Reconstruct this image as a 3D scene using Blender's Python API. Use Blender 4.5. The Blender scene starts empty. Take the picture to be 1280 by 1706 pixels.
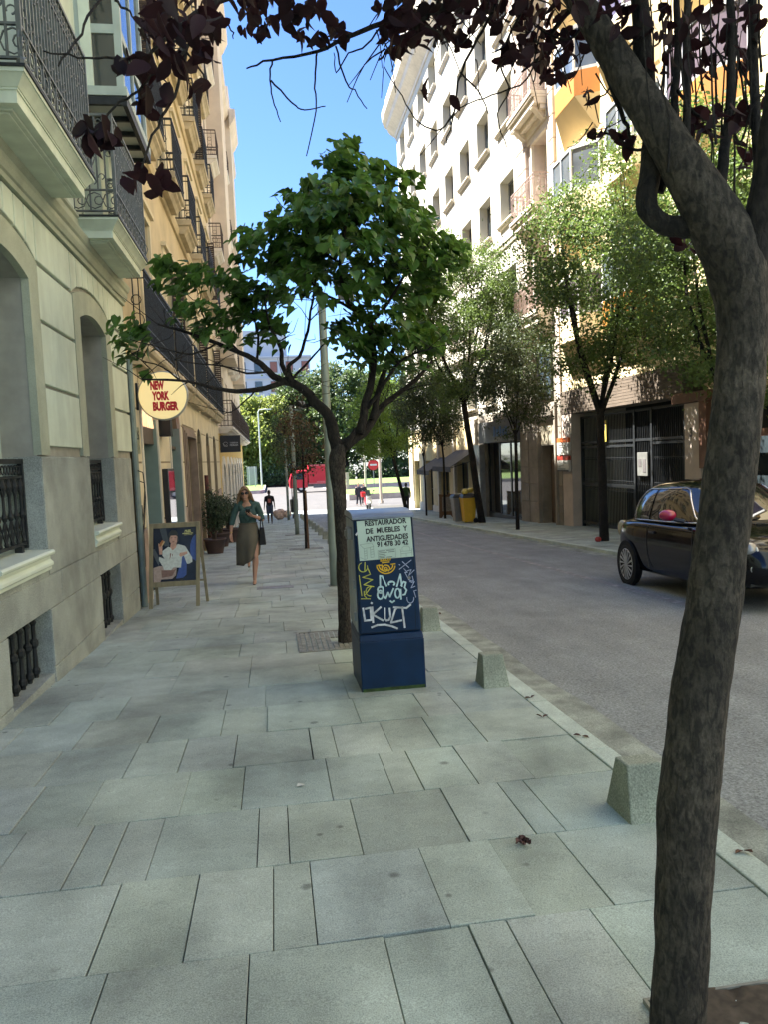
import bpy, bmesh, math, random
from mathutils import Vector, Matrix, noise
R = random.Random(7)
SC = bpy.context.scene
COL = SC.collection
PI = math.pi
rad = math.radians
# ---------------------------------------------------------------- camera frame (world X right, Y along the street, Z up)
FPX, CX, CY, HC = 1260.0, 640.0, 853.0, 1.55
MC = Matrix(((0.9882119782938528, 0.052030709019521976, -0.14397878758857494),
             (-0.14725296459773596, 0.06579387779898842, -0.9869081669848262),
             (-0.04187660890912809, 0.9964757754020405, 0.07267997429260911)))
def ray(x, y): return MC @ Vector(((x - CX) / FPX, -(y - CY) / FPX, -1.0))
def W(x, y, Y):                       # point of the photo at street distance Y
    q = ray(x, y); return Vector((0, 0, HC)) + q * (Y / q.y)
def WX(x, y, X):
    q = ray(x, y); return Vector((0, 0, HC)) + q * (X / q.x)
def gz(Y):                            # the street falls away from the camera, then flattens at the plaza
    if Y < 44: return -.042 * Y
    t = min(Y - 44, 12.0)
    return -1.848 - .042 * (t - t * t / 24.0)
cam = bpy.data.cameras.new("camera"); camo = bpy.data.objects.new("camera", cam); COL.objects.link(camo)
camo.matrix_world = Matrix.Translation((0, 0, HC)) @ MC.to_4x4()
cam.sensor_fit = 'VERTICAL'; cam.sensor_height = 24.0; cam.lens = FPX / 1706 * 24.0
cam.clip_start = .05; cam.clip_end = 3000
SC.camera = camo
# ---------------------------------------------------------------- light
w = bpy.data.worlds.new("World"); SC.world = w; w.use_nodes = True
nt = w.node_tree; nt.nodes.clear()
sky = nt.nodes.new('ShaderNodeTexSky'); sky.sky_type = 'NISHITA'; sky.sun_disc = False
SUN = Vector((-1, .40, 1.75)).normalized()
sky.sun_elevation = math.asin(SUN.z); sky.sun_rotation = math.atan2(SUN.x, SUN.y)
sky.altitude = 650; sky.air_density = .8; sky.dust_density = .3; sky.ozone_density = 4.0
bg = nt.nodes.new('ShaderNodeBackground'); bg.inputs[1].default_value = .068
wo = nt.nodes.new('ShaderNodeOutputWorld')
hs_ = nt.nodes.new('ShaderNodeHueSaturation'); hs_.inputs['Saturation'].default_value = 1.12; hs_.inputs['Hue'].default_value = .506; nt.links.new(sky.outputs[0], hs_.inputs['Color']); nt.links.new(hs_.outputs[0], bg.inputs[0]); nt.links.new(bg.outputs[0], wo.inputs[0])
sl = bpy.data.lights.new("sun", 'SUN'); sl.energy = 5.0; sl.angle = rad(.5); sl.color = (1, .965, .89)
so = bpy.data.objects.new("sun", sl); COL.objects.link(so)
so.rotation_euler = SUN.to_track_quat('Z', 'Y').to_euler(); so.location = (0, 0, 40)
SC.view_settings.view_transform = 'Standard'; SC.view_settings.look = 'None'
SC.view_settings.exposure = 2.6; SC.view_settings.gamma = 1
SC.render.engine = 'CYCLES'
SC.cycles.max_bounces = 8; SC.cycles.diffuse_bounces = 5; SC.cycles.use_denoising = True
SC.cycles.caustics_reflective = False; SC.cycles.caustics_refractive = False
SC.cycles.transparent_max_bounces = 8
# ---------------------------------------------------------------- materials
MATS = {}
def mat(name, col, rough=.75, var=.12, scale=6., bump=0., bscale=60., metal=0., spec=.5, col2=None, lo=.35, hi=.65,
        stretch=(1, 1, 1), speck=0., emit=0., coat=0., trans=0., stain=0., attr=None, spsc=110, bdist=.01, spots=0., crack=0.):
    if name in MATS: return MATS[name]
    m = bpy.data.materials.new(name); m.use_nodes = True; MATS[name] = m
    t = m.node_tree; N = t.nodes; L = t.links
    p = N['Principled BSDF']; out = N['Material Output']
    p.inputs['Roughness'].default_value = rough; p.inputs['Metallic'].default_value = metal
    p.inputs['Specular IOR Level'].default_value = spec; p.inputs['Coat Weight'].default_value = coat
    tc = N.new('ShaderNodeTexCoord'); mp = N.new('ShaderNodeMapping'); mp.inputs['Scale'].default_value = stretch
    L.new(tc.outputs['Object'], mp.inputs[0])
    n1 = N.new('ShaderNodeTexNoise'); n1.inputs['Scale'].default_value = scale; n1.inputs['Detail'].default_value = 6
    L.new(mp.outputs[0], n1.inputs[0])
    rp = N.new('ShaderNodeValToRGB'); rp.color_ramp.elements[0].position = lo; rp.color_ramp.elements[1].position = hi
    c = Vector(col)
    if col2: a, b = c, Vector(col2)
    else: a, b = c * (1 - var), c * (1 + var)
    rp.color_ramp.elements[0].color = (*[max(0, v) for v in a], 1); rp.color_ramp.elements[1].color = (*[min(1, v) for v in b], 1)
    L.new(n1.outputs[0], rp.inputs[0]); cur = rp.outputs[0]
    def mult(fac_socket, lo_v, hi_v, p0, p1):
        nonlocal cur
        r = N.new('ShaderNodeMapRange'); r.inputs[1].default_value = p0; r.inputs[2].default_value = p1
        r.inputs[3].default_value = lo_v; r.inputs[4].default_value = hi_v
        L.new(fac_socket, r.inputs[0])
        mx = N.new('ShaderNodeMix'); mx.data_type = 'RGBA'; mx.blend_type = 'MULTIPLY'; mx.inputs[0].default_value = 1
        L.new(cur, mx.inputs[6]); L.new(r.outputs[0], mx.inputs[7]); cur = mx.outputs[2]
    if speck:
        n2 = N.new('ShaderNodeTexNoise'); n2.inputs['Scale'].default_value = spsc; n2.inputs['Detail'].default_value = 3
        n2.inputs['Roughness'].default_value = .8
        L.new(tc.outputs['Object'], n2.inputs[0]); mult(n2.outputs[0], 1 - speck, 1 + speck, .32, .68)
    if stain:
        n3 = N.new('ShaderNodeTexNoise'); n3.inputs['Scale'].default_value = 1.3; n3.inputs['Detail'].default_value = 8
        n3.inputs['Roughness'].default_value = .62
        L.new(tc.outputs['Object'], n3.inputs[0]); mult(n3.outputs[0], 1 - stain, 1 + stain * .5, .3, .62)
    if spots:                         # old chewing gum and drip marks
        for sc_, th in ((2.6, .055), (3.9, .05)):
            vo = N.new('ShaderNodeTexVoronoi'); vo.inputs['Scale'].default_value = sc_; vo.inputs['Randomness'].default_value = 1
            nz = N.new('ShaderNodeTexNoise'); nz.inputs['Scale'].default_value = 9; L.new(tc.outputs['Object'], nz.inputs[0])
            ad = N.new('ShaderNodeMath'); ad.operation = 'MULTIPLY_ADD'; ad.inputs[1].default_value = .10; L.new(nz.outputs[0], ad.inputs[0]); L.new(tc.outputs['Object'], vo.inputs[0]); L.new(vo.outputs['Distance'], ad.inputs[2])
            mult(ad.outputs[0], 1 - spots, 1, .045 + th, .06 + th * 1.4)
    if crack:
        mc = N.new('ShaderNodeMapping'); mc.inputs['Scale'].default_value = (60, 60, 24); L.new(tc.outputs['Object'], mc.inputs[0])
        nc = N.new('ShaderNodeTexNoise'); nc.inputs['Scale'].default_value = 1; nc.inputs['Detail'].default_value = 5; nc.inputs['Distortion'].default_value = .8; L.new(mc.outputs[0], nc.inputs[0]); mult(nc.outputs[0], 1 - crack, 1.5, .40, .62)
    if attr:
        at = N.new('ShaderNodeAttribute'); at.attribute_name = attr
        mx = N.new('ShaderNodeMix'); mx.data_type = 'RGBA'; mx.blend_type = 'MULTIPLY'; mx.inputs[0].default_value = 1
        L.new(cur, mx.inputs[6]); L.new(at.outputs['Color'], mx.inputs[7]); cur = mx.outputs[2]
    L.new(cur, p.inputs['Base Color'])
    if bump:
        nb = N.new('ShaderNodeTexNoise'); nb.inputs['Scale'].default_value = bscale; nb.inputs['Detail'].default_value = 8
        nb.inputs['Roughness'].default_value = .65
        L.new(mc.outputs[0] if crack else mp.outputs[0], nb.inputs[0])
        if crack: nb.inputs['Scale'].default_value = 1.6; nb.inputs['Distortion'].default_value = .8
        bu = N.new('ShaderNodeBump'); bu.inputs['Strength'].default_value = bump; bu.inputs['Distance'].default_value = bdist
        L.new(nb.outputs[0], bu.inputs['Height']); L.new(bu.outputs[0], p.inputs['Normal'])
    if emit:
        L.new(cur, p.inputs['Emission Color']); p.inputs['Emission Strength'].default_value = emit
    if trans:
        tr = N.new('ShaderNodeBsdfTranslucent'); hs = N.new('ShaderNodeHueSaturation')
        hs.inputs['Value'].default_value = 2.0; hs.inputs['Hue'].default_value = .485; L.new(cur, hs.inputs['Color'])
        L.new(hs.outputs[0], tr.inputs[0]); ms = N.new('ShaderNodeMixShader'); ms.inputs[0].default_value = trans
        L.new(p.outputs[0], ms.inputs[1]); L.new(tr.outputs[0], ms.inputs[2]); L.new(ms.outputs[0], out.inputs[0])
    return m
def glassmat(name, col=(.02, .025, .03), rough=.04, spec=.9):
    return mat(name, col, rough=rough, var=.3, scale=1.5, spec=spec)
# ---------------------------------------------------------------- mesh builder
ORG = {}
def top(o):
    while o.parent: o = o.parent
    return o
class MB:
    def __init__(s): s.v = []; s.f = []; s.m = []; s.cur = 0; s.sm = []; s.smooth = False; s.col = {}
    def face(s, pts):
        i = len(s.v); s.v += [tuple(p) for p in pts]; s.f.append(tuple(range(i, i + len(pts)))); s.m.append(s.cur); s.sm.append(s.smooth)
    def idx(s, pts): i = len(s.v); s.v += [tuple(p) for p in pts]; return i
    def fi(s, ids): s.f.append(tuple(ids)); s.m.append(s.cur); s.sm.append(s.smooth)
    def box(s, x0, x1, y0, y1, z0, z1):
        i = s.idx([(x, y, z) for x in (x0, x1) for y in (y0, y1) for z in (z0, z1)])
        for q in ((0, 1, 3, 2), (4, 6, 7, 5), (0, 4, 5, 1), (2, 3, 7, 6), (0, 2, 6, 4), (1, 5, 7, 3)): s.fi([i + k for k in q])
    def frust(s, b, t):               # two rings of 4 (or n) points
        n = len(b); i = s.idx(list(b) + list(t))
        s.fi([i + k for k in range(n)][::-1]); s.fi([i + n + k for k in range(n)])
        for k in range(n): s.fi((i + k, i + (k + 1) % n, i + n + (k + 1) % n, i + n + k))
    def prism(s, poly, axis, a, b):   # polygon in the two other axes, extruded along axis
        def P(u, v, w): return (w, u, v) if axis == 0 else (u, w, v) if axis == 1 else (u, v, w)
        s.frust([P(u, v, a) for u, v in poly], [P(u, v, b) for u, v in poly])
    def rings(s, rs, cap=True, closed=True):
        n = len(rs[0]); i = s.idx([p for r in rs for p in r])
        for k in range(len(rs) - 1):
            for j in range(n if closed else n - 1):
                a = i + k * n + j; b = i + k * n + (j + 1) % n
                s.fi((a, b, b + n, a + n))
        if cap:
            s.fi([i + j for j in range(n)][::-1]); s.fi([i + (len(rs) - 1) * n + j for j in range(n)])
    def tube(s, pts, r, n=6, cap=True, jit=0., flat=None):
        pts = [Vector(p) for p in pts]
        if not isinstance(r, (list, tuple)): r = [r] * len(pts)
        rs = []; up = None
        for k, p in enumerate(pts):
            d = (pts[min(k + 1, len(pts) - 1)] - pts[max(k - 1, 0)])
            if d.length < 1e-9: d = Vector((0, 0, 1))
            d.normalize()
            if up is None: up = d.orthogonal().normalized() if abs(d.z) > .99 or True else None
            a = (up - d * up.dot(d))
            if a.length < 1e-6: a = d.orthogonal()
            a.normalize(); b = d.cross(a); up = a
            rs.append([p + (a * math.cos(2 * PI * j / n) + b * math.sin(2 * PI * j / n)) * r[k] * (1 + (R.uniform(-jit, jit) if jit else 0)) for j in range(n)])
        s.rings(rs, cap)
    def lathe(s, c, prof, axis=2, n=24, cap=True):
        rs = []
        for r, h in prof:
            ring = []
            for j in range(n):
                u, v = r * math.cos(2 * PI * j / n), r * math.sin(2 * PI * j / n)
                ring.append((c[0] + u, c[1] + v, c[2] + h) if axis == 2 else (c[0] + h, c[1] + u, c[2] + v) if axis == 0 else (c[0] + v, c[1] + h, c[2] + u))
            rs.append(ring)
        s.rings(rs, cap)
    def ell(s, c, rx, ry, rz, n=14, m=8):
        rs = []
        for k in range(1, m):
            a = PI * k / m
            rs.append([(c[0] + rx * math.sin(a) * math.cos(2 * PI * j / n), c[1] + ry * math.sin(a) * math.sin(2 * PI * j / n), c[2] - rz * math.cos(a)) for j in range(n)])
        s.rings(rs)
    def build(s, name, mats, parent=None, loc=None, local=False, bevel=0., smooth=None, sub=0):
        if not isinstance(mats, (list, tuple)): mats = [mats]
        me = bpy.data.meshes.new(name)
        o = bpy.data.objects.new(name, me)
        org = Vector((0, 0, 0))
        if parent is not None:
            o.parent = parent
            if not local: org = ORG.get(top(parent).name, org)
        elif loc is not None:
            org = Vector(loc); o.location = org; ORG[o.name] = org
        me.from_pydata([(p[0] - org.x, p[1] - org.y, p[2] - org.z) for p in s.v], [], s.f)
        for m in mats: me.materials.append(m)
        me.polygons.foreach_set('material_index', s.m)
        me.polygons.foreach_set('use_smooth', [bool(smooth) if smooth is not None else q for q in s.sm])
        for an, vals in s.col.items():
            ca = me.color_attributes.new(an, 'FLOAT_COLOR', 'CORNER')
            buf = []
            for poly, v in zip(me.polygons, vals): buf += list(v) * poly.loop_total
            ca.data.foreach_set('color', buf)
        me.validate(); me.update()
        COL.objects.link(o)
        if bevel:
            md = o.modifiers.new('bevel', 'BEVEL'); md.width = bevel; md.segments = 2; md.limit_method = 'ANGLE'; md.angle_limit = rad(40)
            md.use_clamp_overlap = True
        if sub:
            md = o.modifiers.new('subdivision', 'SUBSURF'); md.levels = sub; md.render_levels = sub
        return o
def thing(name, loc, label, cat, group=None, rot=None):
    o = bpy.data.objects.new(name, None); COL.objects.link(o); o.location = loc; o.empty_display_size = .2
    if rot: o.rotation_euler = rot
    ORG[o.name] = Vector(loc); o['label'] = label; o['category'] = cat
    if group: o['group'] = group
    return o
def tag(o, label, cat, group=None):
    o['label'] = label; o['category'] = cat
    if group: o['group'] = group
    return o
def struct(o): o['kind'] = 'structure'; return o
def dup(root, loc=None, rz=None, label=None):
    r = root.copy(); COL.objects.link(r)
    if loc is not None: r.location = loc
    if rz is not None: r.rotation_euler = (0, 0, rz)
    if label: r['label'] = label
    for ch in list(root.children):
        c = ch.copy(); COL.objects.link(c); c.parent = r
        for g in list(ch.children):
            d = g.copy(); COL.objects.link(d); d.parent = c
    return r
def blob(name, mt, parent, chains, vox=.012, it=3, loc=None):      # union of tubes as one skin
    mb = MB()
    for pts, rs, *fl in chains:
        pts = [Vector(p) for p in pts]
        if not isinstance(rs, (list, tuple)): rs = [rs] * len(pts)
        P, Q = [], []
        d0 = (pts[0] - pts[1]).normalized() if len(pts) > 1 else Vector((0, 0, 1)); d1 = (pts[-1] - pts[-2]).normalized() if len(pts) > 1 else Vector((0, 0, 1))
        for t in (.98, .85, .5): P.append(pts[0] + d0 * rs[0] * t); Q.append(rs[0] * math.sqrt(1 - t * t))
        P += pts; Q += rs
        for t in (.5, .85, .98): P.append(pts[-1] + d1 * rs[-1] * t); Q.append(rs[-1] * math.sqrt(1 - t * t))
        i0 = len(mb.v); mb.tube(P, Q, 10)
        if fl:                        # squash about the chain's mean: (sx, sy, sz)
            c = sum(pts, Vector()) / len(pts); sx, sy, sz = fl[0]
            for k in range(i0, len(mb.v)):
                v = mb.v[k]; mb.v[k] = (c.x + (v[0] - c.x) * sx, c.y + (v[1] - c.y) * sy, c.z + (v[2] - c.z) * sz)
    o = mb.build(name, mt, parent, local=True) if loc is None else mb.build(name, mt, parent)
    md = o.modifiers.new('remesh', 'REMESH'); md.mode = 'VOXEL'; md.voxel_size = vox; md.use_smooth_shade = True
    md = o.modifiers.new('smooth', 'SMOOTH'); md.iterations = it; md.factor = .5
    dg = bpy.context.evaluated_depsgraph_get()
    me = bpy.data.meshes.new_from_object(o.evaluated_get(dg)); o.modifiers.clear(); old = o.data; o.data = me; bpy.data.meshes.remove(old)
    for p in me.polygons: p.use_smooth = True
    return o
def text(name, s, mt, parent, origin, xdir, ydir, size, width=None, bold=0., depth=.001, align='LEFT', local=False, spacing=1.):
    cu = bpy.data.curves.new(name, 'FONT'); cu.body = s; cu.size = size; cu.offset = bold; cu.extrude = depth; cu.align_x = align
    cu.resolution_u = 3; cu.space_character = spacing
    to = bpy.data.objects.new(name, cu); COL.objects.link(to); bpy.context.view_layer.update()
    me = bpy.data.meshes.new_from_object(to.evaluated_get(bpy.context.evaluated_depsgraph_get()))
    bpy.data.objects.remove(to); bpy.data.curves.remove(cu)
    o = bpy.data.objects.new(name, me); me.name = name; me.materials.clear(); me.materials.append(mt)
    xs = [v.co.x for v in me.vertices]; k = (width / (max(xs) - min(xs))) if width else 1.
    if width and align == 'LEFT':
        x0 = min(xs)
        for v in me.vertices: v.co.x = (v.co.x - x0)
    xd, yd = Vector(xdir).normalized(), Vector(ydir).normalized(); zd = xd.cross(yd)
    org = Vector((0, 0, 0)) if local or parent is None else ORG.get(top(parent).name, Vector((0, 0, 0)))
    for v in me.vertices:
        c = v.co.copy(); v.co = Vector(origin) - org + xd * c.x * k + yd * c.y + zd * c.z
    COL.objects.link(o); o.parent = parent
    return o
def arcz(t, rise, rnd): return rise * (math.sqrt(max(0, 1 - t * t)) if rnd else (1 - t * t))
def wallx(mb, X, s, y0, y1, z0, z1, ops, depth, rmat=None, rnd=False, zbot=None):
    """front of a wall at x = X facing s, openings (ya, yb, za, zb, rise) with reveals running inwards"""
    ys = sorted({y0, y1, *[o[0] for o in ops], *[o[1] for o in ops]}); zs = sorted({z0, z1, *[o[2] for o in ops], *[o[3] + o[4] for o in ops]})
    ys = [y for y in ys if y0 <= y <= y1]; zs = [z for z in zs if z0 <= z <= z1]
    def quad(a, b, c, d): mb.face((a, b, c, d) if s > 0 else (d, c, b, a))
    for a, b in zip(ys, ys[1:]):
        for c, d in zip(zs, zs[1:]):
            my, mz = (a + b) / 2, (c + d) / 2
            if any(o[0] < my < o[1] and o[2] < mz < o[3] + o[4] for o in ops): continue
            quad((X, a, c), (X, b, c), (X, b, d), (X, a, d))
    k0 = mb.cur
    for ya, yb, za, zb, rise, *fl in ops:
        XI = X - s * depth; fl = fl[0] if fl else ''
        if rise:
            n = 12; mid, h = (ya + yb) / 2, (yb - ya) / 2
            for k in range(n):
                t0, t1 = -1 + 2 * k / n, -1 + 2 * (k + 1) / n
                p0, p1 = (mid + h * t0, zb + arcz(t0, rise, rnd)), (mid + h * t1, zb + arcz(t1, rise, rnd))
                quad((X, p0[0], p0[1]), (X, p1[0], p1[1]), (X, p1[0], zb + rise), (X, p0[0], zb + rise))
                if rmat is not None: mb.cur = rmat
                quad((X, p1[0], p1[1]), (X, p0[0], p0[1]), (XI, p0[0], p0[1]), (XI, p1[0], p1[1])); mb.cur = k0
        if rmat is not None: mb.cur = rmat
        if not rise and 't' not in fl: quad((X, yb, zb), (X, ya, zb), (XI, ya, zb), (XI, yb, zb))
        if 'b' not in fl: quad((X, ya, za), (X, yb, za), (XI, yb, za), (XI, ya, za))
        quad((X, ya, zb), (X, ya, za), (XI, ya, za), (XI, ya, zb)); quad((X, yb, za), (X, yb, zb), (XI, yb, zb), (XI, yb, za))
        mb.cur = k0
def window(parent, X, s, ya, yb, za, zb, fm, gm, bars=(1, 1), fw=.06, name='window'):
    f = MB(); a, b = (X, X + s * .05) if s > 0 else (X + s * .05, X)
    f.box(a, b, ya, ya + fw, za, zb); f.box(a, b, yb - fw, yb, za, zb); f.box(a, b, ya + fw, yb - fw, za, za + fw); f.box(a, b, ya + fw, yb - fw, zb - fw, zb)
    ny, nz = bars
    for k in range(1, ny + 1):
        y = ya + (yb - ya) * k / (ny + 1); f.box(a, b, y - fw * .45, y + fw * .45, za + fw, zb - fw)
    for k in range(1, nz + 1):
        z = za + (zb - za) * k / (nz + 1); f.box(a + .004, b - .004, ya + fw, yb - fw, z - fw * .3, z + fw * .3)
    fo = f.build(name, fm, parent)
    g = MB(); xg = X + s * .012; g.box(xg - .003, xg + .003, ya + .01, yb - .01, za + .01, zb - .01)
    g.build('pane', gm, fo); return fo
def ring(mb, c, r, tr, ax, n=10, seg=4, a0=0, a1=2 * PI):            # ring in plane: ax 0 -> YZ, 1 -> XZ
    P = []
    for k in range(n + 1):
        a = a0 + (a1 - a0) * k / n
        P.append((c[0], c[1] + r * math.cos(a), c[2] + r * math.sin(a)) if ax == 0 else (c[0] + r * math.cos(a), c[1], c[2] + r * math.sin(a)))
    mb.tube(P, tr, seg, cap=False)
# common materials
granite = mat('granite', (.312, .345, .315), rough=.8, var=.12, scale=3, speck=.42, stain=.35, bump=.12, bscale=90)
iron = mat('wrought_iron', (.022, .026, .028), rough=.55, var=.25, scale=20, spec=.25)
ironG = mat('grey_iron', (.10, .115, .11), rough=.5, var=.2, scale=14)
# ================================================================ THE GROUND
def sheet(name, xs, ys, m, dz, fz=gz):
    mb = MB(); n = len(ys); i = mb.idx([(x, y, fz(y) + dz) for x in xs for y in ys])
    for a in range(len(xs) - 1):
        for b in range(n - 1): q = i + a * n + b; mb.fi((q, q + n, q + n + 1, q + 1))
    return struct(mb.build(name, m, smooth=True))
YS = [-30, -10, -3, 0] + list(range(4, 44, 4)) + [44, 46, 48, 50, 52, 54, 56, 60, 80]
soil = mat('pale_ground', (.12, .12, .10), rough=.9, var=.15, scale=1.2)
sheet('ground', [-900, -60, -14, 0, 14, 60, 900], YS + [120, 300, 900], soil, -.22)
asph = mat('asphalt', (.235, .250, .242), rough=.88, var=.10, scale=2.2, stretch=(1.6, .3, 1), speck=.55, spsc=60, stain=.18, bump=.35, bscale=140)
sheet('road', [1.83, 3.4, 5.1, 6.87], YS[:-2], asph, -.055)
plz = mat('plaza_asphalt', (.080, .074, .071), rough=.9, var=.10, scale=1.5, speck=.3, stain=.15, bump=.2, bscale=120)
sheet('plaza_road', [-60, -10, 1.83, 6.87, 20, 60], [56, 60, 80, 100, 135], plz, -.05)
# kerbs: two long granite strips
for nm, x0, x1, h0 in (('kerb', 1.712, 1.84, .004), ('kerb', 6.86, 7.0, .03)):
    mb = MB(); yk = [-10]
    while yk[-1] < 55: yk.append(yk[-1] + 1.0)
    for a, b in zip(yk, yk[1:]):
        e = R.uniform(-.002, .002)
        mb.frust([(x0, a + .004, gz(a) - .2), (x1, a + .004, gz(a) - .2), (x1, b - .004, gz(b) - .2), (x0, b - .004, gz(b) - .2)],
                 [(x0, a + .004, gz(a) + h0 + e), (x1, a + .004, gz(a) + h0 + e), (x1, b - .004, gz(b) + h0 + e), (x0, b - .004, gz(b) + h0 + e)])
    struct(mb.build(nm, mat('kerb_stone', (.47, .54, .47), rough=.75, var=.1, scale=4, speck=.3, stain=.2), bevel=.006))
# gutter dust strip on both sides of the road
dust = mat('gutter_dust', (.28, .30, .255), rough=.95, var=.3, scale=5, speck=.4, stain=.3)
# paving slabs, each a real stone with its own tone and open joints
paving = mat('paving_granite', (.355, .412, .372), rough=.72, var=.07, scale=5, spsc=200, speck=.45, stain=.42, bump=.10, bscale=160, attr='tone', spots=.5)
ROWS = {0: [-.62, -.16, .30, .60, .74, 1.05], 1: [-.69, -.38, -.08, .07, .54, .85, 1.15], 2: [-1.24, -.93, -.77, -.6, -.15, -.01, .3, .77, 1.07, 1.21],
        3: [-1.32, -1.01, -.54, -.24, .22, .53, .69, .98, 1.28], 4: [-1.39, -.92, -.62, -.31, .15, .3, .62, .91, 1.2]}
def slabs(name, x0, x1, r0, r1, rows, edge, seed, dz=0., rowd=.6, y00=1.89, holes=()):
    rr = random.Random(seed); mb = MB(); tone = []
    for r in range(r0, r1):
        ya, yb = y00 + r * rowd, y00 + (r + 1) * rowd
        if r in rows: js = list(rows[r])
        else:
            js = []; x = x0 + rr.choice((.15, .3, .45, .6))
            while x < (edge if edge else x1) - .2: js.append(x); x += rr.choice((.3, .46, .46, .62, .75, .6))
            if edge: js.append(edge)
        if rr.random() < .5 and edge and r in rows and r > 1: js = [j for j in js if abs(j - edge) > .14] + [edge]
        js = [x0] + sorted(js) + [x1]
        for a, b in zip(js, js[1:]):
            if b - a < .06: continue
            cx, cyy = (a + b) / 2, (ya + yb) / 2
            if any(h[0] < cx < h[1] and h[2] < cyy < h[3] for h in holes): continue
            g0 = rr.choice((.0008, .002, .0034)); g1 = rr.choice((.0015, .0028, .0042)); e = rr.uniform(-.003, .003); t1, t2 = rr.uniform(-.002, .002), rr.uniform(-.002, .002)
            P = [(a + g0, ya + g1), (b - g0, ya + g1), (b - g0, yb - g1), (a + g0, yb - g1)]
            Z = [gz(y) + dz + e + (t1 if k in (0, 3) else -t1) + (t2 if k < 2 else -t2) for k, (x, y) in enumerate(P)]
            c = .0016; Q = [(a + g0 + c, ya + g1 + c), (b - g0 - c, ya + g1 + c), (b - g0 - c, yb - g1 - c), (a + g0 + c, yb - g1 - c)]
            v = 1 + rr.gauss(0, .055); tn = (v * (1 + rr.gauss(0, .018)), v, v * (1 + rr.gauss(0, .025)), 1)
            n0 = len(mb.f)
            mb.face([(*q, z) for q, z in zip(Q, Z)])
            for k in range(4):
                l = (k + 1) % 4
                mb.face([(*P[k], Z[k] - .002), (*P[l], Z[l] - .002), (*Q[l], Z[l]), (*Q[k], Z[k])])
                mb.face([(*P[k], Z[k] - .05), (*P[l], Z[l] - .05), (*P[l], Z[l] - .002), (*P[k], Z[k] - .002)])
            tone += [tn] * (len(mb.f) - n0)
    mb.col['tone'] = tone
    return struct(mb.build(name, paving))
HOLES = []
slabs('sidewalk', -2.1, 1.708, -8, 86, ROWS, 1.21, 3, holes=HOLES)
slabs('sidewalk', 7.004, 11.2, -4, 80, {}, None, 5, dz=.03, rowd=.6)
joint = mat('joint_grit', (.055, .052, .045), rough=1, var=.3, scale=30)
sheet('joint_bed', [-2.3, 1.72], YS[:-2], joint, -.018)
sheet('joint_bed', [6.95, 11.6], YS[:-2], joint, .008)
# markings: parking line, dashes
paint = mat('road_paint', (.40, .39, .37), rough=.8, var=.25, scale=9, col2=(.22, .215, .21), lo=.30, hi=.52)
mb = MB()
yy = [7.5 + 1.5 * k for k in range(26)]
for a, b in zip(yy, yy[1:]):
    mb.face([(4.88, a, gz(a) - .050), (5.01, a, gz(a) - .050), (5.01, b, gz(b) - .050), (4.88, b, gz(b) - .050)])
for k in range(5):
    a = 26.5 + k * 1.15; mb.face([(6.15, a, gz(a) - .050), (6.27, a, gz(a) - .050), (6.27, a + .62, gz(a + .62) - .050), (6.15, a + .62, gz(a + .62) - .050)])
for k in range(2):
    a = 33.6 + k * 2; mb.face([(6.0, a, gz(a) - .050), (6.15, a, gz(a) - .050), (6.15, a + .9, gz(a + .9) - .050), (6.0, a + .9, gz(a + .9) - .050)])
struct(mb.build('road_marking', paint))
mb = MB()
for x0, x1 in ((1.842, 2.12), (6.6, 6.858)):
    ys = [-4 + k * .5 for k in range(110)]
    for a, b in zip(ys, ys[1:]):
        wa, wb = noise.noise((a * .9, x0, 0)) * .07, noise.noise((b * .9, x0, 0)) * .07
        if x0 < 3: mb.face([(x0, a, gz(a) - .050), (x1 + wa, a, gz(a) - .050), (x1 + wb, b, gz(b) - .050), (x0, b, gz(b) - .050)])
        else: mb.face([(x0 + wa, a, gz(a) - .050), (x1, a, gz(a) - .050), (x1, b, gz(b) - .050), (x0 + wb, b, gz(b) - .050)])
struct(mb.build('gutter', dust))
# plaza islands of lawn with low kerbs
ZF = gz(80)
def grass_mat():
    return mat('lawn', (.085, .15, .03), rough=.9, var=.3, scale=14, col2=(.15, .22, .05), bump=.6, bscale=60)
def island(poly, h):
    c = Vector((sum(p[0] for p in poly) / len(poly), sum(p[1] for p in poly) / len(poly)))
    mb = MB(); mb.frust([(x, y, ZF - .1) for x, y in poly], [(x, y, ZF + h) for x, y in poly])
    struct(mb.build('island_kerb', mat('island_stone', (.42, .37, .34), rough=.85, var=.15, scale=2)))
    mb = MB(); q = [c + (Vector(p) - c) * .985 for p in poly]
    n = 10; i = mb.idx([(*(c + (v - c) * (k / n)), ZF + h + .01 + (1 - (k / n) ** 2) * .25 + R.uniform(0, .03)) for k in range(1, n + 1) for v in q])
    m = len(q); ce = mb.idx([(c.x, c.y, ZF + h + .28)])
    for j in range(m):
        mb.fi((ce, i + j, i + (j + 1) % m))
        for k in range(n - 1): a = i + k * m; mb.fi((a + j, a + m + j, a + m + (j + 1) % m, a + (j + 1) % m))
    o = mb.build('lawn', grass_mat(), smooth=True); struct(o)
island([(-30, 90), (-1.5, 90), (-1, 92), (-1, 118), (-30, 118)], .35)
island([(6.6, 66.5), (13.5, 66.5), (14.5, 68), (13.0, 78), (7.5, 78), (6.4, 72)], .42)
island([(6.5, 90), (26, 90), (26, 110), (6.5, 110)], .5)
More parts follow.
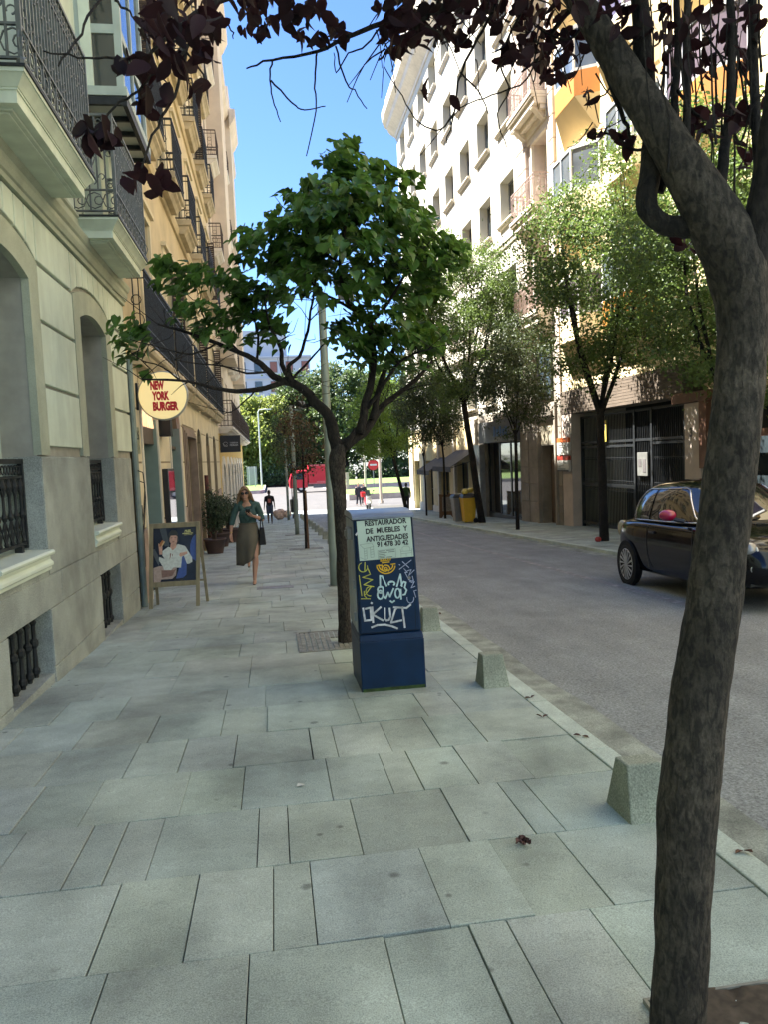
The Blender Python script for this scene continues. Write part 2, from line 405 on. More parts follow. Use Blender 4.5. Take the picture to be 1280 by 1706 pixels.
# tree grates and drain plates set in the pavement
gratem = mat('cast_iron_grate', (.25, .255, .225), rough=.7, var=.3, scale=12, metal=.15)
def grate(cx, cyy, sx, sy, label, group=None, hole=.13):
    t = thing('tree_grate', (cx, cyy, gz(cyy)), label, 'tree grate', group)
    mb = MB(); n = max(6, int(sx / .05))
    for k in range(n):
        x = cx - sx / 2 + sx * (k + .5) / n
        for (a, b) in ([(cyy - sy / 2, cyy - hole), (cyy + hole, cyy + sy / 2)] if abs(x - cx) < hole else [(cyy - sy / 2, cyy + sy / 2)]):
            w_ = sx / n * .40; mb.frust([(x - w_, a, gz(a) - .03), (x + w_, a, gz(a) - .03), (x + w_, b, gz(b) - .03), (x - w_, b, gz(b) - .03)], [(x - w_, a, gz(a) + .006), (x + w_, a, gz(a) + .006), (x + w_, b, gz(b) + .006), (x - w_, b, gz(b) + .006)])
    mb.build('grate_bars', gratem, t)
    mb = MB()
    for (x0, x1, a, b) in ((cx - sx / 2 - .03, cx + sx / 2 + .03, cyy - sy / 2 - .03, cyy - sy / 2), (cx - sx / 2 - .03, cx + sx / 2 + .03, cyy + sy / 2, cyy + sy / 2 + .03), (cx - sx / 2 - .03, cx - sx / 2, cyy - sy / 2, cyy + sy / 2), (cx + sx / 2, cx + sx / 2 + .03, cyy - sy / 2, cyy + sy / 2)):
        mb.frust([(x0, a, gz(a) - .03), (x1, a, gz(a) - .03), (x1, b, gz(b) - .03), (x0, b, gz(b) - .03)], [(x0, a, gz(a) + .01), (x1, a, gz(a) + .01), (x1, b, gz(b) + .01), (x0, b, gz(b) + .01)])
    mb.build('grate_frame', gratem, t)
grate(.62, 7.75, .84, .98, 'worn square iron grate around the foot of the big leaved tree behind the blue kiosk')
island_x = None
earth = mat('tree_pit_soil', (.07, .055, .04), rough=1, var=.4, scale=20)

t = thing('tree_pit', (1.3, 1.7, gz(1.7)), 'dusty square tree pit with a steel edge at the foot of the near dark trunk', 'tree pit')
mb = MB(); n = 14
i0 = mb.idx([(1.01 + .6 * i / n, 1.33 + .66 * j / n, gz(1.33 + .66 * j / n) + .006 + R.uniform(0, .012) + .02 * noise.noise((i * .6, j * .6, 0))) for i in range(n + 1) for j in range(n + 1)])
for i in range(n):
    for j in range(n): q = i0 + i * (n + 1) + j; mb.fi((q, q + n + 1, q + n + 2, q + 1))
mb.build('soil', earth, t, smooth=True)
mb = MB()
for (x0, x1, a, b) in ((1.0, 1.62, 1.98, 1.99), (1.0, 1.01, 1.33, 1.98), (1.61, 1.62, 1.33, 1.98)): mb.frust([(x0, a, gz(a) - .03), (x1, a, gz(a) - .03), (x1, b, gz(b) - .03), (x0, b, gz(b) - .03)], [(x0, a, gz(a) + .014), (x1, a, gz(a) + .014), (x1, b, gz(b) + .014), (x0, b, gz(b) + .014)])
mb.build('steel_edge', gratem, t)
# ================================================================ LEFT SIDE: near building of cream stucco on a granite base
XL = -1.95
stucco = mat('cream_stucco', (.59, .665, .55), rough=.85, var=.07, scale=2, stretch=(3, 3, .45), stain=.18, bump=.08, bscale=50)
stuccoG = mat('stucco_joint', (.33, .33, .29), rough=.9, var=.1)
trimst = mat('window_surround_stone', (.38, .415, .32), rough=.85, var=.08, scale=5, speck=.12, stain=.15)
sillst = mat('painted_sill', (.64, .72, .61), rough=.6, var=.05, scale=3, stain=.12)
mintf = mat('mint_window_frame', (.48, .56, .50), rough=.45, var=.05)
glz = glassmat('window_glass', (.03, .04, .045))
glzB = glassmat('reflection_toned_glass', (.16, .22, .20), rough=.08)  # pane colour lightened to paint in reflected daylight
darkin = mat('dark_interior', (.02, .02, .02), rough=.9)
A = thing('town_house', (XL, 8, gz(8)), 'near cream stucco town house on a granite base with grey iron balconies', 'building')
GO = [(2.56, 3.85, .69, 1.68, 0, 'tb'), (5.58, 6.87, .69, 1.68, 0, 'tb'), (8.6, 9.88, .69, 1.68, 0, 'tb')]
BO = [(2.75, 3.83, -.02, .36, 0), (5.75, 6.83, gz(6.3) + .06, .36, 0), (8.77, 9.84, gz(9.3) + .03, .36, 0)]
mb = MB(); wallx(mb, XL - .012, 1, -8, 11.06, -.9, 1.68, GO + BO, .37)
mb.build('granite_base', granite, A)
mb = MB()
def blk(y0, y1, z0, z1, X=XL, t=.05, g=.005): mb.box(X - t, X, y0 + g, y1 - g, z0 + g, z1 - g)
seg1 = [(-8, 2.56), (3.85, 5.58), (6.87, 8.6), (9.88, 11.06)]
for a, b in seg1:
    if b - a > 3: blk(a, -2, .65, 1.68); blk(-2, b, .65, 1.68)
    else: blk(a, b, .65, 1.68)
for a, b in [(-8, -2), (-2, 1.3), (1.3, 4.1), (4.1, 7.21), (7.21, 8.7), (8.7, 10.3), (10.3, 11.07)]: blk(a, b, .36, .65)
for a, b in [(-8, 2.75), (3.83, 5.75), (6.83, 8.77), (9.84, 11.07)]:
    zb = -.15 if a < 9 else -.15
    blk(a, b, zb, .36); blk(a, b, -.85, zb)
mb.build('granite_blocks', granite, A, bevel=.006)
# plaster storey
PO = [(a, b, 1.68, 3.18, .11, 'b') for a, b, *_ in GO]
mb = MB(); wallx(mb, XL - .035, 1, -8, 11.2, 1.68, 3.82, PO, .35)
mb.box(XL - .409, XL - .036, 11.07, 11.2, -.9, 20); mb.build('plaster_wall', stuccoG, A)
mb = MB()
cols = [(-8, -1), (-1, .8), (.82, 2.3), (4.11, 5.32), (7.13, 8.34), (10.14, 11.2)]
for a, b in cols:
    for z0, z1 in ((1.76, 2.30), (2.31, 2.87), (2.88, 3.37)): mb.box(XL - .05, XL, a + .012, b - .012, z0 + .012, z1 - .012)
def topz(y, a, b):
    m, h = (a + b) / 2, (b - a) / 2 + .25; t = (y - m) / h
    return 3.37 if abs(t) >= 1 else 3.40 + .15 * (1 - t * t)
edges = [-8, -5, -2, .8]; 
for a, b, *_ in GO: edges += [a - .28 - .0 + (b - a + .56) * k / 7 for k in range(8)]
edges += [11.2]; edges = sorted(edges)
for a, b in zip(edges, edges[1:]):
    w_ = next(((p, q) for p, q, *_ in GO if p - .3 < (a + b) / 2 < q + .3), None)
    za, zb = (topz(a, *w_), topz(b, *w_)) if w_ else (3.38, 3.38)
    g = .012
    mb.frust([(XL - .05, a + g, za + .02), (XL, a + g, za + .02), (XL, b - g, zb + .02), (XL - .05, b - g, zb + .02)], [(XL - .05, a + g, 3.80), (XL, a + g, 3.80), (XL, b - g, 3.80), (XL - .05, b - g, 3.80)])
mb.build('rusticated_blocks', stucco, A, bevel=.008)
for a, b, *_ in GO:                                   # arched surrounds
    mb = MB(); n = 12; m, h = (a + b) / 2, (b - a) / 2; wd = .26
    inn = [(a + .004, 1.69)] + [(m + (h - .004) * t, 3.176 + arcz(t, .11, 0)) for t in [-1 + 2 * k / n for k in range(n + 1)]] + [(b - .004, 1.69)]
    out = [(a - wd, 1.69)] + [(m + (h + wd) * t, 3.37 + arcz(t, .15, 0)) for t in [-1 + 2 * k / n for k in range(n + 1)]] + [(b + wd, 1.69)]
    for k in range(len(inn) - 1):
        q = [inn[k], inn[k + 1], out[k + 1], out[k]]
        mb.frust([(XL - .06, y, z) for y, z in q], [(XL + .004, y, z) for y, z in q])
    mb.build('window_surround', trimst, A)
    window(A, XL - .37, 1, a, b, .86, 3.31, mintf, glzB if a < 6 else glz, bars=(1, 2), fw=.07)
    mb = MB()                                         # moulded sill
    mb.prism([(XL - .36, .70), (XL + .015, .70), (XL + .02, .73), (XL + .035, .74), (XL + .035, .765), (XL + .01, .79), (XL + .012, .82), (XL + .05, .835), (XL + .055, .855), (XL + .04, .872), (XL - .36, .885)], 1, a - .01, b + .01)
    mb.build('window_sill', sillst, A, bevel=.004)
    mb = MB(); xg = XL - .17                          # cast iron guard
    mb.box(xg - .02, xg + .02, a + .01, b - .01, 1.62, 1.66); mb.box(xg - .015, xg + .015, a + .01, b - .01, 1.50, 1.52); mb.box(xg - .015, xg + .015, a + .01, b - .01, .93, .955); mb.box(xg - .02, xg + .02, a + .01, a + .045, .9, 1.66); mb.box(xg - .02, xg + .02, b - .045, b - .01, .9, 1.66)
    k = 9; st = (b - a) / k
    for j in range(k):
        y = a + st * (j + .5)
        mb.lathe((xg, y, .95), [(.012, 0), (.02, .02), (.012, .05), (.011, .2), (.028, .24), (.016, .27), (.012, .3), (.012, .4), (.03, .48), (.022, .52), (.012, .56)], n=8)
        for q in (-1, 1):
            mb.tube([(xg, y, 1.17), (xg, y + q * st * .5, 1.07), (xg, y, .96)], .008, 4); ring(mb, (xg, y + q * st * .25, 1.57), .035, .007, 0, 8)
            mb.tube([(xg, y, 1.35), (xg, y + q * st * .45, 1.47), (xg, y + q * st * .3, 1.52)], .009, 4)
    for y in (a + .2, b - .2): mb.box(xg - .03, xg + .03, y - .03, y + .03, .875, .93)
    mb.build('window_guard', iron, A)
for a, b, za, zb, *_ in BO:                           # basement openings with turned bars
    mb = MB(); xg = XL - .13
    for j in range(6):
        y = a + (b - a) * (j + .6) / 6.2; h = zb - za
        mb.lathe((xg, y, za - .1), [(.02, 0), (.02, .12), (.034, .14), (.034, .17), (.022, .19), (.017, .1 + h * .45), (.036, .1 + h * .5), (.036, .1 + h * .56), (.018, .1 + h * .6), (.018, .1 + h * .8), (.03, .1 + h * .84), (.02, .1 + h * .88), (.02, .1 + h)], n=8)
    mb.build('basement_bars', iron, A)
    mb = MB(); mb.box(XL - .385, XL - .372, a - .1, b + .1, za - .1, zb + .1); mb.build('basement_pane', glz, A)
# string course
mb = MB()
mb.prism([(XL - .1, 3.81), (XL + .03, 3.81), (XL + .03, 3.86), (XL + .05, 3.87), (XL + .07, 3.92), (XL + .07, 3.97), (XL + .09, 3.99), (XL + .11, 4.04), (XL + .11, 4.06), (XL - .1, 4.07)], 1, -8, 11.2)
mb.prism([(XL - .1, 4.071), (XL + .05, 4.071), (XL + .05, 4.13), (XL + .03, 4.15), (XL + .03, 4.22), (XL + .05, 4.24), (XL + .05, 4.27), (XL - .1, 4.28)], 1, -8, 11.2)
mb.build('string_course', trimst, A)
UO = [(2.9, 4.1, 4.3, 6.9, .15), (6.0, 7.2, 4.3, 6.9, .15), (9.05, 10.25, 4.3, 5.6, 0)]
UP = [(y, y + 1.1, z, z + 2.3, 0) for z in (8.3, 12.0, 15.7) for y in (-.1, 2.95, 6.05)]
mb = MB(); wallx(mb, XL, 1, -8, 11.07, 4.29, 20, UO + UP, .3)
for y in (4.7, 7.85, 10.62):
    mb.box(XL - .02, XL + .04, y, y + .4, 4.3, 7.6)
    mb.box(XL - .02, XL + .07, y - .04, y + .44, 7.6, 7.75)
mb.prism([(XL - .1, 19.6), (XL + .3, 19.8), (XL + .45, 20.1), (XL + .45, 20.25), (XL - .1, 20.3)], 1, -8, 11.2)
mb.build('upper_wall', stucco, A)
for y0, y1, z0, z1, *_ in UO + UP: window(A, XL - .27, 1, y0, y1, z0, z1 + .1, mintf, glz, bars=(1, 2))
mb = MB(); mb.box(-7.5, XL - .41, -8, 11.19, -1.2, 19.9); mb.build('house_core', stuccoG, A)
mb = MB(); mb.box(-7.5, XL, -34, -8.01, -1.2, 20); mb.build('rear_wing', stucco, A)
def slab(parent, X, x1, a, b, z0, m, me, h=.2, soff=True, name='balcony', st=.08):
    mb = MB(); n = 5
    mb.box(X - .05, x1, a, b, z0, z0 + h * .42)
    def tier(e0, e1, u, v): mb.frust([(X - .05, a - st * e0, z0 + h * u), (x1 + st * e0, a - st * e0, z0 + h * u), (x1 + st * e0, b + st * e0, z0 + h * u), (X - .05, b + st * e0, z0 + h * u)], [(X - .05, a - st * e1, z0 + h * v), (x1 + st * e1, a - st * e1, z0 + h * v), (x1 + st * e1, b + st * e1, z0 + h * v), (X - .05, b + st * e1, z0 + h * v)])
    tier(.12, .12, .421, .50); tier(.2, .45, .501, .64); tier(.45, .9, .641, .86); tier(1, 1, .861, 1)
    if soff:
        mb.box(X + .06, x1 - .06, a + .07, b - .07, z0 - .018, z0 - .0005); mb.box(X + .09, x1 - .09, a + .1, b - .1, z0 - .03, z0 - .019)
    o = mb.build(name, m, parent)
    mb = MB(); mb.box(X, x1 + st + .012, a - st - .012, b + st + .012, z0 + h + .0005, z0 + h + .02); mb.build('edge_flashing', me, o)
    return o
def rail_ornate(parent, X, x1, a, b, z0, h, m, full=True, sp=.085):
    mb = MB(); r = .0085
    path = [(X, a), (x1, a), (x1, b), (X, b)]
    for (xa, ya), (xb, yb) in zip(path, path[1:]):
        L = math.hypot(xb - xa, yb - ya); n = max(2, int(L / sp)); ax = 0 if abs(xb - xa) < 1e-6 else 1
        for z, t in ((z0 + .05, .012), (z0 + .27, .012), (z0 + h * .86, .009), (z0 + h, .019)):
            if ax == 0: mb.box(xa - t, xa + t, ya, yb, z - t * .7, z + t * .7)
            else: mb.box(min(xa, xb), max(xa, xb), ya - t, ya + t, z - t * .7, z + t * .7)
        for k in range(n + 1):
            f = k / n; x, y = xa + (xb - xa) * f, ya + (yb - ya) * f
            mb.box(x - r, x + r, y - r, y + r, z0 + .05 if k % 2 == 0 else z0 + .27, z0 + h)
            if k < n:
                x2, y2 = xa + (xb - xa) * (f + .5 / n), ya + (yb - ya) * (f + .5 / n)
                if k % 2 == 0 or not full: ring(mb, (x2, y2, z0 + .16), .085, .007, ax, 8)
                if k % 2 == 0: ring(mb, (xa + (xb - xa) * (f + 1 / n), ya + (yb - ya) * (f + 1 / n), z0 + .16), .045, .007, ax, 8)
                if full:
                    ring(mb, (x2, y2, z0 + .36 + (k % 2) * .05), .03, .007, ax, 8, a0=-1.5, a1=3.5); ring(mb, (x2, y2, z0 + h * .62 + (k % 2) * .06), .033, .007, ax, 8, a0=1.2, a1=6)
                    ring(mb, (x2, y2, z0 + h - .07), .03, .007, ax, 8)
    for (x, y) in ((x1, a), (x1, b)):
        mb.box(x - .016, x + .016, y - .016, y + .016, z0, z0 + h + .03); mb.lathe((x, y, z0 - .002), [(.03, 0), (.035, .03), (.016, .06)], n=8)
    return mb.build('railing', m, parent)
for a, b in ((2.5, 4.4), (5.62, 7.5), (8.76, 10.56)):
    o = slab(A, XL, -1.58, a, b, 4.05, stucco, iron); rail_ornate(o, XL, -1.52, a - .05, b + .05, 4.27, 1.05, ironG)
# glazed bay over the far balcony
M1 = (9.33, 11.02); mb = MB(); xb = -1.45
mb.box(XL, xb + .03, M1[0] - .03, M1[1] + .03, 5.80, 5.90)
for x, y in ((xb - .08, M1[0]), (xb - .08, M1[1] - .08), (XL, M1[0])): mb.box(x, x + .08, y, y + .08, 5.9, 12)
for z in (6.5, 8.6, 9.2, 11.9): mb.box(xb - .06, xb - .01, M1[0] + .081, M1[1] - .081, z, z + .1); mb.box(XL + .081, xb - .081, M1[0] + .01, M1[0] + .06, z, z + .1)
mb.box(xb - .05, xb - .01, 10.14, 10.2, 5.9, 11.9)
bay = mb.build('glazed_bay', mat('bay_paint', (.36, .43, .39), rough=.5, var=.08), A)
mb = MB(); mb.box(XL + .081, xb - .16, M1[0] + .09, M1[1] - .02, 5.9, 11.9); mb.box(XL + .05, XL + .17, M1[0] - .01, M1[0] + .08, 5.9, 11.9)
mb.build('bay_wall', stucco, bay)
mb = MB(); mb.box(xb - .035, xb - .03, M1[0] + .08, M1[1] - .08, 5.92, 11.9); mb.box(XL + .17, xb - .08, M1[0] + .03, M1[0] + .035, 5.92, 11.9); mb.build('bay_pane', glz, bay)
mb = MB()
for y in [M1[0] + (M1[1] - M1[0]) * k / 4 for k in range(5)]: mb.box(XL, xb + .02, y - .022, y + .022, 5.70, 5.79)
for x in (XL + .02, xb): mb.box(x - .025, x + .025, M1[0] - .02, M1[1] + .02, 5.69, 5.799)
fr = mb.build('canopy_frame', iron, A)
mb = MB(); mb.box(XL + .04, xb - .02, M1[0], M1[1], 5.755, 5.77); mb.build('canopy_pane', mat('wired_glass', (.55, .57, .52), rough=.3, var=.12, scale=3), fr)
# ================================================================ warm yellow building with long balconies
ochre = mat('warm_cream_render', (.60, .50, .31), rough=.88, var=.06, scale=1.5, stain=.14, bump=.06, bscale=40)
ochre2 = mat('warm_cream_panel', (.68, .60, .41), rough=.88, var=.06, scale=1.5, stain=.12)
joy = mat('panel_joint', (.30, .24, .15), rough=.9)
sea = mat('sea_green_reveal', (.19, .27, .245), rough=.6, var=.05)
whitet = mat('white_trim', (.66, .63, .52), rough=.6, var=.05, stain=.1)
balst = mat('balcony_stone', (.50, .43, .29), rough=.85, var=.12, scale=4, stain=.25)
pinkst = mat('pink_granite', (.40, .31, .25), rough=.7, var=.12, scale=3, speck=.3, stain=.25)
brownd = mat('brown_door', (.10, .065, .04), rough=.5, var=.25, scale=3, stretch=(6, 6, .6))
shut = mat('brown_shutter', (.055, .038, .028), rough=.7, var=.2)
B = thing('corner_house', (XL, 20, gz(20)), 'warm yellow apartment house with rows of small stone balconies above a burger restaurant', 'building')
BO2 = [(12.1, 13.66, -.75, 2.35, .38), (15.4, 17.05, -.9, 2.35, .42), (17.85, 19.95, -1.0, 2.22, 0), (20.9, 22.15, -1.1, 2.15, .38), (23.7, 24.95, -1.2, 2.15, .38), (26.5, 27.8, -1.3, 2.15, .38)]
mb = MB()

wallx(mb, XL - .012, 1, 11.36, 29.5, -1.8, 3.12, BO2, .45, rmat=None, rnd=True); mb.build('ground_floor_wall', joy, B)
mb = MB()                                             # reveals of the two restaurant openings, painted
for a, b, za, zb, r in BO2[:2]:
    for y0, y1 in ((b - .012, b - .002), (a + .002, a + .012)):
        mb = MB(); mb.box(XL - .44, XL - .004, y0, y1, za, zb); mb.build('painted_reveal', sea, B)
mb = MB()
segs = [(11.36, 12.0), (13.78, 15.28), (17.17, 17.62), (20.18, 20.88), (22.17, 23.68), (24.97, 26.48), (27.82, 29.5)]
for a, b in segs:
    for z0, z1 in ((.62, 1.62), (1.62, 2.42)): mb.box(XL - .03, XL, a + .015, b - .015, z0 + .015, z1 - .015)
for a, b, za, zb, r in BO2:                           # fill round the arch heads up to the balcony
    n = 10; m, h = (a + b) / 2, (b - a) / 2
    if r:
        for k in range(n):
            t0, t1 = -1 + 2 * k / n, -1 + 2 * (k + 1) / n
            q = [(m + h * t0, zb + arcz(t0, r, 1)), (m + h * t1, zb + arcz(t1, r, 1)), (m + h * t1, 3.1), (m + h * t0, 3.1)]
            mb.frust([(XL - .03, y, z) for y, z in q], [(XL, y, z) for y, z in q])
    else: mb.box(XL - .03, XL, a - .2, b + .2, zb + .26, 3.1)
for a, b in segs: mb.box(XL - .03, XL, a + .006, b - .006, 2.44, 3.1)
mb.build('render_panels', ochre2, B)
for a, b in segs: mb = MB(); mb.box(XL - .03, XL + .012, a + .01, b - .01, -1.6, .6); mb.build('stone_base', pinkst, B, bevel=.006)
for a, b, za, zb, r in BO2[:2]:                       # pale surrounds
    mb = MB(); n = 12; m, h = (a + b) / 2, (b - a) / 2
    inn = [(a + .004, za)] + [(m + (h - .004) * t, zb - .004 + arcz(t, r, 1)) for t in [-1 + 2 * k / n for k in range(n + 1)]] + [(b - .004, za)]
    out = [(a - .11, za)] + [(m + (h + .11) * t, zb + arcz(t, r + .11, 1)) for t in [-1 + 2 * k / n for k in range(n + 1)]] + [(b + .11, za)]
    for k in range(len(inn) - 1):
        q = [inn[k], inn[k + 1], out[k + 1], out[k]]; mb.frust([(XL - .05, y, z) for y, z in q], [(XL + .02, y, z) for y, z in q])
    mb.build('arch_surround', whitet, B)
brst = mat('brown_stone_frame', (.25, .19, .14), rough=.75, var=.12, stain=.2)
mb = MB()
for a, b, zt, w_ in ((17.85, 19.95, 2.22, .2),):
    for q, (e, p) in enumerate(((w_, .02), (w_ * .6, .05), (w_ * .3, .075))):
        i_ = .003 * (q + 1); mb.box(XL - .1, XL + p, a - e, a + i_, -1 - i_, zt + e); mb.box(XL - .1, XL + p, b - i_, b + e, -1 - i_, zt + e); mb.box(XL - .1, XL + p + .001, a + i_ + .001, b - i_ - .001, zt - i_, zt + e)
mb.build('door_surround', brst, B)
mb = MB(); mb.box(XL - .43, XL - .36, 17.85, 19.95, -1, 2.22)
for y in (17.95, 18.93): mb.box(XL - .36, XL - .34, y + .05, y + .87, -.5, .5); mb.box(XL - .36, XL - .34, y + .05, y + .87, .7, 2.0)
dd = mb.build('door', brownd, B); mb = MB(); mb.lathe((XL - .33, 18.86, .3), [(.0, 0), (.03, .0), (.03, .03)], axis=0, n=10); mb.build('handle', mat('brass', (.5, .36, .12), rough=.3, metal=1), dd)
for a, b, za, zb, r in BO2[:2]: window(B, XL - .43, 1, a, b, za + .1, zb + r - .02, mat('dark_metal_frame', (.03, .03, .032), rough=.4), glz, bars=(1, 1))
for a, b, za, zb, r in BO2[3:]: window(B, XL - .40, 1, a, b, za + .1, zb + r - .02, mat('dark_metal_frame', (.03,) * 3), glz, bars=(1, 2))
mb = MB(); mb.box(XL - .3, XL - .06, 12.12, 13.64, 1.93, 2.2); mb.build('shutter_box', mat('brown_box', (.10, .075, .055), rough=.6), B)
warm = mat('lit_letters', (1, .62, .34), var=.02, emit=.22)
text('lit_lettering', 'NEW YORK', warm, B, (XL - .055, 12.14, 2.215), (0, 1, 0), (0, 0, 1), .42, width=1.46, bold=.012, depth=.02)
mb = MB(); mb.box(XL - .42, XL - .1, 15.42, 17.03, 1.9, 1.96); mb.build('transom', mat('brown_box', (.1, .075, .055)), B)
mb = MB(); mb.lathe((XL - .16, 16.0, 2.33), [(.0, 0), (.36, 0), (.36, .05), (0, .05)], axis=0, n=28); mb.build('red_neon_disc', mat('red_neon', (1, .03, .05), var=.02, emit=.32), B)
# upper storeys
upo = [(y, y + 1.05, z, z + 2.35, 0) for z in (3.4, 7.3, 10.95, 14.5) for y in [13.0 + 3 * k for k in range(6)]] + [(y, y + 1.05, 18.0, 19.4, 0) for y in [13.0 + 3 * k for k in range(6)]]
mb = MB(); wallx(mb, XL, 1, 12.62, 29.5, 3.121, 20.4, upo, .25)
for z in (6.9, 10.5, 14.1, 17.6): mb.prism([(XL - .05, z), (XL + .05, z + .02), (XL + .09, z + .12), (XL + .09, z + .2), (XL - .05, z + .22)], 1, 12.62, 29.5)
mb.prism([(XL - .05, 19.7), (XL + .15, 19.8), (XL + .4, 20.2), (XL + .42, 20.4), (XL - .05, 20.45)], 1, 12.5, 29.5)
mb.build('upper_wall', ochre, B)
def surround(y0, y1, z0, z1, par):
    mb = MB(); e = .16
    mb.box(XL - .02, XL + .04, y0 - e, y0 - .01, z0, z1 + e); mb.box(XL - .02, XL + .04, y1 + .01, y1 + e, z0, z1 + e); mb.box(XL - .02, XL + .041, y0 - .01, y1 + .01, z1 + .01, z1 + e)
    mb.box(XL - .02, XL + .1, y0 - e - .06, y1 + e + .06, z1 + e, z1 + e + .08)
    mb.build('window_surround', ochre2, par)
for y0, y1, z0, z1, _ in upo:
    for q in (.35, .95): mb = MB(); mb.box(XL - .01, XL + .018, y1 + .35, y1 + 1.5, z0 + q * 1.2, z0 + q * 1.2 + .6); mb.build('wall_panel', ochre2, B)
cgreen = mat('pale_green_blind', (.50, .52, .40), rough=.7, var=.05)
for j, (y0, y1, z0, z1, _) in enumerate(upo):
    fo = window(B, XL - .22, 1, y0, y1, z0, z1, cgreen, glz, bars=(1, 2), fw=.08); surround(y0, y1, z0, z1, fo)
    if j % 5 == 1 or (z0 < 4 and j % 2):                           # louvred shutter leaf standing open
        mb = MB(); y = y1 - .02
        mb.box(XL + .02, XL + .26, y, y + .03, z0, z0 + .05); mb.box(XL + .02, XL + .26, y, y + .03, z1 - .05, z1); mb.box(XL + .02, XL + .05, y, y + .03, z0, z1); mb.box(XL + .23, XL + .26, y, y + .03, z0, z1)
        for k in range(30): z = z0 + .08 + k * (z1 - z0 - .16) / 30; mb.box(XL + .05, XL + .23, y + .004, y + .026, z, z + .06)
        mb.build('shutter', shut, fo)
mb = MB(); mb.box(-6, XL - .24, 12.64, 29.49, 3.13, 20.2); mb.box(-6.0, XL - .46, 11.2, 29.49, -1.9, 3.12); mb.build('house_core', ochre, B)
mb = MB(); wallx(mb, XL - .0, 1, 11.3, 12.61, 3.121, 6.3, [], .1); mb.box(-3.2, XL - .001, 11.21, 12.61, 3.121, 6.3); mb.box(XL - .35, XL - .09, 11.2, 11.36, -1.7, 3.12)
mb.build('link_block', ochre, B)
def rail(parent, X, x1, a, b, z0, h, m, sp=.115, r=.0075):
    mb = MB()
    for z, t in ((z0 + .04, .012), (z0 + h, .017), (z0 + h - .12, .009), (z0 + .22, .009)):
        mb.box(x1 - t, x1 + t, a, b, z - t, z + t); mb.box(X, x1, a - t, a + t, z - t, z + t); mb.box(X, x1, b - t, b + t, z - t, z + t)
    n = int((b - a) / sp)
    for k in range(n + 1):
        y = a + (b - a) * k / n; mb.box(x1 - r, x1 + r, y - r, y + r, z0 + .04, z0 + h)
    for y in (a, b):
        for x in (X + (x1 - X) * .33, X + (x1 - X) * .66): mb.box(x - r, x + r, y - r, y + r, z0 + .04, z0 + h)
        ring(mb, ((X + x1) / 2, y, z0 + .33), min(.1, (x1 - X) * .4), .008, 1, 12); ring(mb, ((X + x1) / 2, y, z0 + .62), min(.07, (x1 - X) * .3), .008, 1, 10)
    return mb.build('railing', m, parent)
def stone_slab(parent, X, x1, a, b, z1, m, h=.3):
    mb = MB(); P = [(X - .05, z1 - h)]
    P += [(X + (x1 - X) * .55, z1 - h), (X + (x1 - X) * .7, z1 - h * .75), (x1 - .05, z1 - h * .62), (x1 - .05, z1 - h * .45), (x1, z1 - h * .38), (x1 + .02, z1 - h * .2), (x1, z1), (X - .05, z1)]
    mb.prism(P, 1, a + .05, b - .05); mb.box(X - .05, x1 + .02, a, a + .05, z1 - h * .4, z1); mb.box(X - .05, x1 + .02, b - .05, b, z1 - h * .4, z1)
    return mb.build('balcony', m, parent)
y = 11.55
for k in range(5):
    a, b = 11.55 + k * 3.62, 11.55 + k * 3.62 + 3.3
    o = stone_slab(B, XL, -1.70, a, b, 3.36, balst); rail(o, XL, -1.70, a + .04, b - .04, 3.36, 1.05, iron, sp=.10)
for z in (7.3, 10.95, 14.5):
    for k in range(6):
        a = 12.65 + 3 * k; o = stone_slab(B, XL, -1.6, a, a + 1.75, z, balst, h=.32); rail(o, XL, -1.6, a + .04, a + 1.71, z, 1.0, iron)
# drain pipe and cables in the joint
mb = MB(); mb.tube([(XL + .02, 11.28, gz(11.3) - .05), (XL + .02, 11.28, 3.1)], .045, 10); mb.build('drain_pipe', mat('pipe_paint', (.20, .26, .24), rough=.5), B)
mb = MB()
for dy, zz in ((0, 1.5), (.05, 1.35)):
    mb.tube([(XL + .06, 11.22 + dy, zz), (XL + .1, 11.36 + dy, zz - .03), (XL + .1, 11.44, zz - .25), (XL + .07, 11.4, zz - .6), (XL + .06, 11.3, zz - .8)], .008, 5)
mb.tube([(XL + .06, 11.33, 1.0), (XL + .06, 11.30, .1)], .009, 5); mb.build('cable', iron, B)
# ================================================================ cream block at the end of the street
creamC = mat('pinkish_cream_render', (.64, .55, .43), rough=.88, var=.05, scale=1.2, stain=.1)
yelC = mat('yellow_render', (.62, .44, .14), rough=.88, var=.06, scale=1.5, stain=.1)
whC = mat('white_pilaster', (.70, .66, .58), rough=.7, var=.05)
C_ = thing('apartment_block', (XL, 41, gz(41)), 'pale cream apartment block at the street end with white arches and small balconies', 'building')
ops = [(30.6 + 2.9 * k, 32.2 + 2.9 * k, -2.2, 1.0, .55) for k in range(7)]
mb = MB(); wallx(mb, XL, 1, 29.51, 53, -2.6, 2.72, ops, .35, rnd=True); mb.build('ground_floor_wall', yelC, C_)
for a, b, za, zb, r in ops:
    mb = MB(); n = 10; m, h = (a + b) / 2, (b - a) / 2
    inn = [(a + .004, za)] + [(m + (h - .004) * t, zb - .004 + arcz(t, r, 1)) for t in [-1 + 2 * k / n for k in range(n + 1)]] + [(b - .004, za)]
    out = [(a - .42, za)] + [(m + (h + .42) * t, zb + arcz(t, r + .3, 1)) for t in [-1 + 2 * k / n for k in range(n + 1)]] + [(b + .42, za)]
    for k in range(len(inn) - 1):
        q = [inn[k], inn[k + 1], out[k + 1], out[k]]; mb.frust([(XL - .05, y, z) for y, z in q], [(XL + .06, y, z) for y, z in q])
    mb.build('white_arch', whC, C_)
for a, b, za, zb, r in ops: window(C_, XL - .33, 1, a, b, za, zb + r, shut, glz)
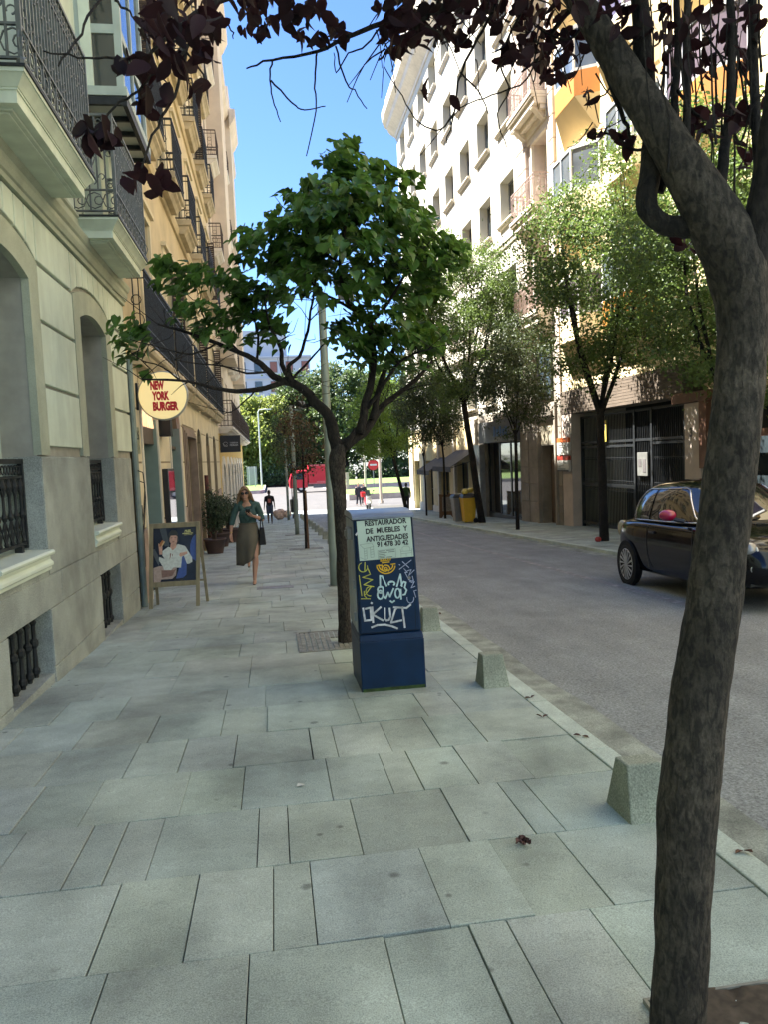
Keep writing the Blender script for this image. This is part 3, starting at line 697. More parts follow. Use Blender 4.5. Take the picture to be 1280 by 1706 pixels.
upc = [(y, y + 1.1, z, z + 2.3, 0) for z in (3.0, 6.4, 9.9, 13.4, 16.9) for y in [30.9 + 2.75 * k for k in range(8)]]
mb = MB(); wallx(mb, XL, 1, 29.51, 53, 2.721, 20.6, upc, .25)
for z in (6.2, 9.7, 13.2, 16.7): mb.prism([(XL - .05, z), (XL + .08, z + .05), (XL + .1, z + .16), (XL - .05, z + .18)], 1, 29.51, 53)
mb.prism([(XL - .05, 20.0), (XL + .2, 20.2), (XL + .55, 20.6), (XL + .6, 20.9), (XL - .05, 21.0)], 1, 29.51, 53)
for y0 in (33.0, 44.0): mb.box(XL - .05, XL + .62, y0, y0 + 3.2, 6.0, 22.3); mb.prism([(XL + .6, 20.0), (XL + .75, 20.2), (XL + .95, 20.6), (XL + .95, 20.95), (XL + .6, 21)], 1, y0 - .3, y0 + 3.5)
mb.build('upper_wall', creamC, C_)
for y0, y1, z0, z1, _ in upc: window(C_, XL - .22, 1, y0, y1, z0, z1, whC, glz, bars=(1, 1))
for z in (6.4, 9.9, 13.4, 16.9):
    for k in range(8):
        a = 30.6 + 2.75 * k
        if any(y0 - 1.5 < a < y0 + 3 for y0 in (33.0, 44.0)): continue
        o = stone_slab(C_, XL, -1.5, a, a + 1.7, z, whC, h=.3); rail(o, XL, -1.5, a + .04, a + 1.66, z, .95, shut, sp=.14)
for a, b in ((30.0, 37), (37.4, 44.4), (44.8, 53)):
    o = stone_slab(C_, XL, -1.42, a, b, 2.98, whC, h=.26); rail(o, XL, -1.42, a + .04, b - .04, 2.98, 1.0, shut, sp=.12)
mb = MB(); mb.box(-14, XL - .36, 29.52, 53, -2.7, 20.4); mb.box(-13, XL - 1, 30, 52.5, 20.4, 22.4); mb.build('block_core', creamC, C_)
# ================================================================ things fixed to the left walls
t = thing('restaurant_sign', (XL, 11.8, 2.6), 'round glowing cream sign with three lines of red lettering on a wall bracket', 'shop sign')
cx, cz, rr = -1.555, 2.60, .355
mb = MB(); mb.smooth = False
mb.lathe((cx, 11.74, cz), [(rr, 0), (rr + .012, .02), (rr + .012, .10), (rr, .12)], axis=1, n=48); mb.build('sign_case', mat('sign_rim', (.42, .42, .38), rough=.35, metal=.3), t)
mb = MB(); mb.lathe((cx, 11.732, cz), [(rr - .008, 0), (rr - .008, .006)], axis=1, n=48)
mb.build('sign_face', mat('sign_glow', (.92, .74, .36), var=.04, scale=2, emit=.085), t)
redl = mat('red_lettering', (.55, .01, .025), var=.05, rough=.5)
for k, (s_, w_, xo) in enumerate((('NEW', .20, -.17), ('YORK', .25, -.155), ('BURGER', .37, -.15))):
    text('sign_lettering', s_, redl, t, (cx + xo, 11.729, cz + .095 - k * .155), (1, 0, 0), (0, 0, 1), .165, width=w_, bold=.011)
mb = MB(); mb.box(XL, cx - rr + .01, 11.78, 11.82, cz - .02, cz + .02); mb.box(XL, XL + .03, 11.77, 11.83, cz - .2, cz + .2); mb.build('bracket', iron, t)
mb = MB(); mb.box(XL, XL + .2, 13.95, 14.25, 2.08, 2.38); mb.box(XL + .02, XL + .18, 13.945, 13.951, 2.10, 2.36)
tag(mb.build('wall_lamp', mat('black_plastic', (.012, .012, .013), rough=.4), loc=(XL, 14.1, 2.2), bevel=.01), 'small black box lamp on the yellow wall right below the round sign', 'wall lamp')
t = thing('menu_display', (XL, 14.4, .9), 'upright black glazed menu case between the two sea green openings', 'display case')
mb = MB(); mb.box(XL, XL + .10, 14.0, 14.92, .28, 1.5); mb.build('case', mat('black_plastic', (.012,) * 3), t, bevel=.006)
mb = MB(); mb.box(XL + .1005, XL + .106, 14.05, 14.88, .32, 1.46); mb.build('glass_front', mat('mirror_glass', (.5, .5, .5), rough=.03, metal=1, var=.02), t)
t = thing('house_number', (XL, 11.65, 2.1), 'green tile plaque with the house number beside the restaurant entrance', 'number plate')
mb = MB(); mb.box(XL, XL + .012, 11.52, 11.8, 1.75, 2.14); mb.build('plaque', mat('plaque_tile', (.38, .36, .22), rough=.4, var=.35, scale=25, col2=(.10, .13, .07)), t)
text('numerals', '26', mat('plaque_ink', (.02, .035, .02)), t, (XL + .013, 11.545, 1.96), (0, 1, 0), (0, 0, 1), .19, width=.22, bold=.004)
t = thing('tavern_sign', (XL, 29.9, 2.3), 'square black hanging sign with a thin ring emblem beyond the yellow house', 'shop sign')
x0 = W(366, 740, 29.9).x; x1 = W(400, 740, 29.9).x; mb = MB(); mb.box(x0, x1, 29.88, 29.95, 1.98, 2.62); mb.build('sign_board', mat('sign_black', (.008, .008, .009), rough=.35), t)
mb = MB()
for z in (2.12, 2.42): mb.box(XL - .01, x0, 29.90, 29.93, z - .012, z + .012)
mb.build('bracket', iron, t)
sil = mat('sign_silver', (.42, .42, .42), rough=.4)
mb = MB(); ring(mb, (x0 + .21, 29.872, 2.29), .085, .007, 1, 20, 4, .3, 5.9); ring(mb, (x0 + .19, 29.872, 2.32), .075, .005, 1, 12, 4, 3.4, 5.9); mb.tube([(x0 + .10, 29.872, 2.33), (x0 + .2, 29.872, 2.24), (x0 + .28, 29.872, 2.20)], .005, 4); mb.build('emblem', sil, t)
text('sign_lettering', 'TABERNA', sil, t, (x0 + .37, 29.876, 2.31), (1, 0, 0), (0, 0, 1), .085, width=.32, bold=.001)
text('sign_lettering', 'PEDRAZA', sil, t, (x0 + .37, 29.876, 2.22), (1, 0, 0), (0, 0, 1), .085, width=.32, bold=.003)
# ================================================================ RIGHT SIDE: white stone building
XR = 9.6
ivory = mat('ivory_render', (.51, .485, .41), rough=.88, var=.04, scale=1.2, stain=.08, bump=.05, bscale=40)
ivory2 = mat('ivory_trim', (.60, .54, .45), rough=.8, var=.06, stain=.12)
rose = mat('rose_stone', (.50, .42, .36), rough=.85, var=.07, scale=3, stain=.15)
greyst = mat('grey_beige_stone', (.27, .235, .19), rough=.85, var=.1, scale=2.5, stain=.25, speck=.12)
steel = mat('grey_window_steel', (.16, .165, .17), rough=.4)
E_ = thing('stone_building', (XR, 38, gz(38)), 'tall ivory stone building with rows of deep square windows across the street', 'building')
wins = [(28.22 + 3.03 * k, 29.92 + 3.03 * k, z, z + 1.70, 0) for z in (3.6, 7.0, 10.5, 14.05, 17.55, 21.0) for k in range(8)]
mb = MB(); wallx(mb, XR, -1, 27.7, 52.2, 3.2, 24.0, wins, .42)
mb.box(XR + .001, XR + .5, 51.9, 52.2, 3.2, 24); mb.build('upper_wall', ivory, E_)
for y0, y1, z0, z1, _ in wins:
    if z0 < 7 and y0 > 40: pass
    fo = window(E_, XR + .40, -1, y0, y1, z0, z1, steel, glz, bars=(1, 0), fw=.06)
    mb = MB(); mb.prism([(XR + .3, z0 - .16), (XR - .08, z0 - .16), (XR - .10, z0 - .10), (XR - .16, z0 - .06), (XR - .16, z0 - .004), (XR + .3, z0 + .012)], 1, y0 - .12, y1 + .12)
    mb.build('sill', ivory2, fo)
mb = MB()
mb = MB(); mb.prism([(XR + .3, 5.9), (XR - .06, 5.9), (XR - .1, 6.0), (XR - .22, 6.1), (XR - .24, 6.25), (XR + .3, 6.3)], 1, 27.7, 52.2); mb.build('string_course', ivory2, E_); mb = MB()
mb.prism([(XR + .3, 9.55), (XR - .05, 9.55), (XR - .08, 9.65), (XR - .12, 9.72), (XR - .12, 9.78), (XR + .3, 9.8)], 1, 27.7, 52.2); mb.build('string_course', ivory2, E_); mb = MB()
P = [(XR + .3, 23.2), (XR - .06, 23.2), (XR - .08, 23.4), (XR - .2, 23.5), (XR - .6, 23.8), (XR - .66, 24.1), (XR - .95, 24.3), (XR - 1.0, 24.8), (XR + .3, 24.95)]
mb.prism(P, 1, 26.6, 52.3)
rs = []                                                # cornice rounds the far corner
for k in range(9):
    a = PI / 2 * k / 8; rs.append([(XR + 1.6 - (XR + 1.6 - x) * math.cos(a), 52.3 + (XR + 1.6 - x) * math.sin(a), z) for x, z in P])
mb.rings(rs)
mb.build('cornice', ivory2, E_)
att = [(28.3 + 3.03 * k, 29.7 + 3.03 * k, 25.6, 27.3, 0) for k in range(8)]
mb = MB(); wallx(mb, XR + .5, -1, 23.95, 53, 24.9, 28.4, att, .3); mb.prism([(XR + .8, 28.2), (XR + .2, 28.3), (XR + .1, 28.7), (XR + .8, 28.8)], 1, 23.95, 53)
mb.build('attic', ivory, E_)
for y0, y1, z0, z1, _ in att: window(E_, XR + .78, -1, y0, y1, z0, z1, steel, glz, bars=(1, 0))
mb = MB(); mb.box(XR + .43, XR + 8, 23.97, 52, 3.0, 24.9); mb.box(XR + .81, XR + 8, 23.97, 52.9, 24.9, 28.2); mb.box(XR + .5, XR + 8, 23.97, 52, -2.9, 3.0)
n = 10; arc = [(XR + 1.6 - 1.6 * math.cos(PI / 2 * k / n), 52.2 + 1.6 * math.sin(PI / 2 * k / n)) for k in range(n + 1)] + [(XR + 8, 53.8), (XR + 8, 52.0), (XR + .44, 52.0)]
mb.prism(arc, 2, -2.8, 23.4); mb.build('building_core', ivory, E_)
# balcony bay with rusticated pilasters
bayw = [(24.62, 26.1, z, z + 2.45, 0) for z in (6.25, 9.72, 13.25, 16.8, 20.3)]
mb = MB(); wallx(mb, XR + .02, -1, 23.95, 26.6, 3.2, 24, bayw, .55)
mb.build('bay_wall', rose, E_)
for y0, y1 in ((26.62, 27.68), (23.96, 24.4)):
    z = 6.3; mb = MB()
    while z < 23: mb.box(XR - .10, XR + .03, y0, y1, z + .02, z + .73); z += .75
    mb.box(XR - .06, XR + .03, y0 + .02, y1 - .02, 3.2, 23.2)
    mb.build('rusticated_pilaster', rose, E_, bevel=.012)
for y0, y1, z0, z1, _ in bayw:
    window(E_, XR + .54, -1, y0, y1, z0, z1, steel, glz, bars=(1, 1), fw=.08)
    mb = MB()
    for q, (e, p) in enumerate(((.16, .03), (.09, .06))): i_ = .003 * (q + 1); mb.box(XR - p, XR + .05, y0 - e, y0 + i_, z0 - i_, z1 + e); mb.box(XR - p, XR + .05, y1 - i_, y1 + e, z0 - i_, z1 + e); mb.box(XR - p - .001, XR + .05, y0 + i_ + .001, y1 - i_ - .001, z1 - i_, z1 + e)
    mb.build('bay_surround', ivory2, E_)
railR = mat('rusty_rose_iron', (.30, .22, .19), rough=.5, var=.15)
for z in (6.25, 9.72, 13.25, 16.8, 20.3):
    mb = MB(); a, b = 24.45, 27.0
    for k, (e, h0, h1) in enumerate(((.02, -.95, -.78), (.10, -.78, -.55), (.30, -.55, -.40), (.52, -.40, -.20), (.60, -.20, -.12), (.64, -.12, 0))):
        mb.box(XR - e, XR + .1, a + (.1 - e * .15), b - (.1 - e * .15), z + h0, z + h1 - .0005)
    for y in (a + .35, b - .35): mb.prism([(XR, z - .8), (XR - .12, z - .78), (XR - .3, z - .6), (XR - .5, z - .45), (XR - .5, z - .40), (XR, z - .40)], 1, y - .12, y + .12)
    o = mb.build('balcony', ivory2, E_, bevel=.01); rail(o, XR + .05, XR - .56, a + .08, b - .08, z, .95, railR, sp=.14, r=.012)
# ground floor in grey stone, doorway, shop
gf = [(24.5, 25.92, -1.3, 1.72, 0), (28.3, 33.2, -1.4, 1.95, 0), (24.75, 25.95, 3.15 - .0, 3.19, 0)]
mb = MB(); wallx(mb, XR - .02, -1, 23.95, 34.3, -2.5, 3.2, gf[:2], .42); mb.build('ground_floor_wall', greyst, E_)
for y0, y1 in ((23.96, 24.28), (26.15, 27.2), (27.25, 28.2)):
    mb = MB()
    for z0, z1 in ((-1.5, -.35), (-.33, .32), (.34, .92), (.94, 1.6), (1.62, 2.3), (2.32, 3.15)): mb.box(XR - .07, XR - .01, y0 + .01, y1 - .01, z0, z1)
    mb.build('stone_pier', greyst, E_, bevel=.01)
mb = MB(); mb.box(XR - .16, XR - .01, 24.28, 24.42, -1.4, 3.15); mb.box(XR - .16, XR - .01, 26.0, 26.14, -1.4, 2.2)
mb.build('door_jamb', greyst, E_, bevel=.01)
mb = MB(); mb.prism([(XR, 2.55), (XR - .08, 2.57), (XR - .22, 2.72), (XR - .26, 2.86), (XR, 2.9)], 1, 24.43, 26.7); mb.build('door_hood', greyst, E_)
mb = MB(); mb.box(XR - .03, XR - .02, 24.5, 25.95, 1.76, 2.5); mb.build('transom_panel', mat('pale_transom', (.33, .29, .21), rough=.7), E_)
mb = MB(); mb.box(XR + .3, XR + .38, 24.5, 25.92, -1.3, 1.72)
for y in (24.62, 25.28):
    for z0, z1 in ((-.85, .1), (.2, 1.55)): mb.box(XR + .27, XR + .30, y, y + .5, z0, z1)
dd = mb.build('door', mat('old_brown_door', (.11, .075, .05), rough=.65, var=.25, scale=3, stretch=(6, 6, .6)), E_)
mb = MB(); mb.box(XR + .24, XR + .27, 25.18, 25.24, .1, .3); mb.build('handle', mat('brass', (.5, .36, .12)), dd)
window(E_, XR - .04, -1, 24.7, 26.0, 3.3, 5.2, mat('dark_metal_frame', (.03,) * 3), glz, bars=(1, 0), fw=.1)
mb = MB(); mb.box(XR - .01, XR + .02, 23.96, 27.7, 3.2, 6.2); mb.build('mezzanine_wall', greyst, E_)
dk = mat('dark_metal_frame', (.03,) * 3)
mb = MB()
for y in (28.35, 29.9, 31.4, 33.1): mb.box(XR + .1, XR + .18, y - .05, y + .05, -1.4, 1.95)
mb.box(XR + .1, XR + .18, 28.3, 33.2, -1.35, -1.1); sf = mb.build('shop_front', dk, E_)
mb = MB(); mb.box(XR + .13, XR + .14, 28.4, 31.4, -1.1, 1.9); mb.build('shop_pane', glassmat('shop_glass', (.05, .055, .055)), sf)
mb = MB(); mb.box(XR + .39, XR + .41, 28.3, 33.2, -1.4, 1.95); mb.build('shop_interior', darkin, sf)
mb = MB(); mb.box(XR - .25, XR - .03, 28.1, 33.3, 1.97, 2.85); mb.build('shop_fascia', mat('grey_fascia', (.12, .12, .12), rough=.5), E_)
mb = MB(); mb.box(XR - .26, XR - .02, 33.25, 34.3, -1.6, 1.9)
for k in range(22): z = -1.5 + k * .155; mb.box(XR - .28, XR - .26, 33.27, 34.28, z, z + .09)
mb.build('ribbed_panel', mat('ribbed_metal', (.36, .35, .34), rough=.4, metal=.5), E_)
blue = mat('blue_letters', (.03, .10, .26), rough=.4)
text('shop_letters', 'SALA', blue, E_, (XR - .256, 30.6, 2.2), (0, -1, 0), (0, 0, 1), .5, bold=.01, depth=.01) if False else None
mb = MB()
for k, (y, h) in enumerate(((30.9, .42), (30.5, .3), (30.1, .4), (29.7, .28), (29.3, .36))): mb.box(XR - .27, XR - .251, y - .14, y + .12, 2.2, 2.2 + h)
mb.build('shop_letters', blue, E_)
# bright rendered ground floor further on
lowE = [(36.2, 38.4, -2.1, 1.1, 0), (40.3, 42.2, -2.2, 1.1, 0), (44.5, 46.3, -2.3, 1.2, 0), (48.5, 50.2, -2.4, 1.2, 0)]
ylw = mat('yellow_lit_wall', (.62, .50, .28), rough=.88, var=.06, stain=.15)
mb = MB(); wallx(mb, XR - .03, -1, 34.3, 52.2, -2.7, 3.2, lowE, .35); mb.build('side_wall', ylw, E_)
for a, b in ((34.3, 36.1), (38.5, 40.2), (42.3, 44.4), (46.4, 48.4), (50.3, 52.2)): mb = MB(); mb.box(XR - .12, XR - .031, a, b, -2.7, -1.45); mb.box(XR - .16, XR - .031, a, a + .35, -1.45, 3.1); mb.build('stone_base', ivory2, E_)
for a, b, z0, z1, _ in lowE: window(E_, XR + .29, -1, a, b, z0, z1, dk, glz)
def awning(y0, y1, z0, z1, out):
    t = thing('awning', (XR, (y0 + y1) / 2, z1), f'dark folding awning over the {"bar door behind the yellow bin" if y0 < 38 else "far shop beyond the brown board"}', 'awning', 'dark awnings on the far pavement')
    mb = MB(); mb.frust([(XR, y0, z1), (XR, y1, z1), (XR, y1, z1 - .03), (XR, y0, z1 - .03)], [(XR - out, y0, z0), (XR - out, y1, z0), (XR - out, y1, z0 - .03), (XR - out, y0, z0 - .03)])
    mb.box(XR - out - .012, XR - out, y0, y1, z0 - .25, z0); mb.build('canopy', mat('awning_cloth', (.07, .07, .08), rough=.85, var=.2), t)
    mb = MB()
    for y in (y0 + .06, y1 - .06): mb.tube([(XR, y, z1 - .5), (XR - out + .03, y, z0 - .05)], .02, 6)
    mb.build('arm', dk, t)
awning(34.6, 38.6, .95, 1.75, 1.3); awning(40.0, 43.4, .7, 1.4, 1.2)
# two clinic plates beside the doorway, number plate
redp = mat('red_plate', (.42, .035, .02), var=.05, rough=.4); wp = mat('white_plate', (.62, .60, .54), var=.03, rough=.4); orp = mat('orange_plate', (.6, .13, .03), var=.05, rough=.4); inkp = mat('plate_ink', (.10, .09, .09))
for z0, z1, cm, lab in ((1.37, 1.92, orp, 'upper white wall plate with an orange band beside the brown door'), (.83, 1.33, redp, 'lower white wall plate with a dark red band beside the brown door')):
    t = thing('wall_plate', (XR - .08, 23.75, z0), lab, 'wall sign', 'plates beside the doorway')
    y0, y1 = 23.18, 24.12; X = XR - .16; hb = (z1 - z0) * .27
    mb = MB(); mb.box(X, X + .08, y0, y1, z0, z1 - hb); mb.build('plate', wp, t); mb = MB(); mb.box(X - .002, X + .08, y0, y1, z1 - hb, z1); mb.build('band', cm, t)
    mb = MB()
    for k in range(2 if cm is orp else 4): w_ = (.7, .5, .2, .62)[k]; z = z1 - hb - .09 - k * .065; mb.box(X - .003, X, y1 - .06 - w_, y1 - .06, z - .012, z + .012)
    if cm is redp: mb.box(X - .003, X, y0, y1, z0, z0 + .05)
    mb.build('printed_lines', inkp, t)
# ================================================================ yellow modern building with faceted bays
yel = mat('sand_yellow_panel', (.60, .48, .29), rough=.75, var=.05, scale=1.2, stain=.06)
yel2 = mat('pale_sand_panel', (.70, .57, .34), rough=.75, var=.05, scale=1.2)
orng = mat('orange_panel', (.50, .20, .04), rough=.45, var=.06, scale=2)
whf = mat('white_bay_frame', (.62, .62, .62), rough=.4)
wood = mat('wood_soffit', (.30, .15, .075), rough=.6, var=.2, scale=3, stretch=(1, 8, 8))
F_ = thing('modern_building', (XR, 16, gz(16)), 'yellow modern building with faceted bay windows and orange panels above a gated passage', 'building')
fl = [4.75, 8.3, 11.45, 15.0, 18.5]
mb = MB(); rec = []
for i, z in enumerate(fl):
    for k in range(6):
        yc = 21.9 - 3.35 * k; rec.append((yc - 1.35, yc + 1.35, z - 2.15, z - 1.0, 0)); rec.append((yc - 1.2, yc + 1.2, z + .7, z + 1.85, 0))
wallx(mb, XR, -1, 2, 23.93, 3.42, 21.5, [r for r in rec if r[2] > 3.5], .55)
mb.build('upper_wall', yel2, F_)
mb = MB(); mb.box(XR, XR + 8, -34, 1.99, -1.5, 21.4); mb.build('rear_wing', mat('neutral_bounce_grey', (.36, .40, .41), rough=.88, var=.08, scale=1.5), F_)  # unseen wing behind the camera, grey chosen to keep its bounced light neutral
mb = MB(); mb.box(XR + .56, XR + 8, 2, 23.93, 3.4, 21.4); mb.box(XR + 2.2, XR + 8, 2, 23.93, -1.5, 3.4); mb.build('building_core', yel, F_)
violet = glassmat('tinted_glass', (.13, .10, .13), rough=.06)
for i, z in enumerate(fl):
    for k in range(6):
        yc = 21.9 - 3.35 * k; sh = .35 if (i + k) % 2 else -.35
        a, b = yc - 1.25, yc + 1.25; A_, B_ = a + .35 + max(0, sh), b - .35 + min(0, sh); X1 = XR - .62
        bo = MB()                                    # spandrel
        bo.frust([(XR, a, z), (XR, b, z), (X1, B_, z), (X1, A_, z)], [(XR, a, z + .68), (XR, b, z + .68), (X1, B_, z + .68), (X1, A_, z + .68)])
        root = bo.build('bay_window', orng if (i * 2 + k) % 3 == 1 else yel2, F_)
        c = MB(); c.frust([(XR, a + .1, z - 1.0), (XR, b - .1, z - 1.0), (XR - .02, b - .1, z - 1.0), (XR - .02, a + .1, z - 1.0)], [(XR, a, z - .001), (XR, b, z - .001), (X1 + .01, B_, z - .001), (X1 + .01, A_, z - .001)]); c.build('bay_facet', yel, root); c = MB()
        c.frust([(XR, a, z + 1.9), (XR, b, z + 1.9), (X1, B_, z + 1.9), (X1, A_, z + 1.9)], [(XR, a + .1, z + 2.35), (XR, b - .1, z + 2.35), (XR - .05, b - .1, z + 2.35), (XR - .05, a + .1, z + 2.35)]); c.build('bay_facet', yel, root)
        f = MB()
        for (p, q) in (((XR, a), (X1, A_)), ((X1, A_), (X1, B_)), ((X1, B_), (XR, b))):
            for zz in (z + .68, z + 1.82):
                f.frust([(p[0], p[1], zz), (q[0], q[1], zz), (q[0] + .06, q[1], zz), (p[0] + .06, p[1], zz)], [(p[0], p[1], zz + .08), (q[0], q[1], zz + .08), (q[0] + .06, q[1], zz + .08), (p[0] + .06, p[1], zz + .08)])
        for (x, y) in ((X1, A_), (X1, B_ - .07), (X1, (A_ + B_) / 2), (XR - .06, a), (XR - .06, b - .06)): f.box(x, x + .07, y, y + .07, z + .7601, z + 1.8199)
        f.build('bay_frame', whf, root)
        g = MB(); e = .035; i0 = g.idx([(XR + e, a + .01, z + .76), (X1 + e, A_ + .01, z + .76), (X1 + e, B_ - .01, z + .76), (XR + e, b - .01, z + .76), (XR + e, a + .01, z + 1.82), (X1 + e, A_ + .01, z + 1.82), (X1 + e, B_ - .01, z + 1.82), (XR + e, b - .01, z + 1.82)])
        for j in range(3): g.fi((i0 + j, i0 + j + 4, i0 + j + 5, i0 + j + 1))
        g.build('bay_pane', violet if (i + k) % 3 == 0 else glassmat('sky_glass', (.10, .12, .14), rough=.05), root)
        if z - 2.15 > 3.5:
            s_ = MB(); s_.box(XR - .0, XR + .54, yc - 1.34, yc + 1.34, z - 1.06, z - 1.02); s_.box(XR + .5, XR + .54, yc - 1.34, yc + 1.34, z - 2.14, z - 1.9); s_.build('loggia_soffit', wood, root)
            window(F_, XR + .53, -1, yc - 1.3, yc + 1.3, z - 1.95, z - 1.08, whf, glz, bars=(2, 0))
mb = MB()
for k in range(9): z = 2.68 + k * .083; mb.box(XR - .06, XR - .02, 16.5, 23.93, z, z + .074)
mb.box(XR - .02, XR + .5, 16.5, 23.93, 2.66, 3.41); mb.build('timber_cladding', mat('timber_board', (.13, .10, .075), rough=.7, var=.2, scale=4, stretch=(1, .6, 10), stain=.15), F_)
mb = MB(); mb.box(XR - .05, XR + .4, 15.8, 16.45, -1.3, 2.48); mb.build('gate_pier', rose, F_); mb = MB(); mb.box(XR - .05, XR + .4, 23.15, 23.94, -1.5, 2.66); mb.build('gate_pier', rose, F_)
mb = MB(); mb.box(XR - .12, XR + .5, 15.4, 16.9, 2.5, 2.72); mb.box(XR - .1, XR + .1, 15.5, 15.78, 1.0, 2.5); mb.box(XR - .1, XR + .1, 12.2, 12.5, -1.3, 2.7); mb.box(XR - .08, XR + .1, 12.5, 15.5, 1.65, 1.8); mb.build('brown_beam', mat('brown_beam_paint', (.14, .07, .045), rough=.6), F_)
mb = MB(); wallx(mb, XR + .03, -1, 2, 15.8, -1.2, 3.4, [(12.6, 15.4, -1, 2.4, 0), (8, 11.5, -1, 2.4, 0)], .4); mb.build('ground_floor_wall', mat('tan_wall', (.40, .31, .18), rough=.8, stain=.15), F_)
mb = MB(); mb.box(XR + .38, XR + .40, 12.6, 15.4, -1, 2.4); mb.box(XR + .38, XR + .40, 8, 11.5, -1, 2.4); mb.build('shop_pane', glz, F_)
mb = MB(); mb.box(XR + 2.18, XR + 2.2, 15.8, 23.9, -1.5, 3.4); mb.box(XR + .5, XR + 2.2, 16.2, 16.3, -1.4, 3.4); mb.build('passage_wall', mat('passage_shade_paint', (.008, .008, .008), rough=.9), F_)  # near-black wall colour paints the shade inside the passage
# red flower boxes by the dark shop
for z, lab in ((1.85, 'lower box of red flowers on the brown beam behind the near trunk'), (2.72, 'upper box of red flowers by the dark shop behind the near trunk')):
    t = thing('flower_box', (XR - .25, 11, z), lab, 'flower box', 'red flower boxes on the shop front')
    mb = MB(); mb.box(XR - .35, XR - .09, 9.6, 12.35, z, z + .16); mb.build('planter', dk, t)
    mb = MB()
    for k in range(260):
        p = Vector((XR - .25 + R.gauss(0, .08), R.uniform(9.6, 12.35), z + .2 + abs(R.gauss(0, .07)))); u = Vector((R.uniform(-1, 1), R.uniform(-1, 1), R.uniform(-1, 1))).normalized() * .045; v = u.orthogonal().normalized() * .045
        mb.face([p - u, p + v, p + u, p - v])
    mb.build('blooms', mat('red_blooms', (.5, .01, .04), var=.3, scale=20, trans=.3), t)
# gate
G = thing('iron_gate', (9.9, 20, gz(20)), 'tall black iron gate with a pedestrian door closing the dark passage', 'gate')
gm = mat('gate_iron', (.014, .016, .018), rough=.5, var=.2)
xg = 9.9; y0, y1 = 17.0, 23.12; zb0 = lambda y: gz(y) + .12
mb = MB()
def bar(a, b, z, t=.035, d=.03): mb.box(xg - d, xg + d, a, b, z - t, z + t)
for y in (y0, 18.6, 19.55, y1): mb.box(xg - .045, xg + .045, y - .045, y + .045, -1.1, 2.55)
for a, b in ((y0 + .045, 18.555), (18.645, 19.505), (19.595, y1 - .045)):
    for z in (1.72, 2.52): bar(a, b, z)
bar(y0 + .045, 18.555, 1.62); bar(19.595, y1 - .045, 1.58); bar(19.595, y1 - .045, .43, .05); bar(y0 + .045, 18.555, .43, .05); bar(19.595, y1 - .045, -.80, .05)
bar(y0 + .045, 18.555, -.62, .05)
for z in (1.25, .58, .28): bar(19.6, y1 - .05, z, .008, .012); bar(y0 + .05, 18.55, z, .008, .012)
mb.build('gate_frame', gm, G)
mb = MB(); n = 62
for k in range(n):
    y = y0 + .06 + (y1 - y0 - .12) * k / (n - 1); mb.box(xg - .008, xg + .008, y - .008, y + .008, -.75, 2.5)
    for z in (.52, .34, 1.2): mb.box(xg - .017, xg - .0081, y - .017, y + .017, z - .017, z + .017)
mb.build('gate_bars', gm, G)
t = thing('intercom_panel', (9.83, 19.1, .85), 'pale intercom panel on the black gate beside the car roof', 'intercom')
mb = MB(); mb.box(9.80, 9.85, 18.72, 19.28, .75, 1.38); mb.build('panel', mat('intercom_plate', (.15, .15, .14), rough=.5), t, bevel=.01)
mb = MB(); mb.box(9.792, 9.80, 18.8, 18.95, .85, 1.2); mb.box(9.792, 9.80, 19.05, 19.2, 1.0, 1.2); mb.build('buttons', inkp, t)
t = thing('yellow_notice', (9.83, 21.4, 2.0), 'narrow yellow notice hanging high on the black gate', 'notice')
mb = MB(); mb.box(9.80, 9.815, 21.15, 21.5, 1.72, 2.35); mb.build('board', mat('notice_yellow', (.55, .42, .08), rough=.5), t); mb = MB(); mb.box(9.797, 9.80, 21.22, 21.44, 2.05, 2.28); mb.build('pictogram', inkp, t)
t = thing('door_number_plate', (9.55, 23.4, 2.0), 'white plate with a black figure on the pier beside the black gate', 'number plate')
mb = MB(); mb.box(9.52, 9.545, 23.2, 23.62, 1.5, 2.12); mb.build('plate', wp, t); text('numeral', '9', inkp, t, (9.519, 23.55, 1.62), (0, -1, 0), (0, 0, 1), .5, bold=.01)
text('pier_numerals', '3', inkp, F_, (9.549, 16.25, 1.72), (0, -1, 0), (0, 0, 1), .28, bold=.012)
# ================================================================ STREET FURNITURE
bst = mat('bollard_granite', (.27, .295, .235), rough=.8, var=.08, scale=4, speck=.5, stain=.25, bump=.15, bscale=120, spsc=110)
YB = [3.2 + 2.36 * k for k in range(19)]
for k, y in enumerate(YB):
    mb = MB(); x = 1.605; g = gz(y); jj = R.uniform(-.01, .01)
    mb.frust([(x - .105, y - .14, gz(y - .14) - .04), (x + .105, y - .14, gz(y - .14) - .04), (x + .105, y + .14, gz(y + .14) - .04), (x - .105, y + .14, gz(y + .14) - .04)],
             [(x - .088 + jj, y - .06, g + .247), (x + .075 + jj, y - .06, g + .247), (x + .075 + jj, y + .06, g + .242), (x - .088 + jj, y + .06, g + .242)])
    lab = {0: 'nearest speckled granite bollard beside the dark tree trunk at the kerb', 1: 'second granite bollard along the kerb, just past the blue kiosk foot', 2: 'third granite bollard, partly hidden behind the blue kiosk'}.get(k, 'small granite bollard in the far kerbside row beyond the blue kiosk')
    tag(mb.build('stone_bollard', bst, loc=(x, y, g), bevel=.008), lab, 'bollard', 'granite bollards along the kerb')
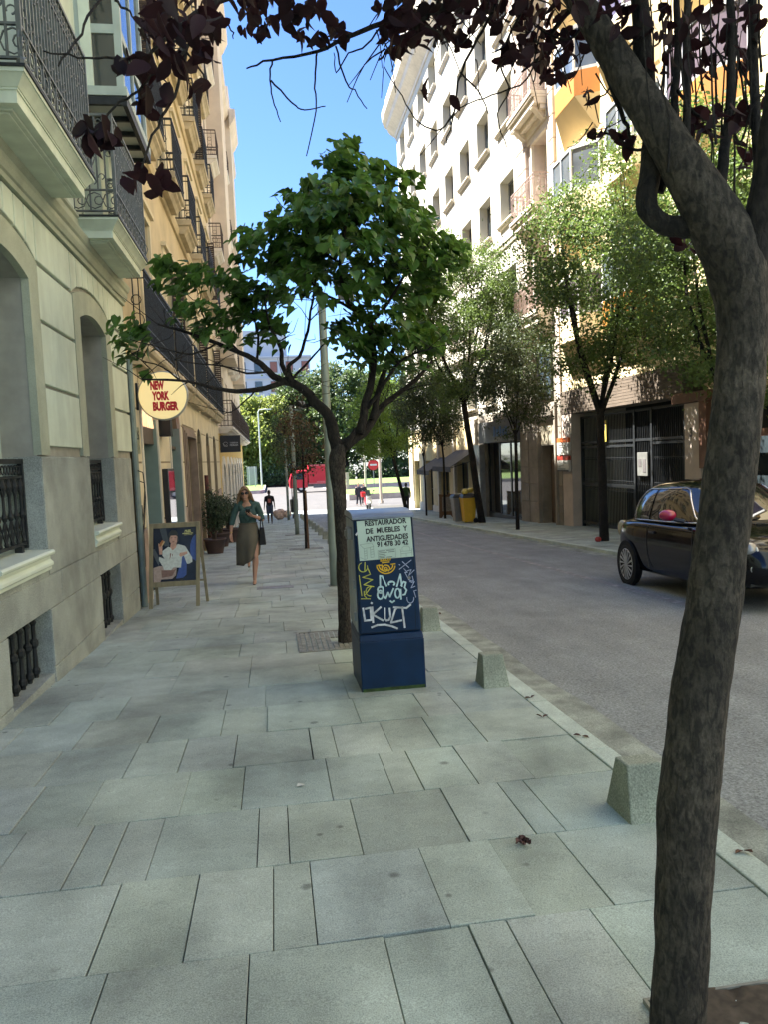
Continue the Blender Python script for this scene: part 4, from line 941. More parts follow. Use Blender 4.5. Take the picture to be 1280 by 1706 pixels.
# blue postal relay box
bluep = mat('kiosk_blue_paint', (.0018, .020, .062), rough=.45, spec=.3, var=.14, scale=5, bump=.03, bscale=20, stain=.15)
gryp = mat('kiosk_grey_paint', (.27, .29, .30), rough=.55, var=.12, scale=5, stain=.25)
Kx, Ky = .84, 5.9; K = thing('postal_kiosk', (Kx, Ky, gz(Ky)), 'dark blue metal postal box with a paper notice and graffiti standing on the pavement', 'postal box')
x0, x1, ya, yb = .588, 1.093, 5.62, 6.26
mb = MB(); zb = lambda y: gz(y)
mb.frust([(x0 + .004, ya, zb(ya) - .01), (x1 + .003, ya, zb(ya) - .01), (x1 + .003, yb, zb(yb) - .01), (x0 + .004, yb, zb(yb) - .01)], [(x0, ya, .155), (x1, ya, .155), (x1, yb, .155), (x0, yb, .155)])
mb.frust([(x0, ya, .155), (x1, ya, .155), (x1, yb, .155), (x0, yb, .155)], [(x0 + .004, ya + .03, .2), (x1 - .008, ya + .03, .2), (x1 - .008, yb - .03, .2), (x0 + .004, yb - .03, .2)])
mb.build('base', bluep, K, bevel=.008)
mb = MB(); mb.box(x0 + .012, x1 - .006, ya + .002, ya + .004, gz(5.62) - .008, gz(5.62) + .028)
mb.v = [(a, b - .004, c) for a, b, c in mb.v]; mb.build('moss_line', mat('moss', (.035, .065, .02), rough=1, var=.4, scale=30), K)
FY = 5.65
mb = MB(); mb.frust([(x0 + .005, FY, .2), (x1 - .01, FY, .2), (x1 - .01, 6.23, .2), (x0 + .005, 6.23, .2)], [(x0, FY, 1.095), (1.045, FY, 1.095), (1.045, 6.23, 1.095), (x0, 6.23, 1.095)])
mb.build('body', bluep, K, bevel=.018)
mb = MB(); mb.frust([(x0 - .003, FY + .03, .22), (x0 + .002, FY + .03, .22), (x0 + .002, 6.2, .22), (x0 - .003, 6.2, .22)], [(x0 - .007, FY + .03, 1.07), (x0 - .002, FY + .03, 1.07), (x0 - .002, 6.2, 1.07), (x0 - .007, 6.2, 1.07)])
mb.build('side_panel', gryp, K)
mb = MB(); n = 9; rs = []
for k in range(n + 1):                                   # rounded hood
    t = k / n; a = PI * t; y = FY - .012 + (6.25 - FY + .012) * (.5 - .5 * math.cos(a)); z = 1.098 + .035 * math.sin(a) ** .7
    rs.append([(x0 - .012, y, 1.086), (1.052, y, 1.086), (1.052, y, z + .004), (x0 - .012, y, z + .004)])
mb.rings(rs); mb.build('hood', mat('hood_metal', (.20, .23, .28), rough=.35, metal=.35, var=.1), K)
mb = MB(); mb.box(x0 - .05, x0 - .004, 5.72, 5.84, .93, 1.02); mb.box(x0 - .06, x0 - .05, 5.74, 5.82, .95, 1.0); mb.build('lock_box', mat('lock_metal', (.20, .19, .17), rough=.5, metal=.3), K, bevel=.006)
for z in (.55, .3): mb = MB(); mb.box(x0 - .02, x0 - .003, 5.72, 5.76, z, z + .065); mb.build('hinge', gryp, K)
mb = MB()
for (a, b, c, d) in ((x0 + .02, 1.03, 1.083, 1.087), (x0 + .02, 1.06, .212, .216)): mb.box(a, b, FY - .0012, FY + .01, c, d)
for (a, b) in ((x0 + .018, x0 + .021), (1.036, 1.039)): mb.box(a, b, FY - .0012, FY + .01, .22, 1.083)
mb.build('door_seam', bk_ := mat('seam_dark', (.003, .005, .009), rough=.9), K)
mb = MB(); mb.lathe((1.0, FY - .004, .62), [(.001, 0), (.012, 0), (.012, .006)], axis=1, n=12); mb.build('key_lock', mat('lock_metal', (.38, .36, .33)), K)
def KP(zx, zy, d=.0): return W(580 + zx / 7.757, 840 + zy / 7.757, FY - .002 - d)
pap = mat('mint_paper', (.54, .66, .57), rough=.7, var=.05, scale=4, stain=.08); blk_ = mat('black_print', (.01, .01, .012), rough=.6)
mb = MB(); q = [KP(105, 220), KP(812, 163), KP(852, 675), KP(148, 735)]
mb.frust([Vector((p.x, FY + .0, p.z)) for p in q][::-1], [Vector((p.x, FY - .0015, p.z)) for p in q][::-1]); paper = mb.build('paper_notice', pap, K)
def ktext(s, zx0, zx1, zy0, zy1, cap):
    a, b = KP(zx0, zy0), KP(zx1, zy1); d = (b - a); d.y = 0
    text('notice_lettering', s, blk_, paper, (a.x, FY - .0022, a.z), d, (-d.z, 0, d.x), cap / .72, width=d.length, bold=.0019, depth=.0003)
cap = .0395
ktext('RESTAURADOR', 215, 762, 282, 240, cap); ktext('DE  MUEBLES  Y', 228, 775, 384, 338, cap); ktext('ANTIGUEDADES', 232, 785, 486, 440, cap); ktext('91 478 30 42', 372, 785, 552, 518, cap * .97)
DOTS = [[(505, 400), (512, 399)], [(524, 398), (531, 397)]]
def strokes(name, mt, parent, lines, wd, z=.0, dep=.003):
    mb = MB()
    for ln in lines:
        pts = [KP(*p) for p in ln]
        for k in range(len(pts) - 1):
            a, b = pts[k], pts[k + 1]; d = b - a; d.y = 0
            if d.length < 1e-6: continue
            nrm = Vector((-d.z, 0, d.x)).normalized() * wd / 2; e = d.normalized() * wd * .35
            yy = FY - dep - .0001 * (k % 3)
            P = [a - e + nrm, a - e - nrm, b + e - nrm, b + e + nrm]
            mb.face([(p.x, yy, p.z) for p in P]); 
            for sd in (0, 1): pass
    return mb.build(name, mt, parent)
strokes('umlaut_dots', blk_, paper, DOTS, .0065)
pen = mat('pen_line', (.16, .22, .19), rough=.7)
strokes('desk_drawing', pen, paper, [[(150, 525), (300, 500), (330, 545), (205, 575), (150, 525)], [(205, 575), (215, 715), (245, 705), (238, 580)], [(205, 610), (240, 603)], [(208, 640), (242, 632)], [(211, 670), (243, 662)], [(285, 560), (292, 690), (340, 680)], [(325, 548), (335, 668)], [(288, 590), (328, 582)], [(290, 620), (330, 612)], [(292, 650), (333, 642)], [(155, 690), (215, 715)]], .0022)
strokes('chair_drawing', pen, paper, [[(705, 600), (702, 560), (730, 542), (780, 540), (803, 560), (805, 600)], [(680, 580), (690, 640), (825, 625), (830, 570)], [(690, 610), (825, 600)], [(690, 640), (690, 680)], [(755, 630), (757, 672)], [(830, 625), (830, 662)]], .0022)
strokes('printed_box', pen, paper, [[(382, 600), (615, 572), (622, 685), (390, 708), (382, 600)]], .002)
strokes('printed_lines', blk_, paper, [[(395, 610), (480, 600)], [(500, 598), (600, 588)], [(395, 632), (505, 620)], [(525, 618), (605, 608)], [(397, 655), (480, 646)], [(398, 676), (490, 666)], [(400, 694), (480, 685)], [(500, 684), (575, 676)]], .0035)
def arc(cx, cy, rx, ry, a0, a1, n=14): return [(cx + rx * math.cos(rad(a0 + (a1 - a0) * k / n)), cy + ry * math.sin(rad(a0 + (a1 - a0) * k / n))) for k in range(n + 1)]
hy = mat('horn_yellow', (.72, .44, .015), rough=.5, var=.08)
horn = [[(420, 735), (425, 712)], [(452, 730), (455, 710)], [(485, 728), (488, 706)], [(518, 726), (520, 703)], [(548, 722), (552, 700)], [(425, 735), (550, 720)], [(440, 756), (535, 745)],
        [(368, 792), (400, 790), (437, 786)], arc(490, 790, 122, 105, 178, 5, 22), [(612, 770), (560, 775)], arc(485, 788, 88, 78, 185, 100, 10), arc(520, 790, 62, 60, -12, 90, 10), [(437, 786), (437, 835)], [(437, 835), (452, 858), (490, 866), (520, 850)], arc(492, 830, 50, 44, 180, 410, 16), arc(492, 832, 18, 16, 0, 360, 10)]
strokes('horn_emblem', hy, K, horn, .0085)
gy = mat('graffiti_yellow', (.52, .52, .08), rough=.6, var=.25, scale=25); gw = mat('graffiti_ice', (.50, .66, .68), rough=.6, var=.15, scale=25); gg = mat('graffiti_white', (.55, .57, .60), rough=.6, var=.3, scale=18); gl = mat('graffiti_lilac', (.34, .38, .52), rough=.6, var=.3, scale=20)
strokes('yellow_graffiti', gy, K, [arc(190, 815, 58, 60, 250, -20, 16), [(215, 750), (212, 870)], [(247, 815), (285, 905), (185, 945), (315, 975), (200, 1040), (330, 1065)], [(140, 920), (175, 1185)], arc(282, 1125, 55, 60, 290, 80, 12), [(205, 1125), (205, 1180), (235, 1150), (300, 1060)], [(205, 1180), (245, 1222)], [(168, 1222), (285, 1222)]], .0065, dep=.0035)
strokes('ice_graffiti', gw, K, [[(415, 1075), (412, 925), (440, 930), (500, 1055)], arc(420, 1105, 38, 42, 0, 360, 14), arc(415, 1170, 36, 55, -90, 270, 14), [(450, 1085), (465, 1190), (490, 1215), (520, 1140), (545, 1195), (590, 1090)], arc(565, 1025, 40, 28, 150, 400, 12), [(535, 1010), (570, 1000)], [(635, 1060), (680, 905), (700, 1060)], [(690, 1050), (720, 1000), (750, 1010), (735, 1075), (760, 1110), (740, 1165), (715, 1170)], arc(645, 1150, 32, 60, -60, 290, 14), [(685, 1100), (690, 1225)], [(550, 1250), (575, 1268), (603, 1248)]], .0125, dep=.0036)
strokes('white_graffiti', gg, K, [[(192, 1345), (215, 1505), (298, 1495), (285, 1335), (225, 1350)], [(310, 1330), (322, 1525)], [(420, 1330), (315, 1425), (450, 1500)], [(475, 1345), (478, 1480), (500, 1502), (530, 1495), (550, 1455), (540, 1345)], [(630, 1345), (612, 1360), (560, 1530), (695, 1500)], [(595, 1330), (760, 1340), (810, 1298)], [(705, 1330), (738, 1590)], [(305, 1590), (380, 1560), (480, 1555), (570, 1575), (640, 1605)], [(298, 1275), (306, 1280)], [(100, 395), (118, 372)]], .0145, dep=.0037)
strokes('lilac_graffiti', gl, K, [[(708, 742), (790, 818)], [(820, 722), (668, 840)], [(725, 830), (770, 880), (740, 880), (790, 975), (820, 990)], [(770, 860), (820, 845), (790, 920), (860, 850)], [(800, 1000), (850, 985), (835, 930)], [(820, 1010), (860, 1000), (820, 1080), (870, 1060)], arc(810, 1215, 45, 62, -10, 190, 12), [(890, 1110), (855, 1120), (880, 1200)], [(665, 780), (675, 785)]], .0065, dep=.0034)
# lamp posts
pole = mat('grey_green_pole', (.24, .29, .25), rough=.5, var=.08, scale=3, stain=.15, metal=.2)
for k, (x, y, lab) in enumerate(((.92, 12.25, 'tall grey green lamp post behind the big leaved tree'), (.80, 27.9, 'slim grey lamp post between the staked saplings further along'), (.80, 43.5, 'farthest lamp post near the end of the shaded pavement'))):
    t = thing('street_lamp', (x, y, gz(y)), lab, 'street lamp', 'lamp posts along the pavement'); g = gz(y)
    mb = MB(); mb.lathe((x, y, g - .02), [(.078, 0), (.075, .5), (.068, 2.4), (.06, 4.72), (.05, 4.74)], n=18); mb.build('post', pole, t, smooth=False)
    for p in t.children[0].data.polygons: p.use_smooth = len(p.vertices) == 4
    mb = MB(); mb.tube([(x - .03, y, g + 4.55), (x + .36, y, g + 4.55)], .022, 8); mb.build('arm', pole, t)
    mb = MB(); mb.frust([(x + .28, y - .14, g + 4.62), (x + .52, y - .14, g + 4.58), (x + .52, y + .14, g + 4.58), (x + .28, y + .14, g + 4.62)], [(x + .26, y - .17, g + 4.88), (x + .5, y - .17, g + 4.84), (x + .5, y + .17, g + 4.84), (x + .26, y + .17, g + 4.88)]); mb.build('lamp_head', mat('lamp_head_grey', (.28, .29, .28), rough=.4), t, bevel=.015)
    mb = MB(); mb.box(x - .10, x + .10, y - .10, y + .10, g - .05, g + .012); mb.build('foot_plate', gratem, t)
for y, lab in ((27.9, 'rusty square ground plate at the slim lamp post foot'),): 
    mb = MB(); mb.frust([(.35, y - .3, gz(y - .3) - .02), (1.25, y - .3, gz(y - .3) - .02), (1.25, y + .3, gz(y + .3) - .02), (.35, y + .3, gz(y + .3) - .02)], [(.35, y - .3, gz(y - .3) + .01), (1.25, y - .3, gz(y - .3) + .01), (1.25, y + .3, gz(y + .3) + .01), (.35, y + .3, gz(y + .3) + .01)])
    tag(mb.build('ground_plate', gratem, loc=(.8, y, gz(y))), lab, 'ground plate')
mb = MB(); dx, dy = -.05, 12.55; dg = gz(dy)
for k in range(9): mb.box(dx - .27 + k * .06, dx - .235 + k * .06, dy - .13, dy + .13, dg - .02, dg + .006)
mb.frust([(dx - .3, dy - .16, gz(dy - .16) - .02), (dx + .3, dy - .16, gz(dy - .16) - .02), (dx + .3, dy + .16, gz(dy + .16) - .02), (dx - .3, dy + .16, gz(dy + .16) - .02)], [(dx - .3, dy - .16, gz(dy - .16) + .003), (dx + .3, dy - .16, gz(dy - .16) + .003), (dx + .3, dy + .16, gz(dy + .16) + .003), (dx - .3, dy + .16, gz(dy + .16) + .003)])
tag(mb.build('drain_cover', mat('drain_steel', (.23, .23, .23), rough=.6, var=.2), loc=(dx, dy, dg)), 'ribbed metal drain cover set in the paving near the walking woman', 'drain cover')
# A-board with the food poster
AB = thing('pavement_sign', (-1.45, 11.15, gz(11.15)), 'wooden framed pavement board with a dark fashion style food poster by the restaurant', 'pavement sign')
olive = mat('olive_wood', (.24, .215, .13), rough=.65, var=.18, scale=5, stretch=(4, 4, 1)); g = gz(11.1)
def ABP(u, v, d=0.):                                     # board face: u 0..1 across, v height in metres along the slope
    a, b = Vector((-1.83, 11.02, g)), Vector((-1.125, 11.02, g)); tl = Vector((-1.775, 11.17, g + 1.19)) - a
    p = a.lerp(b, u) + tl * (v / 1.19); return Vector((p.x, p.y - d, p.z))
def abox(mb, u0, u1, v0, v1, th=.03):
    f = [ABP(u0, v0, th), ABP(u1, v0, th), ABP(u1, v1, th), ABP(u0, v1, th)]; k = [ABP(u0, v0, -.005), ABP(u1, v0, -.005), ABP(u1, v1, -.005), ABP(u0, v1, -.005)]; mb.frust(k, f)
mb = MB(); abox(mb, 0, .075, 0, 1.2); abox(mb, .925, 1, 0, 1.2); abox(mb, .0755, .9245, 1.13, 1.2, .029); abox(mb, .0755, .9245, .30, .37, .029); mb.build('front_frame', olive, AB, bevel=.004)
mb = MB()
for u in (.04, .96):
    tp = ABP(u, 1.17); mb.tube([tp + Vector((0, .03, 0)), Vector((tp.x + (.05 if u > .5 else -.02), 11.42, gz(11.42)))], .028, 4)
mb.tube([Vector((-1.79, 11.36, g + .32)), Vector((-1.08, 11.36, g + .32))], .02, 4); mb.build('rear_leg', olive, AB)
mb = MB(); mb.frust([ABP(.07, .36, -.004), ABP(.93, .36, -.004), ABP(.93, 1.14, -.004), ABP(.07, 1.14, -.004)], [ABP(.07, .36, .006), ABP(.93, .36, .006), ABP(.93, 1.14, .006), ABP(.07, 1.14, .006)])
poster = mb.build('poster', mat('poster_navy', (.012, .018, .035), rough=.25, var=.4, scale=3), AB)
def PP(zx, zy, d): return ABP(.075 + .85 * (zx - 270) / 788, 1.13 - .76 * (zy - 237) / 945, .007 + d)
def pshape(name, col, polys, d):
    mb = MB()
    for q in polys: mb.face([PP(x, y, d) for x, y in q][::-1])
    mb.build(name, mat('ink_' + name, col, rough=.35, var=.12, scale=30), poster)
pshape('grey_beam', (.06, .075, .085), [[(385, 240), (500, 240), (570, 560), (480, 560)], [(270, 600), (300, 600), (400, 800), (370, 900), (270, 700)]], .0006)
pshape('blue_chair', (.05, .10, .32), [arc(1075, 640, 130, 270, 180, 268, 10) + [(1056, 380), (1056, 850), (960, 780)], [(790, 760), (890, 720), (880, 1080), (820, 1130), (690, 1140), (760, 900)]], .0008)
pshape('trousers', (.42, .33, .28), [[(275, 930), (390, 900), (700, 950), (690, 1080), (620, 1140), (420, 1140), (400, 1190), (280, 1190)]], .0010)
pshape('trouser_fold', (.22, .13, .10), [[(420, 980), (640, 985), (690, 970), (620, 1090), (430, 1110)]], .0012)
pshape('white_blouse', (.60, .66, .62), [[(545, 570), (440, 640), (440, 720), (480, 780), (380, 740), (375, 800), (450, 920), (470, 975), (600, 985), (640, 940), (780, 950), (800, 760), (830, 740), (890, 890), (930, 890), (990, 860), (985, 780), (880, 610), (850, 570), (720, 530), (640, 610)]], .0014)
pshape('skin', (.56, .34, .25), [arc(645, 440, 82, 95, 0, 360, 20), [(590, 520), (700, 520), (690, 590), (625, 640), (580, 580)], [(362, 500), (440, 560), (435, 700), (385, 700), (375, 610)], [(760, 690), (890, 670), (900, 710), (770, 760), (745, 730)]], .0017)
pshape('hair', (.025, .03, .025), [[(545, 480), (550, 340), (600, 280), (680, 280), (715, 330), (740, 470), (705, 505), (715, 400), (690, 375), (590, 375), (570, 420), (565, 500)]], .0020)
pshape('face_marks', (.18, .07, .055), [[(590, 412), (622, 408), (622, 418), (592, 422)], [(660, 408), (692, 412), (690, 422), (660, 418)], [(620, 482), (660, 482), (655, 495), (625, 495)], [(580, 690), (600, 690), (590, 750), (570, 800)], [(620, 700), (632, 700), (628, 745), (618, 740)]], .0022)
pshape('bun', (.36, .14, .04), [[(390, 500), (440, 445), (465, 470), (410, 560), (380, 560)]], .0023)
pshape('bun_filling', (.62, .45, .22), [[(430, 520), (465, 465), (485, 480), (445, 545), (415, 570)]], .0024)
pshape('yellow_caption', (.62, .60, .22), [[(850, 290), (895, 290), (895, 308), (850, 308)], [(905, 288), (955, 288), (955, 306), (905, 306)], [(840, 318), (858, 318), (858, 332), (840, 332)], [(868, 316), (965, 316), (965, 331), (868, 331)], [(805, 343), (940, 341), (940, 358), (805, 360)], [(950, 341), (1000, 340), (1000, 356), (950, 357)], [(835, 374), (985, 372), (985, 378), (835, 380)]], .0012)
mb = MB(); mb.frust([ABP(.07, .36, .0345), ABP(.93, .36, .0345), ABP(.93, 1.14, .0345), ABP(.07, 1.14, .0345)], [ABP(.07, .36, .0350), ABP(.93, .36, .0350), ABP(.93, 1.14, .0350), ABP(.07, 1.14, .0350)]) if False else None
# potted shrubs
leafD = mat('shrub_leaf', (.045, .075, .035), rough=.5, var=.3, scale=8, trans=.15)
potm = mat('brown_pot', (.07, .042, .035), rough=.6, var=.15, scale=4, stain=.2)
def leafq(mb, p, d, nrm, L, wd, fold=.25):               # a small pointed leaf: two folded halves
    s = d.cross(nrm)
    if s.length < 1e-5: return
    s.normalize(); nn = s.cross(d).normalized()
    m1, m2 = p + d * L * .35, p + d * L * .7; t = p + d * L - nn * L * .08; up = nn * wd * fold
    i = mb.idx([p, m1 + s * wd + up, m2 + s * wd * .8 + up, t, m2 - s * wd * .8 + up, m1 - s * wd + up])
    mb.fi((i, i + 1, i + 2, i + 3)); mb.fi((i, i + 3, i + 4, i + 5))
def rv(r=R): return Vector((r.gauss(0, 1), r.gauss(0, 1), r.gauss(0, 1))).normalized()
def pot(x, y, r, h, crown, n, lab):
    g = gz(y); t = thing('potted_shrub', (x, y, g), lab, 'potted plant', 'potted shrubs along the yellow house')
    mb = MB(); mb.lathe((x, y, g - .01), [(r * .68, 0), (r * .7, .02), (r * .96, h * .88), (r * 1.04, h * .9), (r * 1.04, h), (r * .94, h), (r * .9, h * .93), (0.01, h * .93)], n=28); o = mb.build('pot', potm, t)
    for p in o.data.polygons: p.use_smooth = True
    mb = MB(); rr = random.Random(int(y * 10)); tips = []
    for k in range(26):
        a = rr.uniform(0, 2 * PI); q = rr.uniform(.1, 1) * crown[0]; zt = crown[1] * rr.uniform(.45, 1)
        p0 = Vector((x + rr.uniform(-.06, .06), y + rr.uniform(-.06, .06), g + h * .9)); p2 = Vector((x + q * math.cos(a), y + q * math.sin(a), g + h + zt)); p1 = p0.lerp(p2, .5) + Vector((0, 0, .1))
        mb.tube([p0, p1, p2], [.012, .008, .003], 5); tips.append((p0, p1, p2))
    mb.build('stems', mat('twig_brown', (.07, .05, .035), rough=.9), t)
    mb = MB()
    for k in range(n):
        p0, p1, p2 = rr.choice(tips); f = rr.uniform(.25, 1.0); p = (p0.lerp(p1, f * 2) if f < .5 else p1.lerp(p2, f * 2 - 1)) + rv(rr) * rr.uniform(.02, .13)
        d = (rv(rr) + Vector((0, 0, .3))).normalized(); leafq(mb, p, d, rv(rr), rr.uniform(.05, .085), rr.uniform(.011, .017))
    mb.build('foliage', leafD, t)
pot(-1.64, 20.95, .30, .42, (.46, 1.35), 3200, 'nearest shrub in a dark brown pot beside the yellow house wall')
pot(-1.66, 23.6, .30, .45, (.42, 1.15), 1800, 'middle shrub in a brown pot behind the nearest one')
pot(-1.52, 25.6, .32, .48, (.45, 1.1), 1800, 'farthest shrub in a brown pot behind the walking woman')
mb = MB(); mb.tube([(-1.80, 21.35, gz(21.3)), (-1.80, 21.35, 1.25)], .055, 10); tag(mb.build('rusty_post', mat('rust_red', (.12, .04, .03), rough=.7, var=.3), loc=(-1.8, 21.35, gz(21.3))), 'slim rust brown post standing behind the nearest potted shrub', 'post')
# litter on the pavement
mb = MB(); p = Vector((.98, 3.0, gz(3.0)))
for k in range(7): leafq(mb, p + Vector((R.uniform(-.012, .012), R.uniform(-.012, .012), .004 + k * .003)), Vector((R.uniform(-1, 1), R.uniform(-1, 1), R.uniform(.1, .9))).normalized(), rv(), .035, .014, .6)
tag(mb.build('dry_leaf', mat('dry_purple_leaf', (.06, .022, .022), rough=.7, var=.3), loc=p), 'crumpled dark dry leaf lying on the slabs left of the near trunk', 'dry leaf')
for k, (px_, py_) in enumerate(((970, 1228), (886, 1164), (905, 1197), (735, 1018), (1240, 1420))):
    q = ray(px_, py_); tt = (HC + .0) / (-q.z - .042 * q.y); p = Vector((q.x * tt, q.y * tt, 0)); p.z = gz(p.y) + (.004 if p.x < 1.84 else -.046); mb = MB()
    for j in range(2): leafq(mb, p + Vector((0, 0, .004)), Vector((R.uniform(-1, 1), R.uniform(-1, 1), R.uniform(.0, .25))).normalized(), Vector((R.uniform(-.4, .4), R.uniform(-.4, .4), 1)), .05, .012, .5)
    tag(mb.build('fallen_leaf', mat('fallen_brown_leaf', (.10, .04, .022), rough=.7, var=.4), loc=p), 'small dry brown leaf lying along the kerb and gutter edge', 'fallen leaf', 'fallen leaves along the kerb')
for k, (px_, py_) in enumerate(((500, 1310), (288, 1134), (246, 1106), (572, 1277))):
    q = ray(px_, py_); tt = HC / (-q.z - .042 * q.y); p = Vector((q.x * tt, q.y * tt, 0)); p.z = gz(p.y)
    mb = MB(); mb.face([p + Vector((-.02, -.008, .006)), p + Vector((.016, -.014, .012)), p + Vector((.022, .008, .007)), p + Vector((-.012, .014, .013))])
    if k in (0, 1): tag(mb.build('paper_scrap', mat('scrap_white', (.6, .6, .56), rough=.8), loc=p), ('tiny white paper scrap on the slabs in the middle of the pavement', 'small white paper scrap on the slabs near the basement window')[k], 'litter')
# rubbish bins and menu board on the far pavement
yb_ = mat('yellow_bin_plastic', (.62, .38, .02), rough=.45, var=.06, stain=.1); gb_ = mat('grey_bin_plastic', (.22, .21, .19), rough=.5, var=.1); bk = mat('black_lid', (.015, .015, .016), rough=.4)
def wheelie(x, y, body, lab):
    g = gz(y) + .03; t = thing('wheeled_bin', (x, y, g), lab, 'bin', 'wheeled bins on the far pavement')
    mb = MB(); mb.frust([(x - .2, y - .22, g + .05), (x + .2, y - .22, g + .05), (x + .2, y + .22, g + .05), (x - .2, y + .22, g + .05)], [(x - .27, y - .3, g + .95), (x + .27, y - .3, g + .95), (x + .27, y + .3, g + .95), (x - .27, y + .3, g + .95)])
    mb.box(x - .29, x + .29, y - .32, y + .32, g + .93, g + 1.0); mb.build('body', body, t, bevel=.015)
    mb = MB(); n = 8
    mb.rings([[(x - .3 + .6 * 0, y - .33, g + 1.0), (x + .3, y - .33, g + 1.0), (x + .3, y + .33, g + 1.0), (x - .3, y + .33, g + 1.0)], [(x - .28, y - .3, g + 1.08), (x + .28, y - .3, g + 1.08), (x + .28, y + .3, g + 1.08), (x - .28, y + .3, g + 1.08)], [(x - .2, y - .22, g + 1.16), (x + .2, y - .22, g + 1.16), (x + .2, y + .22, g + 1.16), (x - .2, y + .22, g + 1.16)]]); mb.build('lid', bk, t, bevel=.02)
    for s in (-1, 1):
        mb = MB(); mb.lathe((x + .22, y + s * .26 - .03, g + .1), [(.1, 0), (.1, .06)], axis=1, n=16); mb.build('wheel', bk, t)
    return t
wheelie(7.62, 29.0, yb_, 'yellow wheeled bin with a black lid on the far pavement')
wheelie(7.42, 29.75, gb_, 'grey wheeled bin half hidden behind the yellow bin')
mb = MB()
for k in range(5): mb.ell((7.6 + R.uniform(-.16, .16), 29.0 + R.uniform(-.2, .2), gz(29) + 1.26 + R.uniform(-.02, .06)), .14, .14, .10, 9, 6)
tag(mb.build('rubbish_bag', mat('bag_yellow', (.55, .42, .06), rough=.35, var=.3, scale=12), loc=(7.6, 29, gz(29) + 1.2)), 'yellow rubbish bags bulging on top of the yellow bin', 'rubbish bag')
t = thing('menu_board', (8.08, 34.7, gz(34.7) + .03), 'brown carved menu board standing on the far pavement', 'pavement sign'); g = gz(34.7) + .03
brw = mat('board_brown', (.17, .09, .045), rough=.6, var=.2)
mb = MB(); P = [(7.70, g), (7.82, g), (7.9, g + .12), (8.25, g + .12), (8.33, g), (8.45, g), (8.42, g + 1.0), (8.45, g + 1.12), (8.08, g + 1.08), (7.7, g + 1.12), (7.73, g + 1.0)]
mb.prism(P, 1, 34.68, 34.73); mb.build('board', brw, t)
mb = MB(); mb.box(7.85, 8.31, 34.66, 34.68, g + .3, g + .98); o = mb.build('menu_sheet', mat('menu_grey', (.26, .23, .20), rough=.6, var=.3, scale=18), t)
# small red litter by the far tree
mb = MB(); mb.ell((7.62, 17.0, gz(17) + .09), .08, .07, .07, 10, 6); tag(mb.build('red_cup', mat('red_litter', (.4, .04, .03), rough=.5), loc=(7.62, 17, gz(17) + .03)), 'small red litter at the foot of the tree beside the black car', 'litter')
# ================================================================ THE CAR
blackp = mat('black_car_paint', (.004, .004, .006), rough=.10, var=.2, spec=.3, coat=.12)
cglass = glassmat('car_glass', (.015, .018, .018), rough=.02); chrome = mat('chrome', (.6, .6, .6), rough=.12, metal=1, var=.02)
tyre = mat('tyre_rubber', (.015, .015, .015), rough=.85); rimm = mat('rim_silver', (.52, .52, .52), rough=.35, metal=.3, var=.05)
CAR = thing('parked_car', (6.03, 9.34, gz(9.34) - .055), 'small black three door hatchback with a crimson mirror parked beyond the near trunk', 'car')
fw = Vector((0, -1, .042)).normalized(); upv = Vector((0, .042, 1)).normalized(); lf = upv.cross(fw)
ya_ = rad(3.6); fw = (Matrix.Rotation(-ya_, 3, 'Z') @ fw); lf = upv.cross(fw).normalized(); CAR.location = Vector((6.03, 10.5, gz(10.5) - .055)) + fw * 1.16; ORG[CAR.name] = CAR.location.copy()
CAR.rotation_euler = Matrix((fw, lf, upv)).transposed().to_euler()
ST = [(-1.80, .44, .50, .74, .86), (-1.775, .36, .62, .80, .93), (-1.70, .28, .735, .86, .97), (-1.5, .22, .80, .92, 1.0), (-1.16, .20, .835, .945, 1.0), (-.75, .19, .83, .95, 1.0), (-.2, .19, .825, .945, .99), (.35, .19, .825, .935, .985), (.8, .19, .825, .925, .985), (1.16, .20, .83, .90, .965), (1.42, .22, .80, .83, .915), (1.6, .26, .74, .74, .845), (1.72, .31, .655, .66, .76), (1.79, .37, .55, .58, .67), (1.82, .44, .42, .52, .58)]
mb = MB(); rs = []
for x, zb_, w_, zs, zt in ST:
    m = (zb_ + zs) / 2
    half = [(0, zb_), (w_ * .86, zb_), (w_ * .97, zb_ + .07), (w_, m - .05), (w_ * .995, m + (zs - m) * .55), (w_ * .965, zs - .02), (w_ * .90, zs + (zt - zs) * .35), (w_ * .55, zt - .012), (0, zt)]
    rs.append([(x, y, z) for y, z in half] + [(x, -y, z) for y, z in half[-2:0:-1]])
mb.smooth = True; mb.rings(rs)
body = mb.build('body', blackp, CAR, local=True, smooth=True, sub=2)
CZ = [(.90, -1.60, 1.12, .775), (.97, -1.60, 1.04, .77), (1.10, -1.57, .84, .735), (1.25, -1.45, .60, .685), (1.36, -1.30, .42, .635), (1.44, -1.14, .26, .575), (1.495, -.92, .06, .47), (1.525, -.62, -.22, .28), (1.53, -.5, -.32, .14)]
def cabz(z):
    for a, b in zip(CZ, CZ[1:]):
        if a[0] <= z <= b[0]: f = (z - a[0]) / (b[0] - a[0]); return [a[k] + (b[k] - a[k]) * f for k in (1, 2, 3)]
    return CZ[-1][1:]
NE = 3.3
def caby(x, z, off=0.):
    xr, xf, hw = cabz(z); a = (xf - xr) / 2; t = (x - (xr + xf) / 2) / a; t = max(-1, min(1, t)); return (hw * (1 - abs(t) ** NE) ** (1 / NE)) + off
mb = MB(); rs = []
